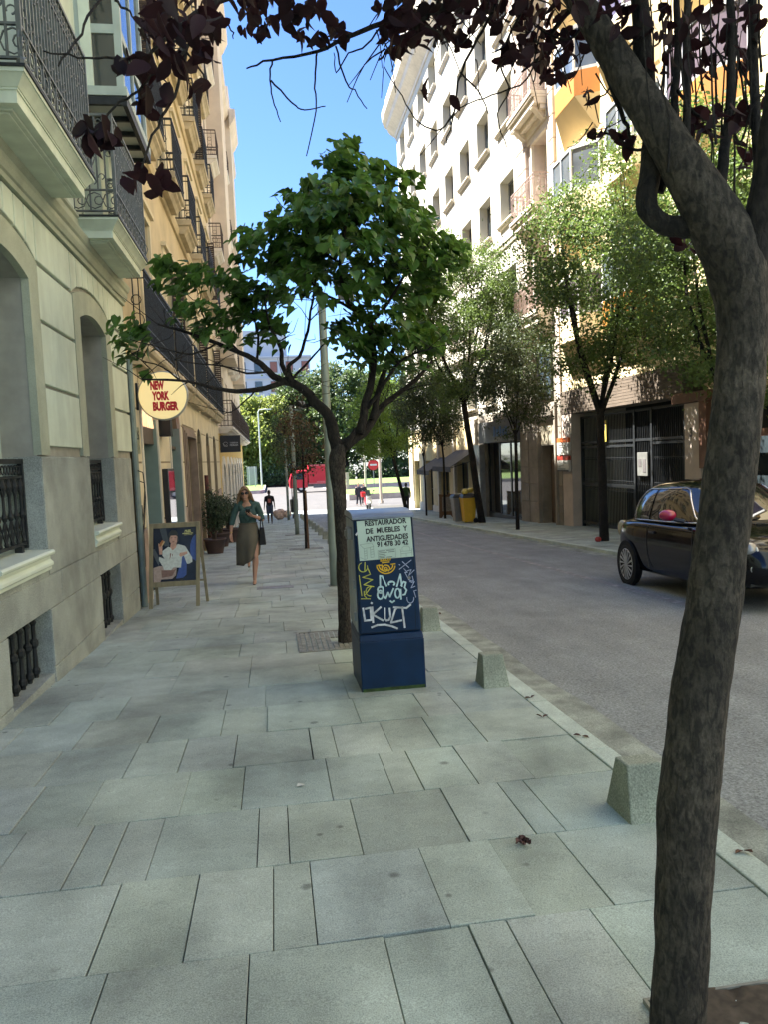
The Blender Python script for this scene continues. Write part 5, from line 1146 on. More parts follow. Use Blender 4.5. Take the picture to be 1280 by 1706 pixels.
for z, xr, xf, hw in CZ:
    c, a = (xr + xf) / 2, (xf - xr) / 2
    rs.append([(c + a * math.copysign(abs(math.cos(2 * PI * k / 40)) ** (2 / NE), math.cos(2 * PI * k / 40)), hw * math.copysign(abs(math.sin(2 * PI * k / 40)) ** (2 / NE), math.sin(2 * PI * k / 40)), z) for k in range(40)])
mb.rings(rs); mb.build('roof_cabin', blackp, CAR, local=True, smooth=True, sub=1)
def sidew(name, top, x0, x1, zb_, side, m, off=.006):     # pane following the cabin side
    mb = MB(); nx, nz = 12, 8; i0 = len(mb.v)
    for i in range(nx + 1):
        x = x0 + (x1 - x0) * i / nx; zt = top(x)
        for j in range(nz + 1): z = zb_ + (zt - zb_) * j / nz; mb.v.append((x, side * caby(x, z, off), z))
    for i in range(nx):
        for j in range(nz):
            a = i0 + i * (nz + 1) + j; q = (a, a + nz + 1, a + nz + 2, a + 1); mb.fi(q if side < 0 else q[::-1])
    return mb.build(name, m, CAR, local=True, smooth=True)
def wtop(x):
    t = (x + .30) / 1.06; z = 1.40 - .0 * t; e = 1.0 - abs(t) ** 3.0
    if x > .1: return max(1.0, min(1.40, 1.40 - (x - .1) * .0 - max(0, (x - .18)) * .88))
    if x < -.75: return max(1.0, 1.40 - ((-.75 - x) / .42) ** 2 * .30)
    return 1.40
for s in (-1, 1):
    sidew('door_window', wtop, -.46, .66, .985, s, cglass); sidew('quarter_window', wtop, -1.14, -.53, .985, s, cglass)
    P = [Vector((x, s * caby(x, z, .008), z)) for x, z in [(-1.17, .985)] + [(-1.14 + 1.80 * k / 24, wtop(-1.14 + 1.80 * k / 24) + .012) for k in range(25)] + [(.68, .98)]]
    mb = MB(); mb.tube(P, .011, 6); mb.tube([Vector((x, s * caby(x, .978, .01), .978)) for x in [-1.17 + 1.85 * k / 12 for k in range(13)]], .009, 6); mb.build('window_trim', chrome, CAR, local=True, smooth=True)
    # mirror, door handle, door gap
    mb = MB(); mb.ell((.42, s * .94, 1.085), .105, .11, .078, 18, 10); mir = mb.build('door_mirror', mat('crimson_mirror', (.36, .010, .06), rough=.15, coat=.8, var=.05), CAR, local=True, smooth=True)
    mb = MB(); mb.tube([(.50, s * .76, 1.0), (.46, s * .88, 1.03)], .028, 6); mb.box(.30, .32, s * .94 - .07, s * .94 + .07, 1.04, 1.13); mb.build('mirror_arm', bk, mir, local=True)
    mb = MB(); mb.box(-.42, -.24, s * .815 - .022, s * .815 + .022, .80, .835); mb.build('door_handle', blackp, CAR, local=True, bevel=.01)
    mb = MB(); mb.tube([(-.50, s * .812, .95), (-.51, s * .829, .70), (-.50, s * .831, .5), (-.44, s * .825, .30)], .004, 4); mb.tube([(.78, s * .80, .93), (.80, s * .829, .70), (.78, s * .831, .45), (.74, s * .825, .30)], .004, 4); mb.tube([(-1.3, s * .807, .90), (-.5, s * .815, .905), (.78, s * .81, .885)], .003, 4); mb.build('door_gap', bk, CAR, local=True)
    # lamps
    mb = MB(); mb.ell((1.615, s * .575, .70), .10, .105, .105, 20, 12); hl = mb.build('headlight', mat('headlight_glass', (.20, .21, .21), rough=.05, spec=.9, coat=1), CAR, local=True, smooth=True)
    mb = MB(); c0 = Vector((1.665, s * .60, .70)); n_ = Vector((1, s * .55, .1)).normalized(); u = n_.cross(Vector((0, 0, 1))).normalized(); v = u.cross(n_)
    mb.tube([c0 + (u * math.cos(a) + v * math.sin(a)) * .088 for a in [rad(150 + 240 * k / 16) for k in range(17)]], .012, 6); mb.build('light_ring', mat('drl_white', (.75, .77, .78), rough=.2), hl, local=True)
    mb = MB(); mb.ell((1.70, s * .56, .50), .05, .06, .06, 16, 10); mb.tube([(1.735, s * .57 + .05 * math.cos(2 * PI * k / 14), .50 + .05 * math.sin(2 * PI * k / 14)) for k in range(15)], .009, 5); mb.build('fog_light', chrome, CAR, local=True, smooth=True)
    mb = MB(); mb.ell((-1.66, s * .68, .80), .06, .09, .14, 14, 10); mb.build('tail_light', mat('tail_lamp_pale', (.42, .36, .24), rough=.1, coat=1), CAR, local=True, smooth=True)
    for x in (-1.17, 1.17):
        mb = MB(); mb.lathe((x, s * .828 - .03, .31), [(.345, 0), (.345, .06)], axis=1, n=28); mb.build('wheel_arch', mat('arch_black', (.006, .006, .006), rough=.9), CAR, local=True)
        t0 = s * .835 if s > 0 else s * .835 - 0
        mb = MB(); pr = [(.22, -.10), (.27, -.10), (.298, -.08), (.302, 0), (.298, .03), (.28, .045), (.232, .035)]
        mb.lathe((x, 0, .302), [(r_, s * .82 + s * h) for r_, h in pr], axis=1, n=36, cap=False); wh = mb.build('wheel', tyre, CAR, local=True, smooth=True)
        mb = MB(); mb.lathe((x, 0, .302), [(.234, s * .857), (.226, s * .864), (.216, s * .847), (.20, s * .80)], axis=1, n=36, cap=False); mb.lathe((x, 0, .302), [(0.001, s * .868), (.035, s * .866), (.04, s * .84)], axis=1, n=16)
        for k in range(16):
            a = 2 * PI * k / 16; p = Vector((x, s * .856, .302)); d = Vector((math.cos(a), 0, math.sin(a))); d2 = Vector((math.cos(a + .32), 0, math.sin(a + .32))); n2 = Vector((-math.sin(a), 0, math.cos(a)))
            A1, B1 = p + d * .035, p + d2 * .22
            mb.frust([A1 - n2 * .006, A1 + n2 * .006, B1 + n2 * .015, B1 - n2 * .015], [v + Vector((0, s * .012, 0)) for v in (A1 - n2 * .005, A1 + n2 * .005, B1 + n2 * .013, B1 - n2 * .013)])
        mb.build('rim', rimm, wh, local=True)
        mb = MB(); mb.lathe((x, 0, .302), [(0.001, s * .80), (.215, s * .80), (.215, s * .801), (.001, s * .801)], axis=1, n=24); mb.build('brake_disc', mat('brake_dark', (.03, .03, .03), rough=.6), wh, local=True)
def front(name, z0, z1, yw, m, rear=False, off=.006):
    mb = MB(); n, k2 = 14, 8; i0 = len(mb.v)
    for j in range(k2 + 1):
        z = z0 + (z1 - z0) * j / k2; xr, xf, hw = cabz(z); c, a = (xr + xf) / 2, (xf - xr) / 2
        for i in range(n + 1):
            y = hw * yw * (-1 + 2 * i / n); x = c + (a * (1 - (abs(y) / hw) ** NE) ** (1 / NE) + off) * (-1 if rear else 1); mb.v.append((x, y, z))
    for j in range(k2):
        for i in range(n): q = i0 + j * (n + 1) + i; f = (q, q + 1, q + n + 2, q + n + 1); mb.fi(f[::-1] if rear else f)
    return mb.build(name, m, CAR, local=True, smooth=True)
ws = front('windscreen', 1.0, 1.41, .86, cglass); front('rear_window', 1.02, 1.36, .82, cglass, True)
mb = MB(); mb.tube([(1.06, -.45, .985), (.98, -.1, 1.03)], .012, 5); mb.tube([(1.06, .2, .985), (.98, .5, 1.03)], .012, 5); mb.build('wiper', bk, CAR, local=True)
mb = MB(); mb.tube([(1.66, y, .34 - .03 * abs(y)) for y in (-.6, -.3, 0, .3, .6)], [.03] * 5, 8); mb.tube([(1.835, -.3, .42), (1.845, 0, .42), (1.835, .3, .42)], .012, 6); mb.build('bumper_lip', mat('grey_plastic', (.04, .04, .04), rough=.5), CAR, local=True)
mb = MB(); mb.box(1.815, 1.835, -.26, .26, .44, .55); mb.build('number_plate', mat('plate_white', (.62, .62, .6), rough=.4), CAR, local=True, bevel=.004)
mb = MB(); mb.tube([(-1.35, 0, 1.44), (-1.45, 0, 1.56)], .006, 5); mb.build('aerial', bk, CAR, local=True)
# ================================================================ TREES
barkD = mat('dark_bark', (.016, .013, .010), rough=.95, var=.45, scale=5, bump=1.0, bdist=.02, crack=.55, stain=.3)  # bark tone deepened to paint limbs seen against the light
barkN = mat('near_bark', (.075, .062, .046), rough=.95, var=.35, scale=7, bump=1.0, bdist=.025, crack=.5, stain=.35, speck=.25)
barkG = mat('green_tree_bark', (.05, .042, .033), rough=.95, var=.35, scale=10, bump=1.0, bdist=.03, crack=.6, stain=.3)
lfC = mat('broad_green_leaf', (.062, .138, .026), rough=.42, var=.5, scale=4.5, trans=.34)
lfP = mat('purple_leaf', (.020, .0062, .0075), rough=.6, var=.5, scale=9, trans=.33, spec=.25)
lfS = mat('street_tree_leaf', (.078, .126, .030), rough=.45, var=.4, scale=1.8, trans=.35)
lfB = mat('bright_leaf', (.10, .17, .025), rough=.45, var=.35, scale=1.6, trans=.4)
lfK = mat('dark_small_leaf', (.04, .06, .02), rough=.5, var=.35, scale=2, trans=.25)
lfR = mat('rusty_leaf', (.085, .06, .028), rough=.55, var=.5, scale=5, trans=.3)
def smoothpath(pts, k=3):
    pts = [Vector(p) for p in pts]; out = []
    for i in range(len(pts) - 1):
        p0, p1, p2, p3 = pts[max(i - 1, 0)], pts[i], pts[i + 1], pts[min(i + 2, len(pts) - 1)]
        for j in range(k):
            t = j / k; out.append(.5 * ((2 * p1) + (p2 - p0) * t + (2 * p0 - 5 * p1 + 4 * p2 - p3) * t * t + (3 * p1 - p0 - 3 * p2 + p3) * t ** 3))
    out.append(pts[-1]); return out
def limb(mb, pts, r0, r1, n=8, k=3, wob=.0, seed=0, rough_=.0):
    P = smoothpath(pts, k); N = len(P)
    for i, p in enumerate(P):
        if wob and 0 < i < N - 1: P[i] = p + Vector((noise.noise((i * .7, seed, 0)), noise.noise((i * .7, seed, 9)), noise.noise((i * .7, seed, 5)))) * wob
    rs = [r0[int(i * (len(r0) - 1) / (N - 1))] + (r0[min(len(r0) - 1, int(i * (len(r0) - 1) / (N - 1)) + 1)] - r0[int(i * (len(r0) - 1) / (N - 1))]) * ((i * (len(r0) - 1) / (N - 1)) % 1) for i in range(N)] if isinstance(r0, list) else [r0 + (r1 - r0) * i / (N - 1) for i in range(N)]
    i0 = len(mb.v); mb.tube(P, rs, n)
    if rough_:
        for q in range(i0, i0 + N * n):
            v = Vector(mb.v[q]); c = P[(q - i0) // n]; d = v - c
            f = 1 + rough_ * (noise.noise((v.x * 14, v.y * 14, v.z * 5)) + .5 * noise.noise((v.x * 40, v.y * 40, v.z * 14)) - .8 * max(0, .35 - abs(noise.noise((v.x * 46, v.y * 46, v.z * 8)) * 2))); mb.v[q] = tuple(c + d * f)
    return P
def bigleaf(mb, p, d, nrm, L, wd, droop=.25):
    d = d.normalized(); s = d.cross(nrm)
    if s.length < 1e-4: return
    s.normalize(); n = s.cross(d).normalized(); up = n * wd * .22
    def q(a, b, h): return p + d * L * a + s * wd * b + n * (-L * droop * a * a) + n * wd * h
    i = mb.idx([q(0.08, 0, 0), q(.35, 0, 0), q(.7, 0, 0), q(1, 0, 0), q(-.06, .28, .1), q(.14, .52, .2), q(.42, .5, .2), q(.74, .24, .1), q(-.06, -.28, .1), q(.14, -.52, .2), q(.42, -.5, .2), q(.74, -.24, .1)])
    for f in ((0, 4, 5, 1), (1, 5, 6), (1, 6, 7, 2), (2, 7, 3), (0, 1, 9, 8), (1, 10, 9), (1, 2, 11, 10), (2, 3, 11)): mb.fi([i + k for k in f])
# ---- the big leaved tree behind the kiosk
def V2(x, y, dY=0.): return W(x, y, 7.6 + dY)
T2 = thing('big_leaved_tree', (.65, 7.6, gz(7.6)), 'young tree with large drooping heart shaped leaves and bare lower twigs behind the blue kiosk', 'tree')
mb = MB(); mb.smooth = True
limb(mb, [V2(579, 1085), V2(574, 1040), V2(572, 980), V2(569, 900), V2(565, 820), V2(561, 770), V2(566, 740)], [.092, .066, .062, .060, .066, .084, .07], 0, 14, 4, .006, 1, .14)
mb.build('trunk', barkG, T2)
mb = MB(); mb.smooth = True
LB = [([(562, 752), (553, 712), (545, 690), (522, 668), (512, 654), (486, 638), (467, 635)], .064, .036, 0, -.15), ([(470, 637), (447, 619), (427, 601), (400, 588), (360, 572), (318, 556), (262, 540)], .036, .010, -.15, -.4),
      ([(472, 637), (425, 650), (380, 651), (340, 642), (300, 634), (235, 632)], .028, .008, -.15, -.5), ([(486, 638), (469, 607), (468, 580), (450, 548), (440, 500)], .028, .008, -.15, -.3), ([(488, 636), (480, 611), (498, 594), (512, 552), (520, 500), (530, 440)], .024, .008, -.15, .3),
      ([(486, 632), (522, 593), (543, 570), (571, 542)], .014, .004, -.1, .4), ([(522, 672), (505, 677), (494, 672)], .022, .014, 0, -.1), ([(447, 619), (410, 622), (372, 610), (330, 606), (290, 600)], .012, .004, -.2, -.5), ([(427, 601), (430, 560), (420, 520), (425, 480)], .014, .006, -.2, 0), ([(400, 588), (372, 560), (340, 530), (330, 500)], .012, .005, -.3, .1), ([(425, 650), (395, 680), (372, 690)], .009, .003, -.2, -.3), ([(360, 572), (320, 590), (270, 580), (215, 565)], .010, .004, -.3, -.5), ([(300, 634), (270, 612), (235, 600), (215, 585)], .008, .003, -.4, -.5),
      ([(566, 748), (587, 732), (605, 720), (622, 698), (634, 680), (656, 662), (690, 636), (722, 600)], .066, .014, 0, .3), ([(600, 722), (607, 680), (616, 645), (622, 600), (616, 541), (598, 522), (576, 497), (566, 440), (575, 380), (590, 310)], .046, .012, .0, .1), ([(620, 698), (634, 640), (645, 607), (662, 570), (690, 520), (715, 470)], .036, .010, .05, .4), ([(612, 680), (640, 640), (665, 605), (690, 590), (720, 580)], .022, .008, 0, -.4), ([(616, 541), (650, 500), (680, 450), (700, 420)], .020, .008, .1, -.5), ([(598, 522), (560, 500), (525, 480), (500, 430)], .018, .007, .1, .5), ([(576, 497), (610, 450), (640, 400), (650, 370)], .016, .006, .1, .6), ([(566, 440), (530, 410), (500, 370)], .014, .006, .1, -.4), ([(575, 745), (592, 716), (612, 706)], .03, .016, -.05, .1)]
tipsC = []
for k, (P, r0, r1, d0, d1) in enumerate(LB):
    pts = [V2(x, y, d0 + (d1 - d0) * i / (len(P) - 1)) for i, (x, y) in enumerate(P)]; Q = limb(mb, pts, r0, r1, 8, 3, .012, k + 3, .08); tipsC += Q[len(Q) // 2:]
rr = random.Random(21)
for k in range(150):                                    # bare twigs
    p = rr.choice(tipsC); d = (Vector((rr.uniform(-1, 1), rr.uniform(-.6, .6), rr.uniform(-.1, 1.0)))).normalized() * rr.uniform(.15, .5); m = p + d * .5 + rv(rr) * .04
    mb.tube([p, m, p + d + rv(rr) * .06], [.0055, .004, .0018], 4)
mb.build('limbs', barkD, T2)
CL = [(588, 262, 30, 22, .3, 26), (596, 288, 50, 22, .35, 30), (560, 300, 60, 35, .5, 60), (640, 320, 65, 42, .6, 80), (540, 345, 75, 35, .7, 85), (610, 370, 105, 45, .9, 150), (500, 385, 70, 40, .7, 75), (690, 395, 70, 45, .7, 90), (580, 425, 110, 35, .8, 120), (735, 430, 42, 35, .5, 45), (660, 450, 80, 40, .7, 75), (440, 410, 48, 26, .5, 42), (480, 440, 60, 32, .6, 60), (420, 470, 62, 38, .6, 70), (350, 490, 62, 46, .5, 75), (295, 470, 50, 26, .4, 36), (280, 450, 32, 18, .3, 16), (325, 530, 40, 26, .4, 26), (225, 555, 42, 24, .35, 30), (210, 580, 24, 24, .25, 12), (400, 540, 45, 40, .4, 46), (460, 560, 26, 24, .3, 14), (435, 515, 50, 30, .5, 38), (234, 624, 20, 5, .12, 3), (545, 485, 44, 22, .5, 26), (620, 490, 60, 34, .6, 46), (690, 500, 60, 30, .5, 44), (600, 560, 42, 34, .4, 40), (640, 590, 50, 34, .4, 40), (700, 560, 48, 22, .4, 38), (725, 575, 26, 14, .3, 14), (700, 610, 20, 10, .2, 5), (585, 535, 26, 24, .3, 14), (660, 540, 40, 30, .4, 26)]
mb = MB(); mb.smooth = True
for cx_, cy_, rx, ry, dd_, n in CL:
    subs = []
    for k in range(max(1, int(n / 3.2))):
        a, q = rr.uniform(0, 2 * PI), math.sqrt(rr.random()); subs.append((cx_ + rx * q * math.cos(a), cy_ + ry * q * math.sin(a), rr.gauss(0, dd_ * .6)))
    for k in range(int(n * (3.1 if cy_ < 450 else 3.0 if cx_ > 550 else 2.4))):
        sx, sy, dy = rr.choice(subs); p = V2(sx + rr.gauss(0, 11), sy + rr.gauss(0, 6), dy + rr.gauss(0, .07)); o = Vector((p.x - .65, dy, 0)); o = o.normalized() if o.length > .01 else Vector((1, 0, 0))
        d = (o * rr.uniform(.2, 1) + rv(rr) * .5 + Vector((0, 0, rr.uniform(-.6, .05)))).normalized(); nm = (Vector((0, 0, 1.5)) + o * .35 + rv(rr) * .45).normalized()
        L = rr.uniform(.075, .135); bigleaf(mb, p - d * L * .5, d, nm, L, L * rr.uniform(.74, .95), rr.uniform(.1, .4))
mb.build('crown', lfC, T2)
# ---- the near purple tree
def V1(x, y, dY=0.): return W(x, y, 1.85 + dY)
T1 = thing('purple_plum_tree', (1.05, 1.85, gz(1.85)), 'near dark trunked plum tree whose purple leaves hang across the top of the view', 'tree')
mb = MB(); mb.smooth = True
limb(mb, [V1(1126, 1800), V1(1131, 1700), V1(1138, 1550), V1(1146, 1370), V1(1164, 1180), V1(1190, 1000), V1(1210, 850), V1(1226, 700), V1(1236, 600), V1(1238, 520), V1(1228, 450), V1(1204, 390), V1(1166, 322), V1(1118, 240, .03), V1(1062, 155, .06), V1(1012, 72, .09), V1(965, 0, .12), V1(925, -60, .15), V1(880, -110, .2)],
     [.077, .073, .072, .077, .076, .070, .066, .062, .061, .066, .074, .073, .062, .050, .045, .038, .032, .027, .021], 0, 90, 22, 0, 2, .085)
tr1 = mb.build('trunk', barkN, T1)
mb = MB(); mb.smooth = True
big = [([(1225, 405), (1180, 378), (1130, 378), (1098, 368), (1078, 340), (1083, 290), (1086, 215), (1080, 140), (1074, 70), (1070, -20)], [.046, .034, .028, .026, .028, .026, .023, .021, .019, .017], 0, .15), ([(1236, 500), (1258, 405), (1276, 320), (1290, 220), (1300, 120)], [.05, .044, .036, .032, .03], 0, -.1), ([(1120, 250), (1122, 200), (1130, 100), (1128, -10)], [.014, .011, .010, .008], .05, .2), ([(1140, 280), (1146, 180), (1144, 80), (1146, -10)], [.012, .010, .009, .008], .05, .0), ([(1195, 350), (1206, 270), (1216, 190), (1220, 90), (1218, -10)], [.018, .014, .012, .011, .010], 0, .1), ([(1272, 330), (1262, 230), (1257, 120), (1254, -10)], [.018, .013, .012, .012], 0, .1), ([(1060, 160), (1066, 90), (1060, -10)], [.02, .016, .014], .1, .2), ([(1100, 320), (1118, 270), (1132, 240)], [.012, .009, .012], .1, .1)]
for k, (P, r0, d0, d1) in enumerate(big): limb(mb, [V1(x, y, d0 + (d1 - d0) * i / (len(P) - 1)) for i, (x, y) in enumerate(P)], r0, 0, 18, 4, .004, k + 11, .12)
tw = [([(965, 0), (930, 40), (905, 90), (870, 120)], .010, .003, .2, .5), ([(1000, 60), (1015, 130), (1042, 200), (1052, 232)], .010, .004, .1, .1), ([(925, -60), (800, -10), (720, 18), (640, 37), (571, 65), (530, 85), (453, 100), (410, 114)], .012, .0022, .25, .5), ([(528, 85), (524, 134), (526, 183), (510, 260)], .0032, .0016, .45, .45), ([(453, 101), (449, 134), (457, 175), (467, 203)], .003, .0015, .48, .48), ([(451, 134), (486, 171), (506, 183), (542, 177)], .003, .0015, .48, .5), ([(559, 77), (575, 134), (590, 152), (611, 181)], .003, .0015, .45, .4), ([(640, 37), (610, 75), (580, 90), (560, 120), (556, 88)], .003, .0015, .4, .45), ([(720, 18), (690, 50), (660, 70), (630, 100)], .006, .003, .3, .4), ([(830, 0), (806, 50), (769, 120), (758, 186), (745, 239)], .0055, .0018, .3, .5), ([(769, 120), (800, 155), (815, 190)], .003, .0015, .4, .4), ([(758, 186), (735, 215), (700, 205), (670, 160), (640, 110)], .003, .0015, .45, .5), ([(870, 20), (850, 60), (835, 110), (850, 150), (830, 190), (845, 245)], .004, .0015, .3, .4), ([(900, 60), (880, 130), (820, 160), (770, 180), (700, 260)], .003, .0015, .3, .5), ([(880, -110), (700, -60), (520, -20), (400, -10), (330, 20), (280, 60), (240, 100)], .012, .003, .1, -.2), ([(330, 20), (310, 80), (270, 110), (230, 150), (190, 180), (150, 230)], .004, .002, -.1, -.3), ([(310, 80), (290, 160), (260, 210), (235, 280)], .004, .002, -.1, -.3), ([(400, -10), (300, -30), (170, 0), (134, 56), (97, 110)], .004, .002, 0, -.3), ([(240, 100), (194, 97), (130, 95), (72, 85)], .003, .0015, -.2, -.3), ([(280, 60), (330, 110), (345, 160)], .003, .0015, -.1, -.2), ([(190, 0), (215, 20), (222, 30)], .003, .0015, -.2, -.2), ([(365, 20), (385, 50), (388, 65)], .0025, .0012, 0, 0), ([(985, 0), (960, 60), (920, 60), (890, 40)], .005, .002, .2, .3), ([(1070, 60), (1040, 90), (1015, 150), (990, 165)], .004, .002, .1, .2), ([(1086, 240), (1060, 250), (1020, 225), (990, 225)], .005, .002, .1, .2), ([(1130, 150), (1160, 190), (1190, 200), (1230, 170)], .005, .002, .1, 0), ([(1216, 120), (1180, 60), (1160, 20)], .004, .002, .05, .2), ([(1257, 150), (1230, 110), (1200, 90)], .004, .002, .05, .2), ([(1218, 200), (1235, 240), (1250, 190), (1275, 150)], .004, .002, .05, .0)]
for k, (P, r0, r1, d0, d1) in enumerate(tw): limb(mb, [V1(x, y, d0 + (d1 - d0) * i / (len(P) - 1)) for i, (x, y) in enumerate(P)], r0, r1, 5, 4, .006, k + 31)
rr = random.Random(5)
for k in range(34):                                     # upright shoots and fine twigs
    x = rr.uniform(1080, 1290); y = rr.uniform(120, 330); d = rr.uniform(-.15, .35); limb(mb, [V1(x, y, d), V1(x + rr.uniform(-12, 12), y - 90, d), V1(x + rr.uniform(-25, 25), y - rr.uniform(160, 330), d)], rr.uniform(.002, .0042), .0012, 4, 3)
for k in range(70):
    x, y = (rr.uniform(620, 1000), rr.uniform(-20, 110)) if k % 3 else (rr.uniform(960, 1250), rr.uniform(60, 260)); d = rr.uniform(.1, .5); a = rr.uniform(-40, 40)
    limb(mb, [V1(x, y, d), V1(x + a, y + rr.uniform(10, 40), d + .03), V1(x + a * 1.8, y + rr.uniform(20, 90), d + .05)], .0024, .0011, 4, 3)
mb.build('limbs', mat('backlit_limb_bark', (.026, .021, .016), rough=.95, var=.4, scale=7, bump=1.0, bdist=.02, crack=.5), T1)  # limbs darker than the trunk: backlit silhouette painted into the bark colour
PL = [(310, 25, 62, 42, .2, 36), (275, 100, 50, 45, .2, 17), (250, 45, 26, 35, .15, 12), (345, 60, 22, 40, .2, 10), (325, 148, 22, 18, .1, 3), (255, 165, 32, 28, .1, 8), (222, 110, 26, 18, .1, 6), (150, 232, 32, 20, .1, 8), (182, 222, 18, 24, .1, 5), (238, 305, 30, 24, .08, 6), (272, 300, 14, 20, .08, 3), (460, 15, 75, 22, .25, 34), (430, 45, 35, 20, .2, 9), (520, 45, 40, 30, .2, 22), (560, 55, 20, 20, .2, 7), (665, 55, 36, 40, .25, 34), (720, 45, 36, 36, .25, 30), (650, 15, 40, 20, .25, 14), (780, 15, 60, 28, .3, 26), (840, 20, 50, 34, .3, 26), (838, 75, 14, 24, .1, 5), (770, 60, 26, 20, .2, 8), (905, 30, 40, 36, .3, 26), (880, 90, 42, 26, .25, 20), (925, 120, 28, 20, .2, 14), (855, 105, 24, 10, .15, 6), (950, 60, 32, 40, .2, 16), (990, 15, 40, 26, .25, 16), (1035, 40, 30, 30, .2, 10), (985, 160, 12, 12, .1, 4), (993, 226, 20, 8, .08, 3), (1030, 232, 14, 12, .06, 3), (1052, 245, 8, 18, .04, 3), (1110, 40, 40, 40, .25, 16), (1105, 110, 24, 40, .2, 8), (1180, 40, 50, 40, .25, 20), (1240, 60, 34, 60, .2, 20), (1175, 110, 34, 24, .2, 9), (1160, 210, 40, 26, .2, 18), (1210, 200, 34, 30, .2, 10), (1255, 180, 22, 30, .15, 7), (1240, 260, 20, 22, .12, 6), (1140, 405, 14, 12, .08, 3), (1162, 412, 10, 14, .05, 3), (1190, 440, 10, 18, .05, 4), (706, 152, 12, 8, .05, 3), (755, 172, 8, 8, .05, 1), (1090, 180, 14, 20, .1, 4)]
mb = MB(); mb.smooth = True
for cx_, cy_, rx, ry, dd_, n in PL:
    for k in range(int(n * 1.55)):
        a, q = rr.uniform(0, 2 * PI), math.sqrt(rr.random()); base = .35 if cx_ > 400 else -.25
        if cx_ > 980: base = .15
        p = V1(cx_ + rx * q * math.cos(a), cy_ + ry * q * math.sin(a), base + rr.gauss(0, dd_ * .6)); d = (rv(rr) * .8 + Vector((rr.uniform(-.3, .3), 0, -.75))).normalized(); L = rr.uniform(.034, .060)
        nm = rv(rr); s = d.cross(nm).normalized(); n_ = s.cross(d); wd = L * rr.uniform(.25, .33); p = p - d * L * .5
        def q_(a, b, h): return p + d * L * a + s * wd * b + n_ * (wd * h - L * .18 * a * a)
        i = mb.idx([q_(0, 0, 0), q_(.3, 0, 0), q_(.65, 0, 0), q_(1, 0, 0), q_(.12, .6, .18), q_(.4, 1, .3), q_(.7, .75, .2), q_(.9, .25, .05), q_(.12, -.6, .18), q_(.4, -1, .3), q_(.7, -.75, .2), q_(.9, -.25, .05)])
        for f in ((0, 4, 5, 1), (1, 5, 6, 2), (2, 6, 7, 3), (0, 1, 9, 8), (1, 2, 10, 9), (2, 3, 11, 10)): mb.fi([i + k2 for k2 in f])
for k in range(5200):                                   # the rest of the crown, above the view
    p = V1(rr.uniform(500, 1750), -130 - 800 * rr.random() ** 1.1, rr.uniform(-.2, 1.0)); d = (rv(rr) * .8 + Vector((0, 0, -.7))).normalized(); leafq(mb, p, d, rv(rr), rr.uniform(.06, .09), .022)
mb.build('crown', lfP, T1)
# ---- street trees with small leaves
def crown_leaves(mb, c, r, clumps, per, L, seed, spread=.30, branches=None, low=-1.):
    q = random.Random(seed); C3 = Vector(c)
    for k in range(clumps):
        while True:
            v = Vector((q.uniform(-1, 1), q.uniform(-1, 1), q.uniform(low, 1)))
            if .25 < v.length < 1 and (q.random() < v.length + .15): break
        wob = 1 + .28 * noise.noise((v.x * 1.7 + seed, v.y * 1.7, v.z * 1.7)); p = C3 + Vector((v.x * r[0], v.y * r[1], v.z * r[2])) * wob
        if branches is not None: branches.append(p)
        sp = spread * q.uniform(.6, 1.3)
        for j in range(int(per * 1.9 * q.uniform(.6, 1.4))):
            pp = p + Vector((q.gauss(0, sp), q.gauss(0, sp), q.gauss(0, sp * .55))); d = (rv(q) + Vector((0, 0, -.2))).normalized(); nm = (rv(q) + Vector((0, 0, .9))).normalized()
            l = L * q.uniform(.7, 1.25); leafq(mb, pp, d, nm, l, l * .30, .2)
def small_tree(name, base, path, rad_, c, r, clumps, per, L, lm, label, cat='tree', group='street trees on the far pavement', seed=1, nl=6, bark=barkD, spread=.3, forks=None):
    t = thing(name, base, label, cat, group); mb = MB(); mb.smooth = True; q = random.Random(seed)
    P = limb(mb, path, rad_[0], rad_[1], 10, 4, .01, seed, .06); mb.build('trunk', bark, t)
    br = []; lv = MB(); crown_leaves(lv, c, r, clumps, per, L, seed, spread, br); mb = MB(); mb.smooth = True; top_ = P[-1]; ends = []
    for k in range(nl):
        a = 2 * PI * k / nl + q.uniform(-.4, .4); e = Vector(c) + Vector((r[0] * .55 * math.cos(a), r[1] * .55 * math.sin(a), r[2] * q.uniform(-.1, .75)))
        m = top_.lerp(e, .45) + Vector((math.cos(a) * r[0] * .08, math.sin(a) * r[1] * .08, -.05 * r[2])); s_ = P[-1] if k % 2 else P[-3]
        ends += limb(mb, [s_, m, e], rad_[1] * .62, rad_[1] * .16, 6, 4, .03, seed + k)[3:]
    for k, p in enumerate(br):
        if k % 2 == 0:
            s_ = min(ends, key=lambda e: (e - p).length); mb.tube([s_, s_.lerp(p, .5) + rv(q) * .08, p], [rad_[1] * .15, rad_[1] * .09, .003], 4)
    mb.build('limbs', bark, t); lv.build('crown', lm, t); return t
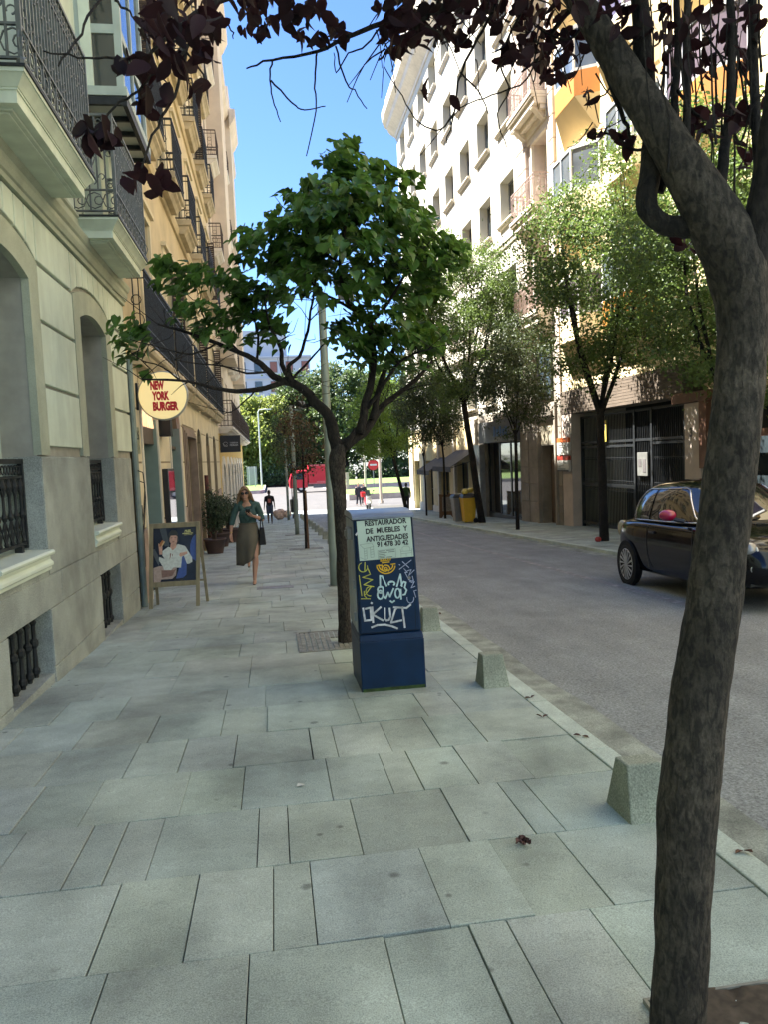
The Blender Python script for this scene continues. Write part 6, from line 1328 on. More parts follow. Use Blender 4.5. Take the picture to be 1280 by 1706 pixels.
ST_ = [('street_tree', (7.86, 17.18), [(0, 0, 0), (-.02, 0, 1.2), (-.04, .0, 2.6), (-.03, .0, 3.2)], (.115, .085), (7.9, 17.2, 5.65), (1.95, 1.8, 2.75), 250, 62, .08, lfS, 'sunlit street tree with a straight trunk beside the rear wheel of the black car', 3, 7),
       ('street_tree', (8.05, 12.7), [(0, 0, 0), (0, 0, 1.2), (.03, 0, 2.4), (.05, 0, 3.0)], (.10, .075), (8.35, 12.7, 5.0), (1.8, 1.7, 2.6), 240, 60, .08, lfS, 'street tree behind the black car and the near trunk', 5, 7),
       ('street_tree', (7.68, 23.15), [(0, 0, 0), (0, 0, 1.4), (.02, 0, 2.6), (.0, 0, 3.3)], (.065, .045), (7.7, 23.15, 3.95), (1.25, 1.2, 1.75), 100, 52, .085, lfK, 'thin dark street tree in front of the brown doorway', 7, 5),
       ('street_tree', (8.03, 28.5), [(0, 0, 0), (-.14, 0, 1.0), (-.32, 0, 2.6), (-.5, 0, 4.0), (-.6, 0, 5.0)], (.15, .10), (7.35, 28.5, 6.5), (2.5, 2.3, 3.5), 340, 58, .09, lfS, 'big leaning street tree beside the yellow bin', 9, 8),
       ('street_tree', (7.8, 33.9), [(0, 0, 0), (0, 0, 1.4), (.02, 0, 2.8), (-.05, 0, 3.6)], (.06, .04), (7.45, 33.9, 3.75), (1.35, 1.2, 1.8), 130, 52, .095, lfK, 'slim dark street tree growing beside the brown menu board', 11, 5),
       ('street_tree', (7.85, 38.4), [(0, 0, 0), (0, 0, 1.3), (-.02, 0, 2.6), (-.05, 0, 3.3)], (.05, .035), (7.6, 38.4, 4.3), (1.3, 1.2, 1.9), 80, 50, .09, lfK, 'thin stemmed sapling standing past the brown menu board', 13, 5),
       ('street_tree', (8.15, 46.0), [(0, 0, 0), (-.22, 0, 1.2), (-.6, 0, 2.9), (-.75, 0, 3.8)], (.13, .09), (6.85, 46.0, 3.9), (2.1, 2.0, 2.7), 170, 46, .13, lfB, 'bright yellow green tree leaning over the man in a green jacket', 15, 7)]
for nm, (bx, by), path, rd, c, r, cl, per, L, lm, lab, sd, nl in ST_:
    g = gz(by) + .03; small_tree(nm, (bx, by, g), [(bx + x, by + y, g + z - .04) for x, y, z in path], rd, c, r, cl, per, L, lm, lab, seed=sd, nl=nl, spread=.26)
for y, x, zc, r, lm, lab, sd in ((20.75, .82, 2.15, (.52, .52, 1.05), lfR, 'staked sapling with rusty leaves in front of the second lamp post', 31), (32.5, .95, 2.5, (.75, .7, 1.3), lfK, 'second young kerbside tree past the second lamp post', 33), (38.0, 1.0, 2.6, (.95, .9, 1.5), lfK, 'third young kerbside tree, far along the shaded pavement', 35), (45.5, 1.1, 3.0, (1.4, 1.3, 1.9), lfK, 'last young kerbside tree at the edge of the sunlit plaza', 37)):
    g = gz(y); t = small_tree('kerb_sapling', (x, y, g), [(x, y, g - .04), (x, y, g + .9), (x + .01, y, g + 1.9), (x + .03, y, g + 2.6)], (.035, .022), (x, y, zc), r, int(40 * r[0] / .5), 12, .085, lm, lab, group='saplings along the kerb', seed=sd, nl=4, spread=.16)
    if y < 30:
        mb = MB(); mb.tube([(x + .06, y - .03, g - .02), (x + .05, y - .03, g + 1.6)], .028, 8); mb.build('stake', mat('stake_wood', (.17, .10, .055), rough=.8, var=.2, scale=6), t)
        mb = MB(); mb.tube([(x + .03 + .05 * math.cos(a), y - .015 + .05 * math.sin(a), g + 1.35) for a in [2 * PI * k / 10 for k in range(11)]], .008, 4); mb.build('tie', bk, t)
        grate(x, y, .86, .5, 'rusty square grate at the foot of the staked sapling', hole=.06)
for nm, y, x, lab in (('grate', 17.18, 7.86, 'square tree pit grate under the tree beside the black car'),): pass
# ---- big trees of the square beyond
zf = gz(90)
def big_tree(x, y, h, r, lm, lab, sd):
    t = thing('park_tree', (x, y, zf), lab, 'tree', 'tall trees of the square'); q = random.Random(sd); mb = MB(); mb.smooth = True
    P = limb(mb, [(x, y, zf - .1), (x + .1, y, zf + h * .16), (x, y, zf + h * .33)], .42, .3, 10, 4, .04, sd, .08)
    mb.build('trunk', barkG, t); mb = MB(); mb.smooth = True
    for k in range(8):
        a = 2 * PI * k / 8 + q.uniform(-.3, .3); e = Vector((x + r * .6 * math.cos(a), y + r * .6 * math.sin(a), zf + h * q.uniform(.45, .85))); limb(mb, [P[-1], P[-1].lerp(e, .5) + Vector((0, 0, -.3)), e], .2, .05, 6, 4, .1, sd + k)
    mb.build('limbs', barkG, t); lv = MB(); crown_leaves(lv, (x, y, zf + h * .54), (r, r, h * .46), 260, 36, .52, sd, .75); lv.build('crown', lm, t)
lfY = mat('pale_plane_leaf', (.15, .19, .045), rough=.5, var=.3, scale=.5, trans=.4); lfG = mat('deep_plane_leaf', (.06, .095, .03), rough=.5, var=.35, scale=.5, trans=.3)  # a pale and a deep green for the park trees
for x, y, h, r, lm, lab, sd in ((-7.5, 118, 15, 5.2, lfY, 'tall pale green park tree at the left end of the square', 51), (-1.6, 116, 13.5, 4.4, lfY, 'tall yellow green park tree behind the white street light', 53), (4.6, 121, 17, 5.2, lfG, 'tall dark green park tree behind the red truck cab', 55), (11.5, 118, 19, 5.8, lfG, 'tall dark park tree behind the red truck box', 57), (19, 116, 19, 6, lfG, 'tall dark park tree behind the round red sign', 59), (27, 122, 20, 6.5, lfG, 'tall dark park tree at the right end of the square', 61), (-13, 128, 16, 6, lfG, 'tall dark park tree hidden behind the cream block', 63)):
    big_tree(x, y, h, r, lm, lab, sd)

for x0, x1, y0, lab in ((-26, -3.2, 108, 'dark hedge closing the left side of the square'), (-2.5, 12, 112, 'dark hedge behind the red lorry'), (12.5, 40, 112, 'dark hedge closing the right side of the square')):
    t = thing('hedge', ((x0 + x1) / 2, y0, zf), lab, 'hedge', 'hedges of the square'); lv = MB(); q = random.Random(int(y0 + x0))
    for k in range(int((x1 - x0) * 260)):
        p = Vector((q.uniform(x0, x1), y0 + q.gauss(0, .7), zf + .3 + abs(q.gauss(0, 1.0)) * 1.1 + .5 * noise.noise((k * .01, x0, 0)))); leafq(lv, p, rv(q), rv(q), q.uniform(.3, .5), .14, .2)
    lv.build('hedge_leaves', lfG, t); mb = MB(); mb.box(x0, x1, y0 - .25, y0 + .25, zf, zf + 1.5); mb.build('hedge_stems', barkG, t)
# ================================================================ FAR THINGS ON THE SQUARE
t = thing('far_apartment_house', (2, 170, zf), 'pale grey apartment building with rusty red blinds beyond the park trees', 'building')
mb = MB(); fw_ = [(-9.5 + 3.4 * k, -7.9 + 3.4 * k, 4 + 4.2 * j, 6.4 + 4.2 * j) for k in range(6) for j in range(7)]
pale = mat('pale_grey_facade', (.52, .52, .54), rough=.85, var=.05, scale=.2)
mb.box(-12, 9.4, 168, 182, zf, 24.0); mb.box(-12, 4.5, 168.5, 181, 24.41, 30)
for j in range(8): mb.box(-12.1, 9.5, 167.7, 168, 2.9 + 4.2 * j - .2, 2.9 + 4.2 * j) if 2.9 + 4.2 * j < 24 else None
mb.build('wall', pale, t)
rb = mat('rust_blind', (.28, .11, .08), rough=.7, var=.1)
for x0, x1, z0, z1 in fw_:
    if z1 > 23.6: continue
    mb = MB(); mb.box(x0, x1, 167.9, 168.02, z0, z1); fo = mb.build('window', steel, t); mb = MB(); mb.box(x0 + .1, x1 - .1, 167.86, 167.9, z0 + .1, z1 - .1); mb.build('blind', rb if (int(x0 * 7) % 3) else glz, fo)
mb = MB(); mb.box(-12.3, 9.7, 167.5, 182.2, 24, 24.4); mb.build('roof_edge', pale, t)
# red lorry
redb = mat('red_lorry_paint', (.55, .012, .03), rough=.4, var=.05)
L_ = thing('delivery_lorry', (6.6, 88, zf), 'bright red box lorry crossing the sunlit square behind the trees', 'lorry')
mb = MB(); mb.box(4.1, 8.3, 86.8, 89.1, zf + .95, zf + 3.05); mb.build('cargo_box', redb, L_, bevel=.05)
mb = MB(); mb.box(4.05, 8.35, 86.75, 86.8, zf + 2.95, zf + 3.1); mb.box(4.05, 8.35, 86.75, 86.8, zf + .9, zf + 1.02); mb.box(5.0, 7.6, 86.78, 86.8, zf + 1.05, zf + 1.2); mb.build('box_trim', mat('pale_red_trim', (.6, .12, .12), rough=.4), L_)
mb = MB(); mb.prism([(1.9, zf + .5), (1.85, zf + 1.3), (2.2, zf + 2.3), (2.6, zf + 2.5), (3.95, zf + 2.5), (3.95, zf + .5)], 1, 86.9, 89.0); mb.build('cab', redb, L_, bevel=.06)
mb = MB(); mb.prism([(2.3, zf + 1.45), (2.55, zf + 2.2), (3.4, zf + 2.2), (3.4, zf + 1.45)], 1, 86.87, 86.9); mb.build('cab_window', glz, L_)
mb = MB(); mb.box(2.2, 8.2, 87.1, 88.8, zf + .6, zf + .94); mb.box(4.6, 6.3, 86.85, 87.1, zf + .45, zf + .9); mb.build('chassis', mat('chassis_grey', (.12, .12, .12), rough=.6), L_)
for x in (3.2, 7.2):
    for y in (86.95, 88.7):
        mb = MB(); mb.lathe((x, y, zf + .5), [(.5, 0), (.5, .25)], axis=1, n=20); wo_ = mb.build('wheel', tyre, L_); mb = MB(); mb.lathe((x, y - .02, zf + .5), [(.001, 0), (.24, 0), (.24, .02)], axis=1, n=14); mb.build('rim', rimm, wo_)
# street lights, signs
white = mat('white_pole', (.62, .62, .6), rough=.5, var=.05)
t = thing('street_light', (-1.45, 103, zf), 'thin white street light with a bent head in front of the pale park tree', 'street light')
mb = MB(); mb.tube([(-1.45, 103, zf), (-1.45, 103, zf + 10.3), (-1.3, 103, zf + 10.6), (-.3, 103, zf + 10.7)], [.11, .08, .07, .06], 8); mb.build('post', white, t); mb = MB(); mb.box(-.4, .3, 102.8, 103.2, zf + 10.55, zf + 10.72); mb.build('lamp_head', white, t)
t = thing('road_sign_back', (-2.65, 101, zf), 'grey back of a large road sign on two posts at the far kerb', 'road sign')
mb = MB(); mb.box(-3.3, -2.0, 101, 101.06, zf + .7, zf + 3.1); mb.build('panel', mat('sign_back_grey', (.33, .34, .34), rough=.5, var=.1), t)
for x in (-3.0, -2.25):
    mb = MB(); mb.box(x - .05, x + .05, 100.9, 101, zf, zf + 3.1); mb.build('post', white, t)
t = thing('no_entry_sign', (10.75, 80.5, zf), 'round red traffic sign on a thin grey post in the square', 'traffic sign')
mb = MB(); mb.tube([(10.75, 80.5, zf), (10.75, 80.5, zf + 3.0)], .045, 8); mb.build('post', steel, t)
mb = MB(); mb.lathe((10.75, 80.42, zf + 2.85), [(.58, 0), (.58, .03)], axis=1, n=28); mb.build('disc', mat('sign_red', (.6, .02, .03), rough=.4, var=.03), t)
mb = MB(); mb.box(10.38, 11.12, 80.40, 80.42, zf + 2.76, zf + 2.94); mb.build('white_bar', mat('plate_white', (.62, .62, .6)), t)
conc = mat('concrete_post', (.48, .41, .34), rough=.8, var=.1)
for x, y, h, r_, lab in ((8.48, 59.5, 6.2, .13, 'pale lamp column standing on the sunlit far corner'), (9.3, 76, 5.5, .12, 'pale pole beyond the two people at the scooter')):
    t = thing('lamp_column', (x, y, zf), lab, 'lamp post', 'pale columns on the square'); mb = MB(); mb.tube([(x, y, zf), (x, y, zf + h)], [r_, r_ * .8], 10); mb.build('post', conc, t); mb = MB(); mb.tube([(x, y, zf), (x, y, zf + .2)], [r_ * 1.8, r_ * 1.5], 10); mb.build('foot', conc, t)
    mb = MB(); mb.box(x - .5, x + .1, y - .1, y + .1, zf + h, zf + h + .12); mb.build('lamp_head', conc, t)
t = thing('striped_barrier', (7.3, 78.4, zf), 'red and white warning post at the edge of the lawn', 'warning post')
mb = MB(); mb.box(7.1, 7.5, 78.3, 78.4, zf + .4, zf + 2.4); mb.build('panel', mat('barrier_white', (.62, .6, .58), rough=.5), t); mb = MB()
for k in range(4): mb.prism([(7.1, zf + .5 + k * .45), (7.5, zf + .75 + k * .45), (7.5, zf + .95 + k * .45), (7.1, zf + .7 + k * .45)], 1, 78.28, 78.3)
mb.build('red_stripes', mat('sign_red', (.6, .02, .03)), t); mb = MB(); mb.box(7.55, 7.85, 78.3, 78.5, zf, zf + 2.2); mb.build('post', conc, t)
t = thing('litter_bin', (1.22, 46.5, gz(46.5)), 'grey cylindrical litter bin on a post by the farthest lamp post', 'litter bin')
mb = MB(); mb.lathe((1.22, 46.5, gz(46.5) + .35), [(.2, 0), (.24, .05), (.25, .75), (.2, .8), (.0, .8)], n=16); mb.build('bin_body', mat('bin_grey', (.13, .14, .14), rough=.5), t); mb = MB(); mb.tube([(1.22, 46.75, gz(46.5)), (1.22, 46.75, gz(46.5) + 1.3)], .05, 8); mb.build('post', steel, t)
mb = MB()
for k in range(5): mb.ell((-.75 + R.uniform(-.3, .3) + 1.2, 45.2 + R.uniform(-.1, .1), gz(45) + .2 + k * .05), .28, .24, .24, 10, 6)
tag(mb.build('rubbish_sack', mat('pinkish_sack', (.50, .36, .30), rough=.6, var=.25, scale=6), loc=(.45, 45.2, gz(45.2))), 'pale pinkish rubbish sacks heaped by the far lamp post', 'rubbish sack')
# motor scooter
MS = thing('motor_scooter', (6.55, 52.1, gz(52.1)), 'red and white motor scooter parked facing the camera at the far kerb', 'scooter')
g = gz(52.1); ms_w = mat('scooter_white', (.62, .62, .62), rough=.3, var=.05); ms_r = mat('scooter_red', (.55, .015, .02), rough=.3)
for y, nm in ((51.5, 'wheel'), (52.85, 'wheel')):
    mb = MB(); mb.lathe((6.5, y, g + .27), [(.17, -.06), (.24, -.07), (.28, -.04), (.28, .04), (.24, .07), (.17, .06)], axis=0, n=20); w2 = mb.build(nm, tyre, MS); mb = MB(); mb.lathe((6.5, y, g + .27), [(.001, -.03), (.17, -.03), (.17, .03), (.001, .03)], axis=0, n=16); mb.build('rim', rimm, w2)
mb = MB(); mb.frust([(6.28, 51.6, g + .45), (6.72, 51.6, g + .45), (6.66, 51.9, g + .35), (6.34, 51.9, g + .35)], [(6.36, 51.75, g + 1.02), (6.64, 51.75, g + 1.02), (6.62, 51.95, g + 1.02), (6.38, 51.95, g + 1.02)]); mb.frust([(6.42, 51.3, g + .5), (6.58, 51.3, g + .5), (6.58, 51.75, g + .5), (6.42, 51.75, g + .5)], [(6.45, 51.4, g + .62), (6.55, 51.4, g + .62), (6.55, 51.75, g + .62), (6.45, 51.75, g + .62)]); mb.build('front_fairing', ms_w, MS, bevel=.03)
mb = MB(); mb.frust([(6.3, 52.1, g + .35), (6.7, 52.1, g + .35), (6.7, 53.1, g + .5), (6.3, 53.1, g + .5)], [(6.34, 52.2, g + .72), (6.66, 52.2, g + .72), (6.64, 53.2, g + .85), (6.36, 53.2, g + .85)]); mb.build('rear_body', ms_r, MS, bevel=.04)
mb = MB(); mb.frust([(6.36, 52.2, g + .72), (6.64, 52.2, g + .72), (6.64, 53.15, g + .85), (6.36, 53.15, g + .85)], [(6.4, 52.25, g + .82), (6.6, 52.25, g + .82), (6.6, 53.1, g + .95), (6.4, 53.1, g + .95)]); mb.build('seat', bk, MS, bevel=.03)
mb = MB(); mb.frust([(6.36, 51.72, g + 1.0), (6.64, 51.72, g + 1.0), (6.64, 51.76, g + 1.0), (6.36, 51.76, g + 1.0)], [(6.40, 51.9, g + 1.4), (6.6, 51.9, g + 1.4), (6.6, 51.93, g + 1.4), (6.40, 51.93, g + 1.4)]); mb.build('windshield', glz, MS)
mb = MB(); mb.tube([(6.15, 51.95, g + 1.1), (6.4, 51.9, g + 1.08), (6.6, 51.9, g + 1.08), (6.85, 51.95, g + 1.1)], .02, 6)
for s in (-1, 1): mb.tube([(6.5 + s * .28, 51.9, g + 1.08), (6.5 + s * .36, 51.88, g + 1.3)], .01, 4); mb.ell((6.5 + s * .38, 51.88, g + 1.33), .07, .03, .045, 8, 6)
mb.build('handlebar', bk, MS); mb = MB(); mb.ell((6.5, 51.62, g + .86), .10, .06, .07, 10, 6); mb.build('headlight', mat('headlight_glass', (.2, .21, .21)), MS)
mb = MB(); mb.box(6.15, 6.45, 53.1, 53.5, g + .85, g + 1.2); mb.build('top_box', ms_r, MS, bevel=.03)
# ================================================================ PEOPLE
skinF = mat('fair_skin', (.46, .26, .18), rough=.55, var=.06, scale=8); skinD = mat('dark_skin', (.055, .032, .024), rough=.5, var=.1); skinM = mat('tanned_skin', (.30, .16, .11), rough=.55, var=.06)
hairB = mat('blond_hair', (.20, .125, .06), rough=.55, var=.35, scale=12, stretch=(6, 6, .6)); hairK = mat('black_hair', (.012, .01, .009), rough=.6)
teal = mat('teal_knit', (.050, .105, .095), rough=.9, var=.12, scale=10, bump=.25, bscale=120); oliv = mat('olive_skirt', (.115, .105, .078), rough=.85, var=.14, scale=4)
blackc = mat('black_cloth', (.012, .012, .014), rough=.85); leather = mat('black_leather', (.012, .012, .013), rough=.45)
g = gz(13.3); Wm = thing('person', (-.46, 13.3, g), 'woman in a teal cardigan and olive skirt walking with sunglasses while looking at her phone', 'person')
def hand(ch, w_, d, side, curl=.5, palm=Vector((0, -1, 0))):  # palm and five separate fingers along d
    d = d.normalized(); a = d.cross(palm).normalized(); c = w_ + d * .045
    ch.append(([w_, w_ + d * .035, w_ + d * .08], [.022, .026, .024]))
    for k, (o, L) in enumerate(((-.026, .066), (-.009, .076), (.009, .072), (.026, .056))):
        b = w_ + d * .085 + a * o; m = b + d * L * .5 + palm * L * .10 * curl; e = m + (d * (1 - curl * .6) + palm * curl).normalized() * L * .5; ch.append(([b - d * .02, b, m, e], [.0095, .0095, .0085, .0072]))
    tb = w_ + d * .03 + a * side * .026; ch.append(([tb, tb + a * side * .022 + d * .025 + palm * .012, tb + a * side * .026 + d * .055 + palm * .022], [.012, .0105, .0085]))
# joints (x right in view, y away, z up); she faces -y
hd = Vector((-.03, -.03, 1.575)); nk = Vector((-.01, .0, 1.42))
ch = [([hd + Vector((0, .012, .02)), hd + Vector((0, 0, -.005))], [.086, .082], (.88, 1.02, 1.12)), ([hd + Vector((0, -.03, -.055)), hd + Vector((0, -.042, -.092))], [.058, .036]), ([hd + Vector((0, .01, -.08)), nk], [.05, .052]),
      ([hd + Vector((0, -.088, .0)), hd + Vector((0, -.104, -.028))], [.011, .015]), ([hd + Vector((-.017, -.084, -.066)), hd + Vector((.017, -.084, -.066))], [.008, .008]), ([hd + Vector((-.078, .01, .005)), hd + Vector((-.08, .01, -.03))], [.014, .01]), ([hd + Vector((.078, .01, .005)), hd + Vector((.08, .01, -.03))], [.014, .01]),
      ([Vector((-.15, .02, 1.365)), nk + Vector((0, .02, -.03)), Vector((.15, .02, 1.365))], [.052, .06, .052]), ([nk + Vector((0, .01, -.06)), Vector((0, .01, 1.2)), Vector((0, .01, 1.05)), Vector((.0, .01, .93))], [.10, .125, .105, .14], (1.12, .72, 1)),
      ([Vector((-.065, -.06, 1.24)), Vector((.065, -.06, 1.24))], [.06, .06])]
eR, wR = Vector((-.275, .03, 1.11)), Vector((-.30, -.03, .90)); eL, wL = Vector((.245, .05, 1.11)), Vector((.10, -.17, 1.19))
ch += [([Vector((-.165, .02, 1.36)), Vector((-.225, .03, 1.24)), eR], [.050, .043, .036]), ([eR, eR.lerp(wR, .4), wR], [.036, .034, .023]), ([Vector((.165, .02, 1.36)), Vector((.21, .04, 1.24)), eL], [.05, .043, .036]), ([eL, eL.lerp(wL, .4), wL], [.036, .034, .023])]
hand(ch, wR, Vector((.02, -.06, -1)), 1, .45, Vector((.6, -.5, 0)).normalized()); hand(ch, wL, Vector((-.75, -.25, .35)), -1, .8, Vector((-.1, .25, .9)).normalized())
kL, aL = Vector((.095, -.11, .50)), Vector((.065, -.10, .085)); kR, aR = Vector((-.06, .04, .49)), Vector((-.04, .42, .42))
ch += [([Vector((.085, .0, .90)), Vector((.095, -.05, .7)), kL], [.092, .078, .055]), ([kL, kL.lerp(aL, .3) + Vector((.006, .025, 0)), kL.lerp(aL, .75), aL], [.053, .055, .038, .031]), ([Vector((-.085, .0, .90)), Vector((-.075, .02, .7)), kR], [.092, .078, .055]), ([kR, kR.lerp(aR, .3), aR], [.052, .054, .032]),
       ([aL + Vector((0, .03, -.03)), aL + Vector((-.004, -.06, -.045)), aL + Vector((-.008, -.13, -.065))], [.032, .032, .022]), ([aR + Vector((0, .04, -.01)), aR + Vector((0, .02, -.1)), aR + Vector((0, -.03, -.155))], [.030, .03, .02])]
blob('body', skinF, Wm, ch, .0065, 3)
def off(pts, rs, e, *f): return (pts, [r + e for r in rs], *f)
tp = [([Vector((0, .01, 1.30)), Vector((0, .01, 1.2)), Vector((0, .01, 1.08)), Vector((.0, .01, 1.03))], [.108, .138, .122, .128], (1.16, .80, 1)), ([Vector((-.075, -.068, 1.235)), Vector((.075, -.068, 1.235))], [.07, .07]), ([Vector((-.06, .02, 1.41)), Vector((-.165, .02, 1.372)), Vector((-.23, .032, 1.23)), eR.lerp(wR, .22)], [.058, .064, .056, .05]), ([Vector((.06, .02, 1.41)), Vector((.165, .02, 1.372)), Vector((.215, .042, 1.23)), eL, eL.lerp(wL, .25)], [.058, .064, .056, .05, .048]), ([Vector((-.12, .05, 1.34)), Vector((.12, .05, 1.34))], [.075, .075]), ([Vector((-.105, -.045, 1.345)), Vector((-.05, -.095, 1.2)), Vector((0, -.105, 1.12))], [.036, .034, .03]), ([Vector((.105, -.045, 1.345)), Vector((.05, -.095, 1.2)), Vector((0, -.105, 1.12))], [.036, .034, .03])]
blob('cardigan', teal, Wm, tp, .009, 3)
mb = MB(); mb.smooth = True; rs = []; n = 72                       # swinging skirt with folds
for k in range(15):
    t_ = k / 14; z0 = 1.065; ring_ = []
    for j in range(n):
        a = 2 * PI * j / n; zt = .40 + .075 * math.cos(a - PI) - .03 * math.sin(2 * a + .7); zt = .34 if math.cos(a) < -.3 else (.36 + .14 * (math.cos(a) + .3) / 1.3)
        rx = .142 + .062 * min(1, t_ * 2.6) - .03 * t_ * t_ + .02 * t_; ry = .108 + .075 * min(1, t_ * 2.4) + .06 * t_ * t_
        fo = 1 + (.05 * math.sin(a * 5 + 3 * t_) + .035 * math.sin(a * 9 + 1.3)) * t_ ** 1.2
        ring_.append((-.0 - .035 * t_ + rx * fo * math.cos(a), .012 + .06 * t_ * t_ + ry * fo * math.sin(a) - (.07 * t_ * math.exp(-((a - 5.05) / .5) ** 2)), z0 + (zt - z0) * t_))
    rs.append(ring_)
mb.rings(rs, cap=False); sk = mb.build('skirt', oliv, Wm, local=True, smooth=True); md = sk.modifiers.new('thickness', 'SOLIDIFY'); md.thickness = .006
mb = MB(); mb.tube([(.0 + .150 * math.cos(2 * PI * k / 24), .012 + .116 * math.sin(2 * PI * k / 24), 1.06) for k in range(25)], .012, 6); mb.build('waistband', oliv, sk, local=True)
hr = [([hd + Vector((0, .03, .045)), hd + Vector((0, .05, -.02))], [.086, .09], (.96, 1, 1.06)), ([hd + Vector((-.06, -.02, .055)), hd + Vector((-.098, -.01, -.02)), hd + Vector((-.115, .0, -.10)), hd + Vector((-.135, -.02, -.16))], [.028, .028, .028, .014]), ([hd + Vector((.06, -.02, .055)), hd + Vector((.1, -.01, -.02)), hd + Vector((.115, .01, -.09)), hd + Vector((.15, .0, -.13))], [.028, .030, .030, .016]), ([hd + Vector((-.05, .09, 0)), hd + Vector((-.07, .09, -.13)), hd + Vector((-.10, .07, -.2))], [.05, .05, .03]), ([hd + Vector((.05, .09, 0)), hd + Vector((.08, .09, -.13)), hd + Vector((.11, .06, -.18))], [.05, .05, .03]), ([hd + Vector((.0, -.055, .095)), hd + Vector((-.055, -.062, .06)), hd + Vector((-.082, -.04, 0))], [.022, .024, .022]), ([hd + Vector((.0, -.055, .095)), hd + Vector((.055, -.062, .06)), hd + Vector((.082, -.04, 0))], [.022, .024, .022])]
blob('hair', hairB, Wm, hr, .008, 2)
mb = MB()
for s in (-1, 1): mb.ell(hd + Vector((s * .035, -.094, .012)), .031, .011, .024, 14, 8); mb.tube([hd + Vector((s * .064, -.085, .018)), hd + Vector((s * .082, .0, .014))], .004, 4)
mb.tube([hd + Vector((-.012, -.10, .017)), hd + Vector((.012, -.10, .017))], .004, 4); mb.build('sunglasses', mat('dark_lens', (.01, .01, .01), rough=.08), Wm, local=True, smooth=True)
blob('shoe', leather, Wm, [([aL + Vector((0, .035, -.06)), aL + Vector((-.004, -.05, -.068)), aL + Vector((-.008, -.145, -.07))], [.022, .03, .02], (1.1, 1, .6))], .007, 2)
blob('shoe', leather, Wm, [([aR + Vector((0, .05, -.01)), aR + Vector((0, .04, -.11)), aR + Vector((0, -.02, -.175))], [.022, .03, .02])], .007, 2)
mb = MB(); mb.lathe(eR.lerp(wR, .93), [(.026, -.008), (.028, 0), (.026, .008)], n=14, cap=False); mb.build('watch', mat('brass', (.5, .36, .12)), Wm, local=True)
P0 = Vector((-.46, 13.3, g)); HB = thing('handbag', P0 + Vector((.235, -.05, .78)), 'black leather handbag hanging from the walking woman\'s forearm', 'handbag')
o = P0 + Vector((.225, -.02, 0)); mb = MB(); mb.frust([o + Vector(v) for v in ((-.05, -.11, .68), (.07, -.13, .68), (.07, .10, .68), (-.05, .10, .68))], [o + Vector(v) for v in ((-.035, -.10, .98), (.045, -.11, .98), (.045, .08, .98), (-.035, .08, .98))]); mb.build('bag_body', leather, HB, bevel=.012)
mb = MB()
for dx in (-.02, .03): mb.tube([o + Vector((dx, -.08, .97)), o + Vector((dx * .6, -.05, 1.08)), o + Vector((dx * .5, .0, 1.165)), o + Vector((dx * .6, .04, 1.08)), o + Vector((dx, .06, .97))], .008, 6)
mb.build('strap', leather, HB)
c = P0 + wL + Vector((-.085, -.05, .075)); mb = MB(); u = Vector((1, .1, 0)).normalized() * .036; v = Vector((0, -.55, .6)).normalized() * .07; n_ = u.cross(v).normalized() * .004
mb.frust([c - u - v - n_, c + u - v - n_, c + u + v - n_, c - u + v - n_], [c - u - v + n_, c + u - v + n_, c + u + v + n_, c - u + v + n_]); tag(mb.build('smartphone', mat('phone_black', (.01, .01, .012), rough=.2), loc=c), 'black smartphone in the walking woman\'s raised hand', 'phone')
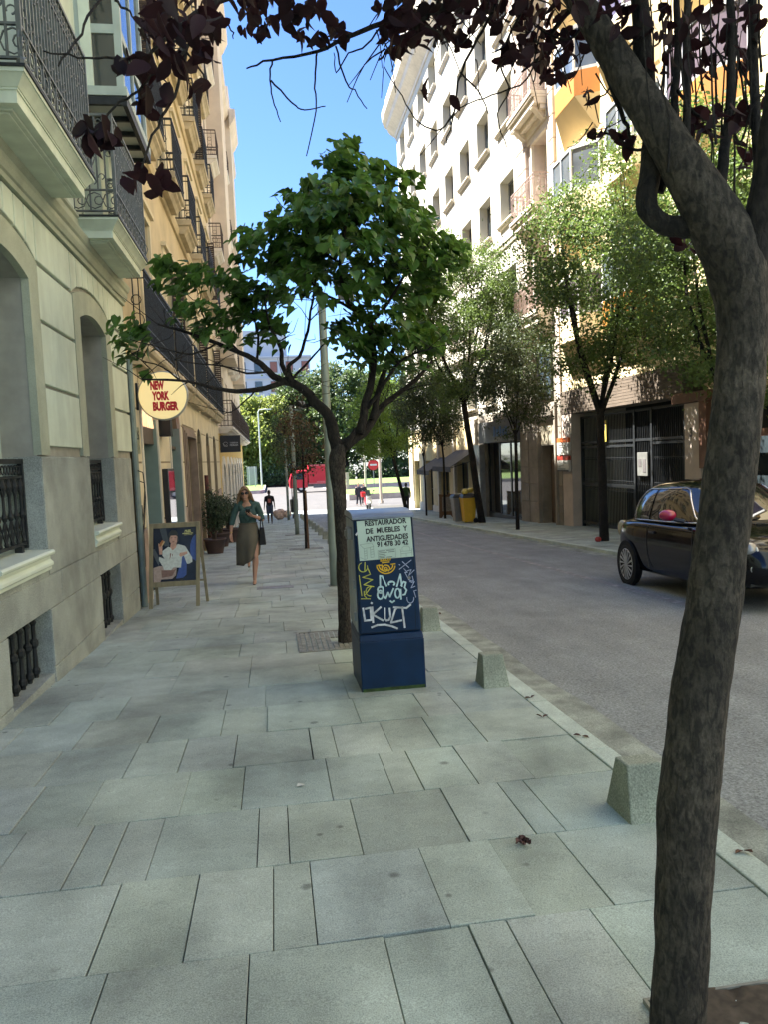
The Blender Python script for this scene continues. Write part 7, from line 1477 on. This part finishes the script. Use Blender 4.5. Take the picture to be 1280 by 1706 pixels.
# simpler figures further off
def figure(loc, label, rz, h, skin, hair, shirt, trous, shoe, step=.14, armL=(.2, -.05, .88), armR=(-.24, -.02, .86), sleeves=.5, shorts=False, fem=False, jacket=0.):
    t = thing('person', loc, label, 'person', 'people on the square and pavement', rot=(0, 0, rz)); s = h / 1.75
    def S(l): return [([Vector(p) * s for p in c[0]], [r * s for r in c[1]], *c[2:]) for c in l]
    hd = Vector((0, -.01, 1.62)); kl, kr, al, ar = Vector((.09, -step * .5 - .02, .5)), Vector((-.09, step * .3, .5)), Vector((.09, -step, .08)), Vector((-.09, step, .1))
    eL, eR = Vector((.245, .02, 1.12)), Vector((-.245, .02, 1.12)); wL, wR = Vector(armL), Vector(armR)
    ch = [([hd + Vector((0, .01, .02)), hd], [.088, .084], (.9, 1.05, 1.15)), ([hd + Vector((0, -.03, -.07)), hd + Vector((0, -.03, -.1))], [.05, .035]), ([hd + Vector((0, -.09, 0)), hd + Vector((0, -.1, -.03))], [.012, .014]), ([hd + Vector((0, .01, -.09)), Vector((0, .01, 1.44))], [.052, .055]), ([Vector((-.17, .01, 1.40)), Vector((.17, .01, 1.40))], [.06, .06]), ([Vector((0, .01, 1.35)), Vector((0, .01, 1.15)), Vector((0, .01, .95))], [.13, .12, .13], (1.15, .75, 1)),
          ([Vector((.185, .01, 1.39)), eL], [.053, .04]), ([eL, wL], [.039, .027]), ([Vector((-.185, .01, 1.39)), eR], [.053, .04]), ([eR, wR], [.039, .027]), ([Vector((.09, 0, .92)), kl], [.092, .06]), ([kl, kl.lerp(al, .3) + Vector((0, .02, 0)), al], [.056, .058, .036]), ([Vector((-.09, 0, .92)), kr], [.092, .06]), ([kr, kr.lerp(ar, .3) + Vector((0, .02, 0)), ar], [.056, .058, .036]), ([al + Vector((0, .03, -.03)), al + Vector((0, -.13, -.05))], [.035, .03]), ([ar + Vector((0, .03, -.03)), ar + Vector((0, -.13, -.05))], [.035, .03])]
    hand(ch, wL, (wL - eL), -1, .5, Vector((-1, 0, 0))); hand(ch, wR, (wR - eR), 1, .5, Vector((1, 0, 0)))
    blob('body', skin, t, S(ch), .012, 2)
    sl = sleeves
    blob('shirt', shirt, t, S([([Vector((0, .01, 1.36)), Vector((0, .01, 1.15)), Vector((0, .01, .93 - jacket))], [.143, .142, .15], (1.18, .82, 1)), ([Vector((-.12, .01, 1.41)), Vector((.12, .01, 1.41))], [.065, .065]), ([Vector((.1, .01, 1.40)), Vector((.185, .01, 1.39)), Vector((.185, .01, 1.39)).lerp(eL, min(1, sl * 2))] + ([wL] if sl > .9 else []), [.06, .068, .058] + ([.042] if sl > .9 else [])), ([Vector((-.1, .01, 1.40)), Vector((-.185, .01, 1.39)), Vector((-.185, .01, 1.39)).lerp(eR, min(1, sl * 2))] + ([wR] if sl > .9 else []), [.06, .068, .058] + ([.042] if sl > .9 else []))]), .014, 2)
    leg = lambda hip, k, a: ([hip, hip.lerp(k, .95)], [.108, .085]) if shorts else ([hip, k, a + Vector((0, 0, .04))], [.108, .078, .062])
    blob('trousers', trous, t, S([leg(Vector((.09, 0, .93)), kl, al), leg(Vector((-.09, 0, .93)), kr, ar), ([Vector((0, .01, 1.0)), Vector((0, .01, .92))], [.14, .145], (1.12, .85, 1))]), .014, 2)
    for a in (al, ar): blob('shoe', shoe, t, S([([a + Vector((0, .04, -.045)), a + Vector((0, -.14, -.055))], [.042, .036], (1, 1, .85))]), .012, 1)
    hs = [([hd + Vector((0, .025, .045)), hd + Vector((0, .045, 0))], [.092, .09], (.98, 1.02, 1.1))]
    if fem: hs += [([hd + Vector((0, .08, 0)), hd + Vector((0, .08, -.18))], [.075, .06])]
    blob('hair', hair, t, S(hs), .012, 1); return t
denim = mat('blue_denim', (.06, .08, .13), rough=.9, var=.15); navy = mat('navy_suit', (.02, .022, .04), rough=.85); greenj = mat('green_jacket', (.05, .10, .03), rough=.85, var=.15); dkt = mat('dark_trousers', (.03, .03, .035), rough=.85)
m = figure((-.23, 40.0, gz(40)), 'man in a black printed shirt and denim shorts standing far along the shaded pavement', 0, 1.74, skinD, hairK, blackc, denim, leather, step=.06, armL=(.27, -.04, .86), armR=(-.28, -.04, .84), sleeves=.35, shorts=True)
mb = MB(); mb.box(-.07, .08, -.125, -.118, 1.1, 1.30); mb.build('shirt_print', mat('shirt_print_red', (.45, .14, .12), rough=.8, var=.5, scale=25), m, local=True)
figure((8.46, 47.6, gz(47.6) + .03), 'man in a green jacket and dark trousers walking away on the far pavement', PI * .92, 1.78, skinM, hairK, greenj, dkt, leather, step=.2, sleeves=1, armL=(.26, -.1, .9), armR=(-.26, .1, .9))
figure((6.45, 57.6, zf), 'woman in a dark open suit walking just behind the parked scooter', .2, 1.72, skinF, mat('brown_hair', (.06, .03, .02), rough=.6), navy, navy, leather, step=.2, sleeves=1, fem=True, jacket=.08)
figure((6.95, 58.3, zf), 'person in dark clothes walking half hidden behind the woman by the scooter', .1, 1.68, skinF, hairK, navy, dkt, leather, step=.15, sleeves=1)
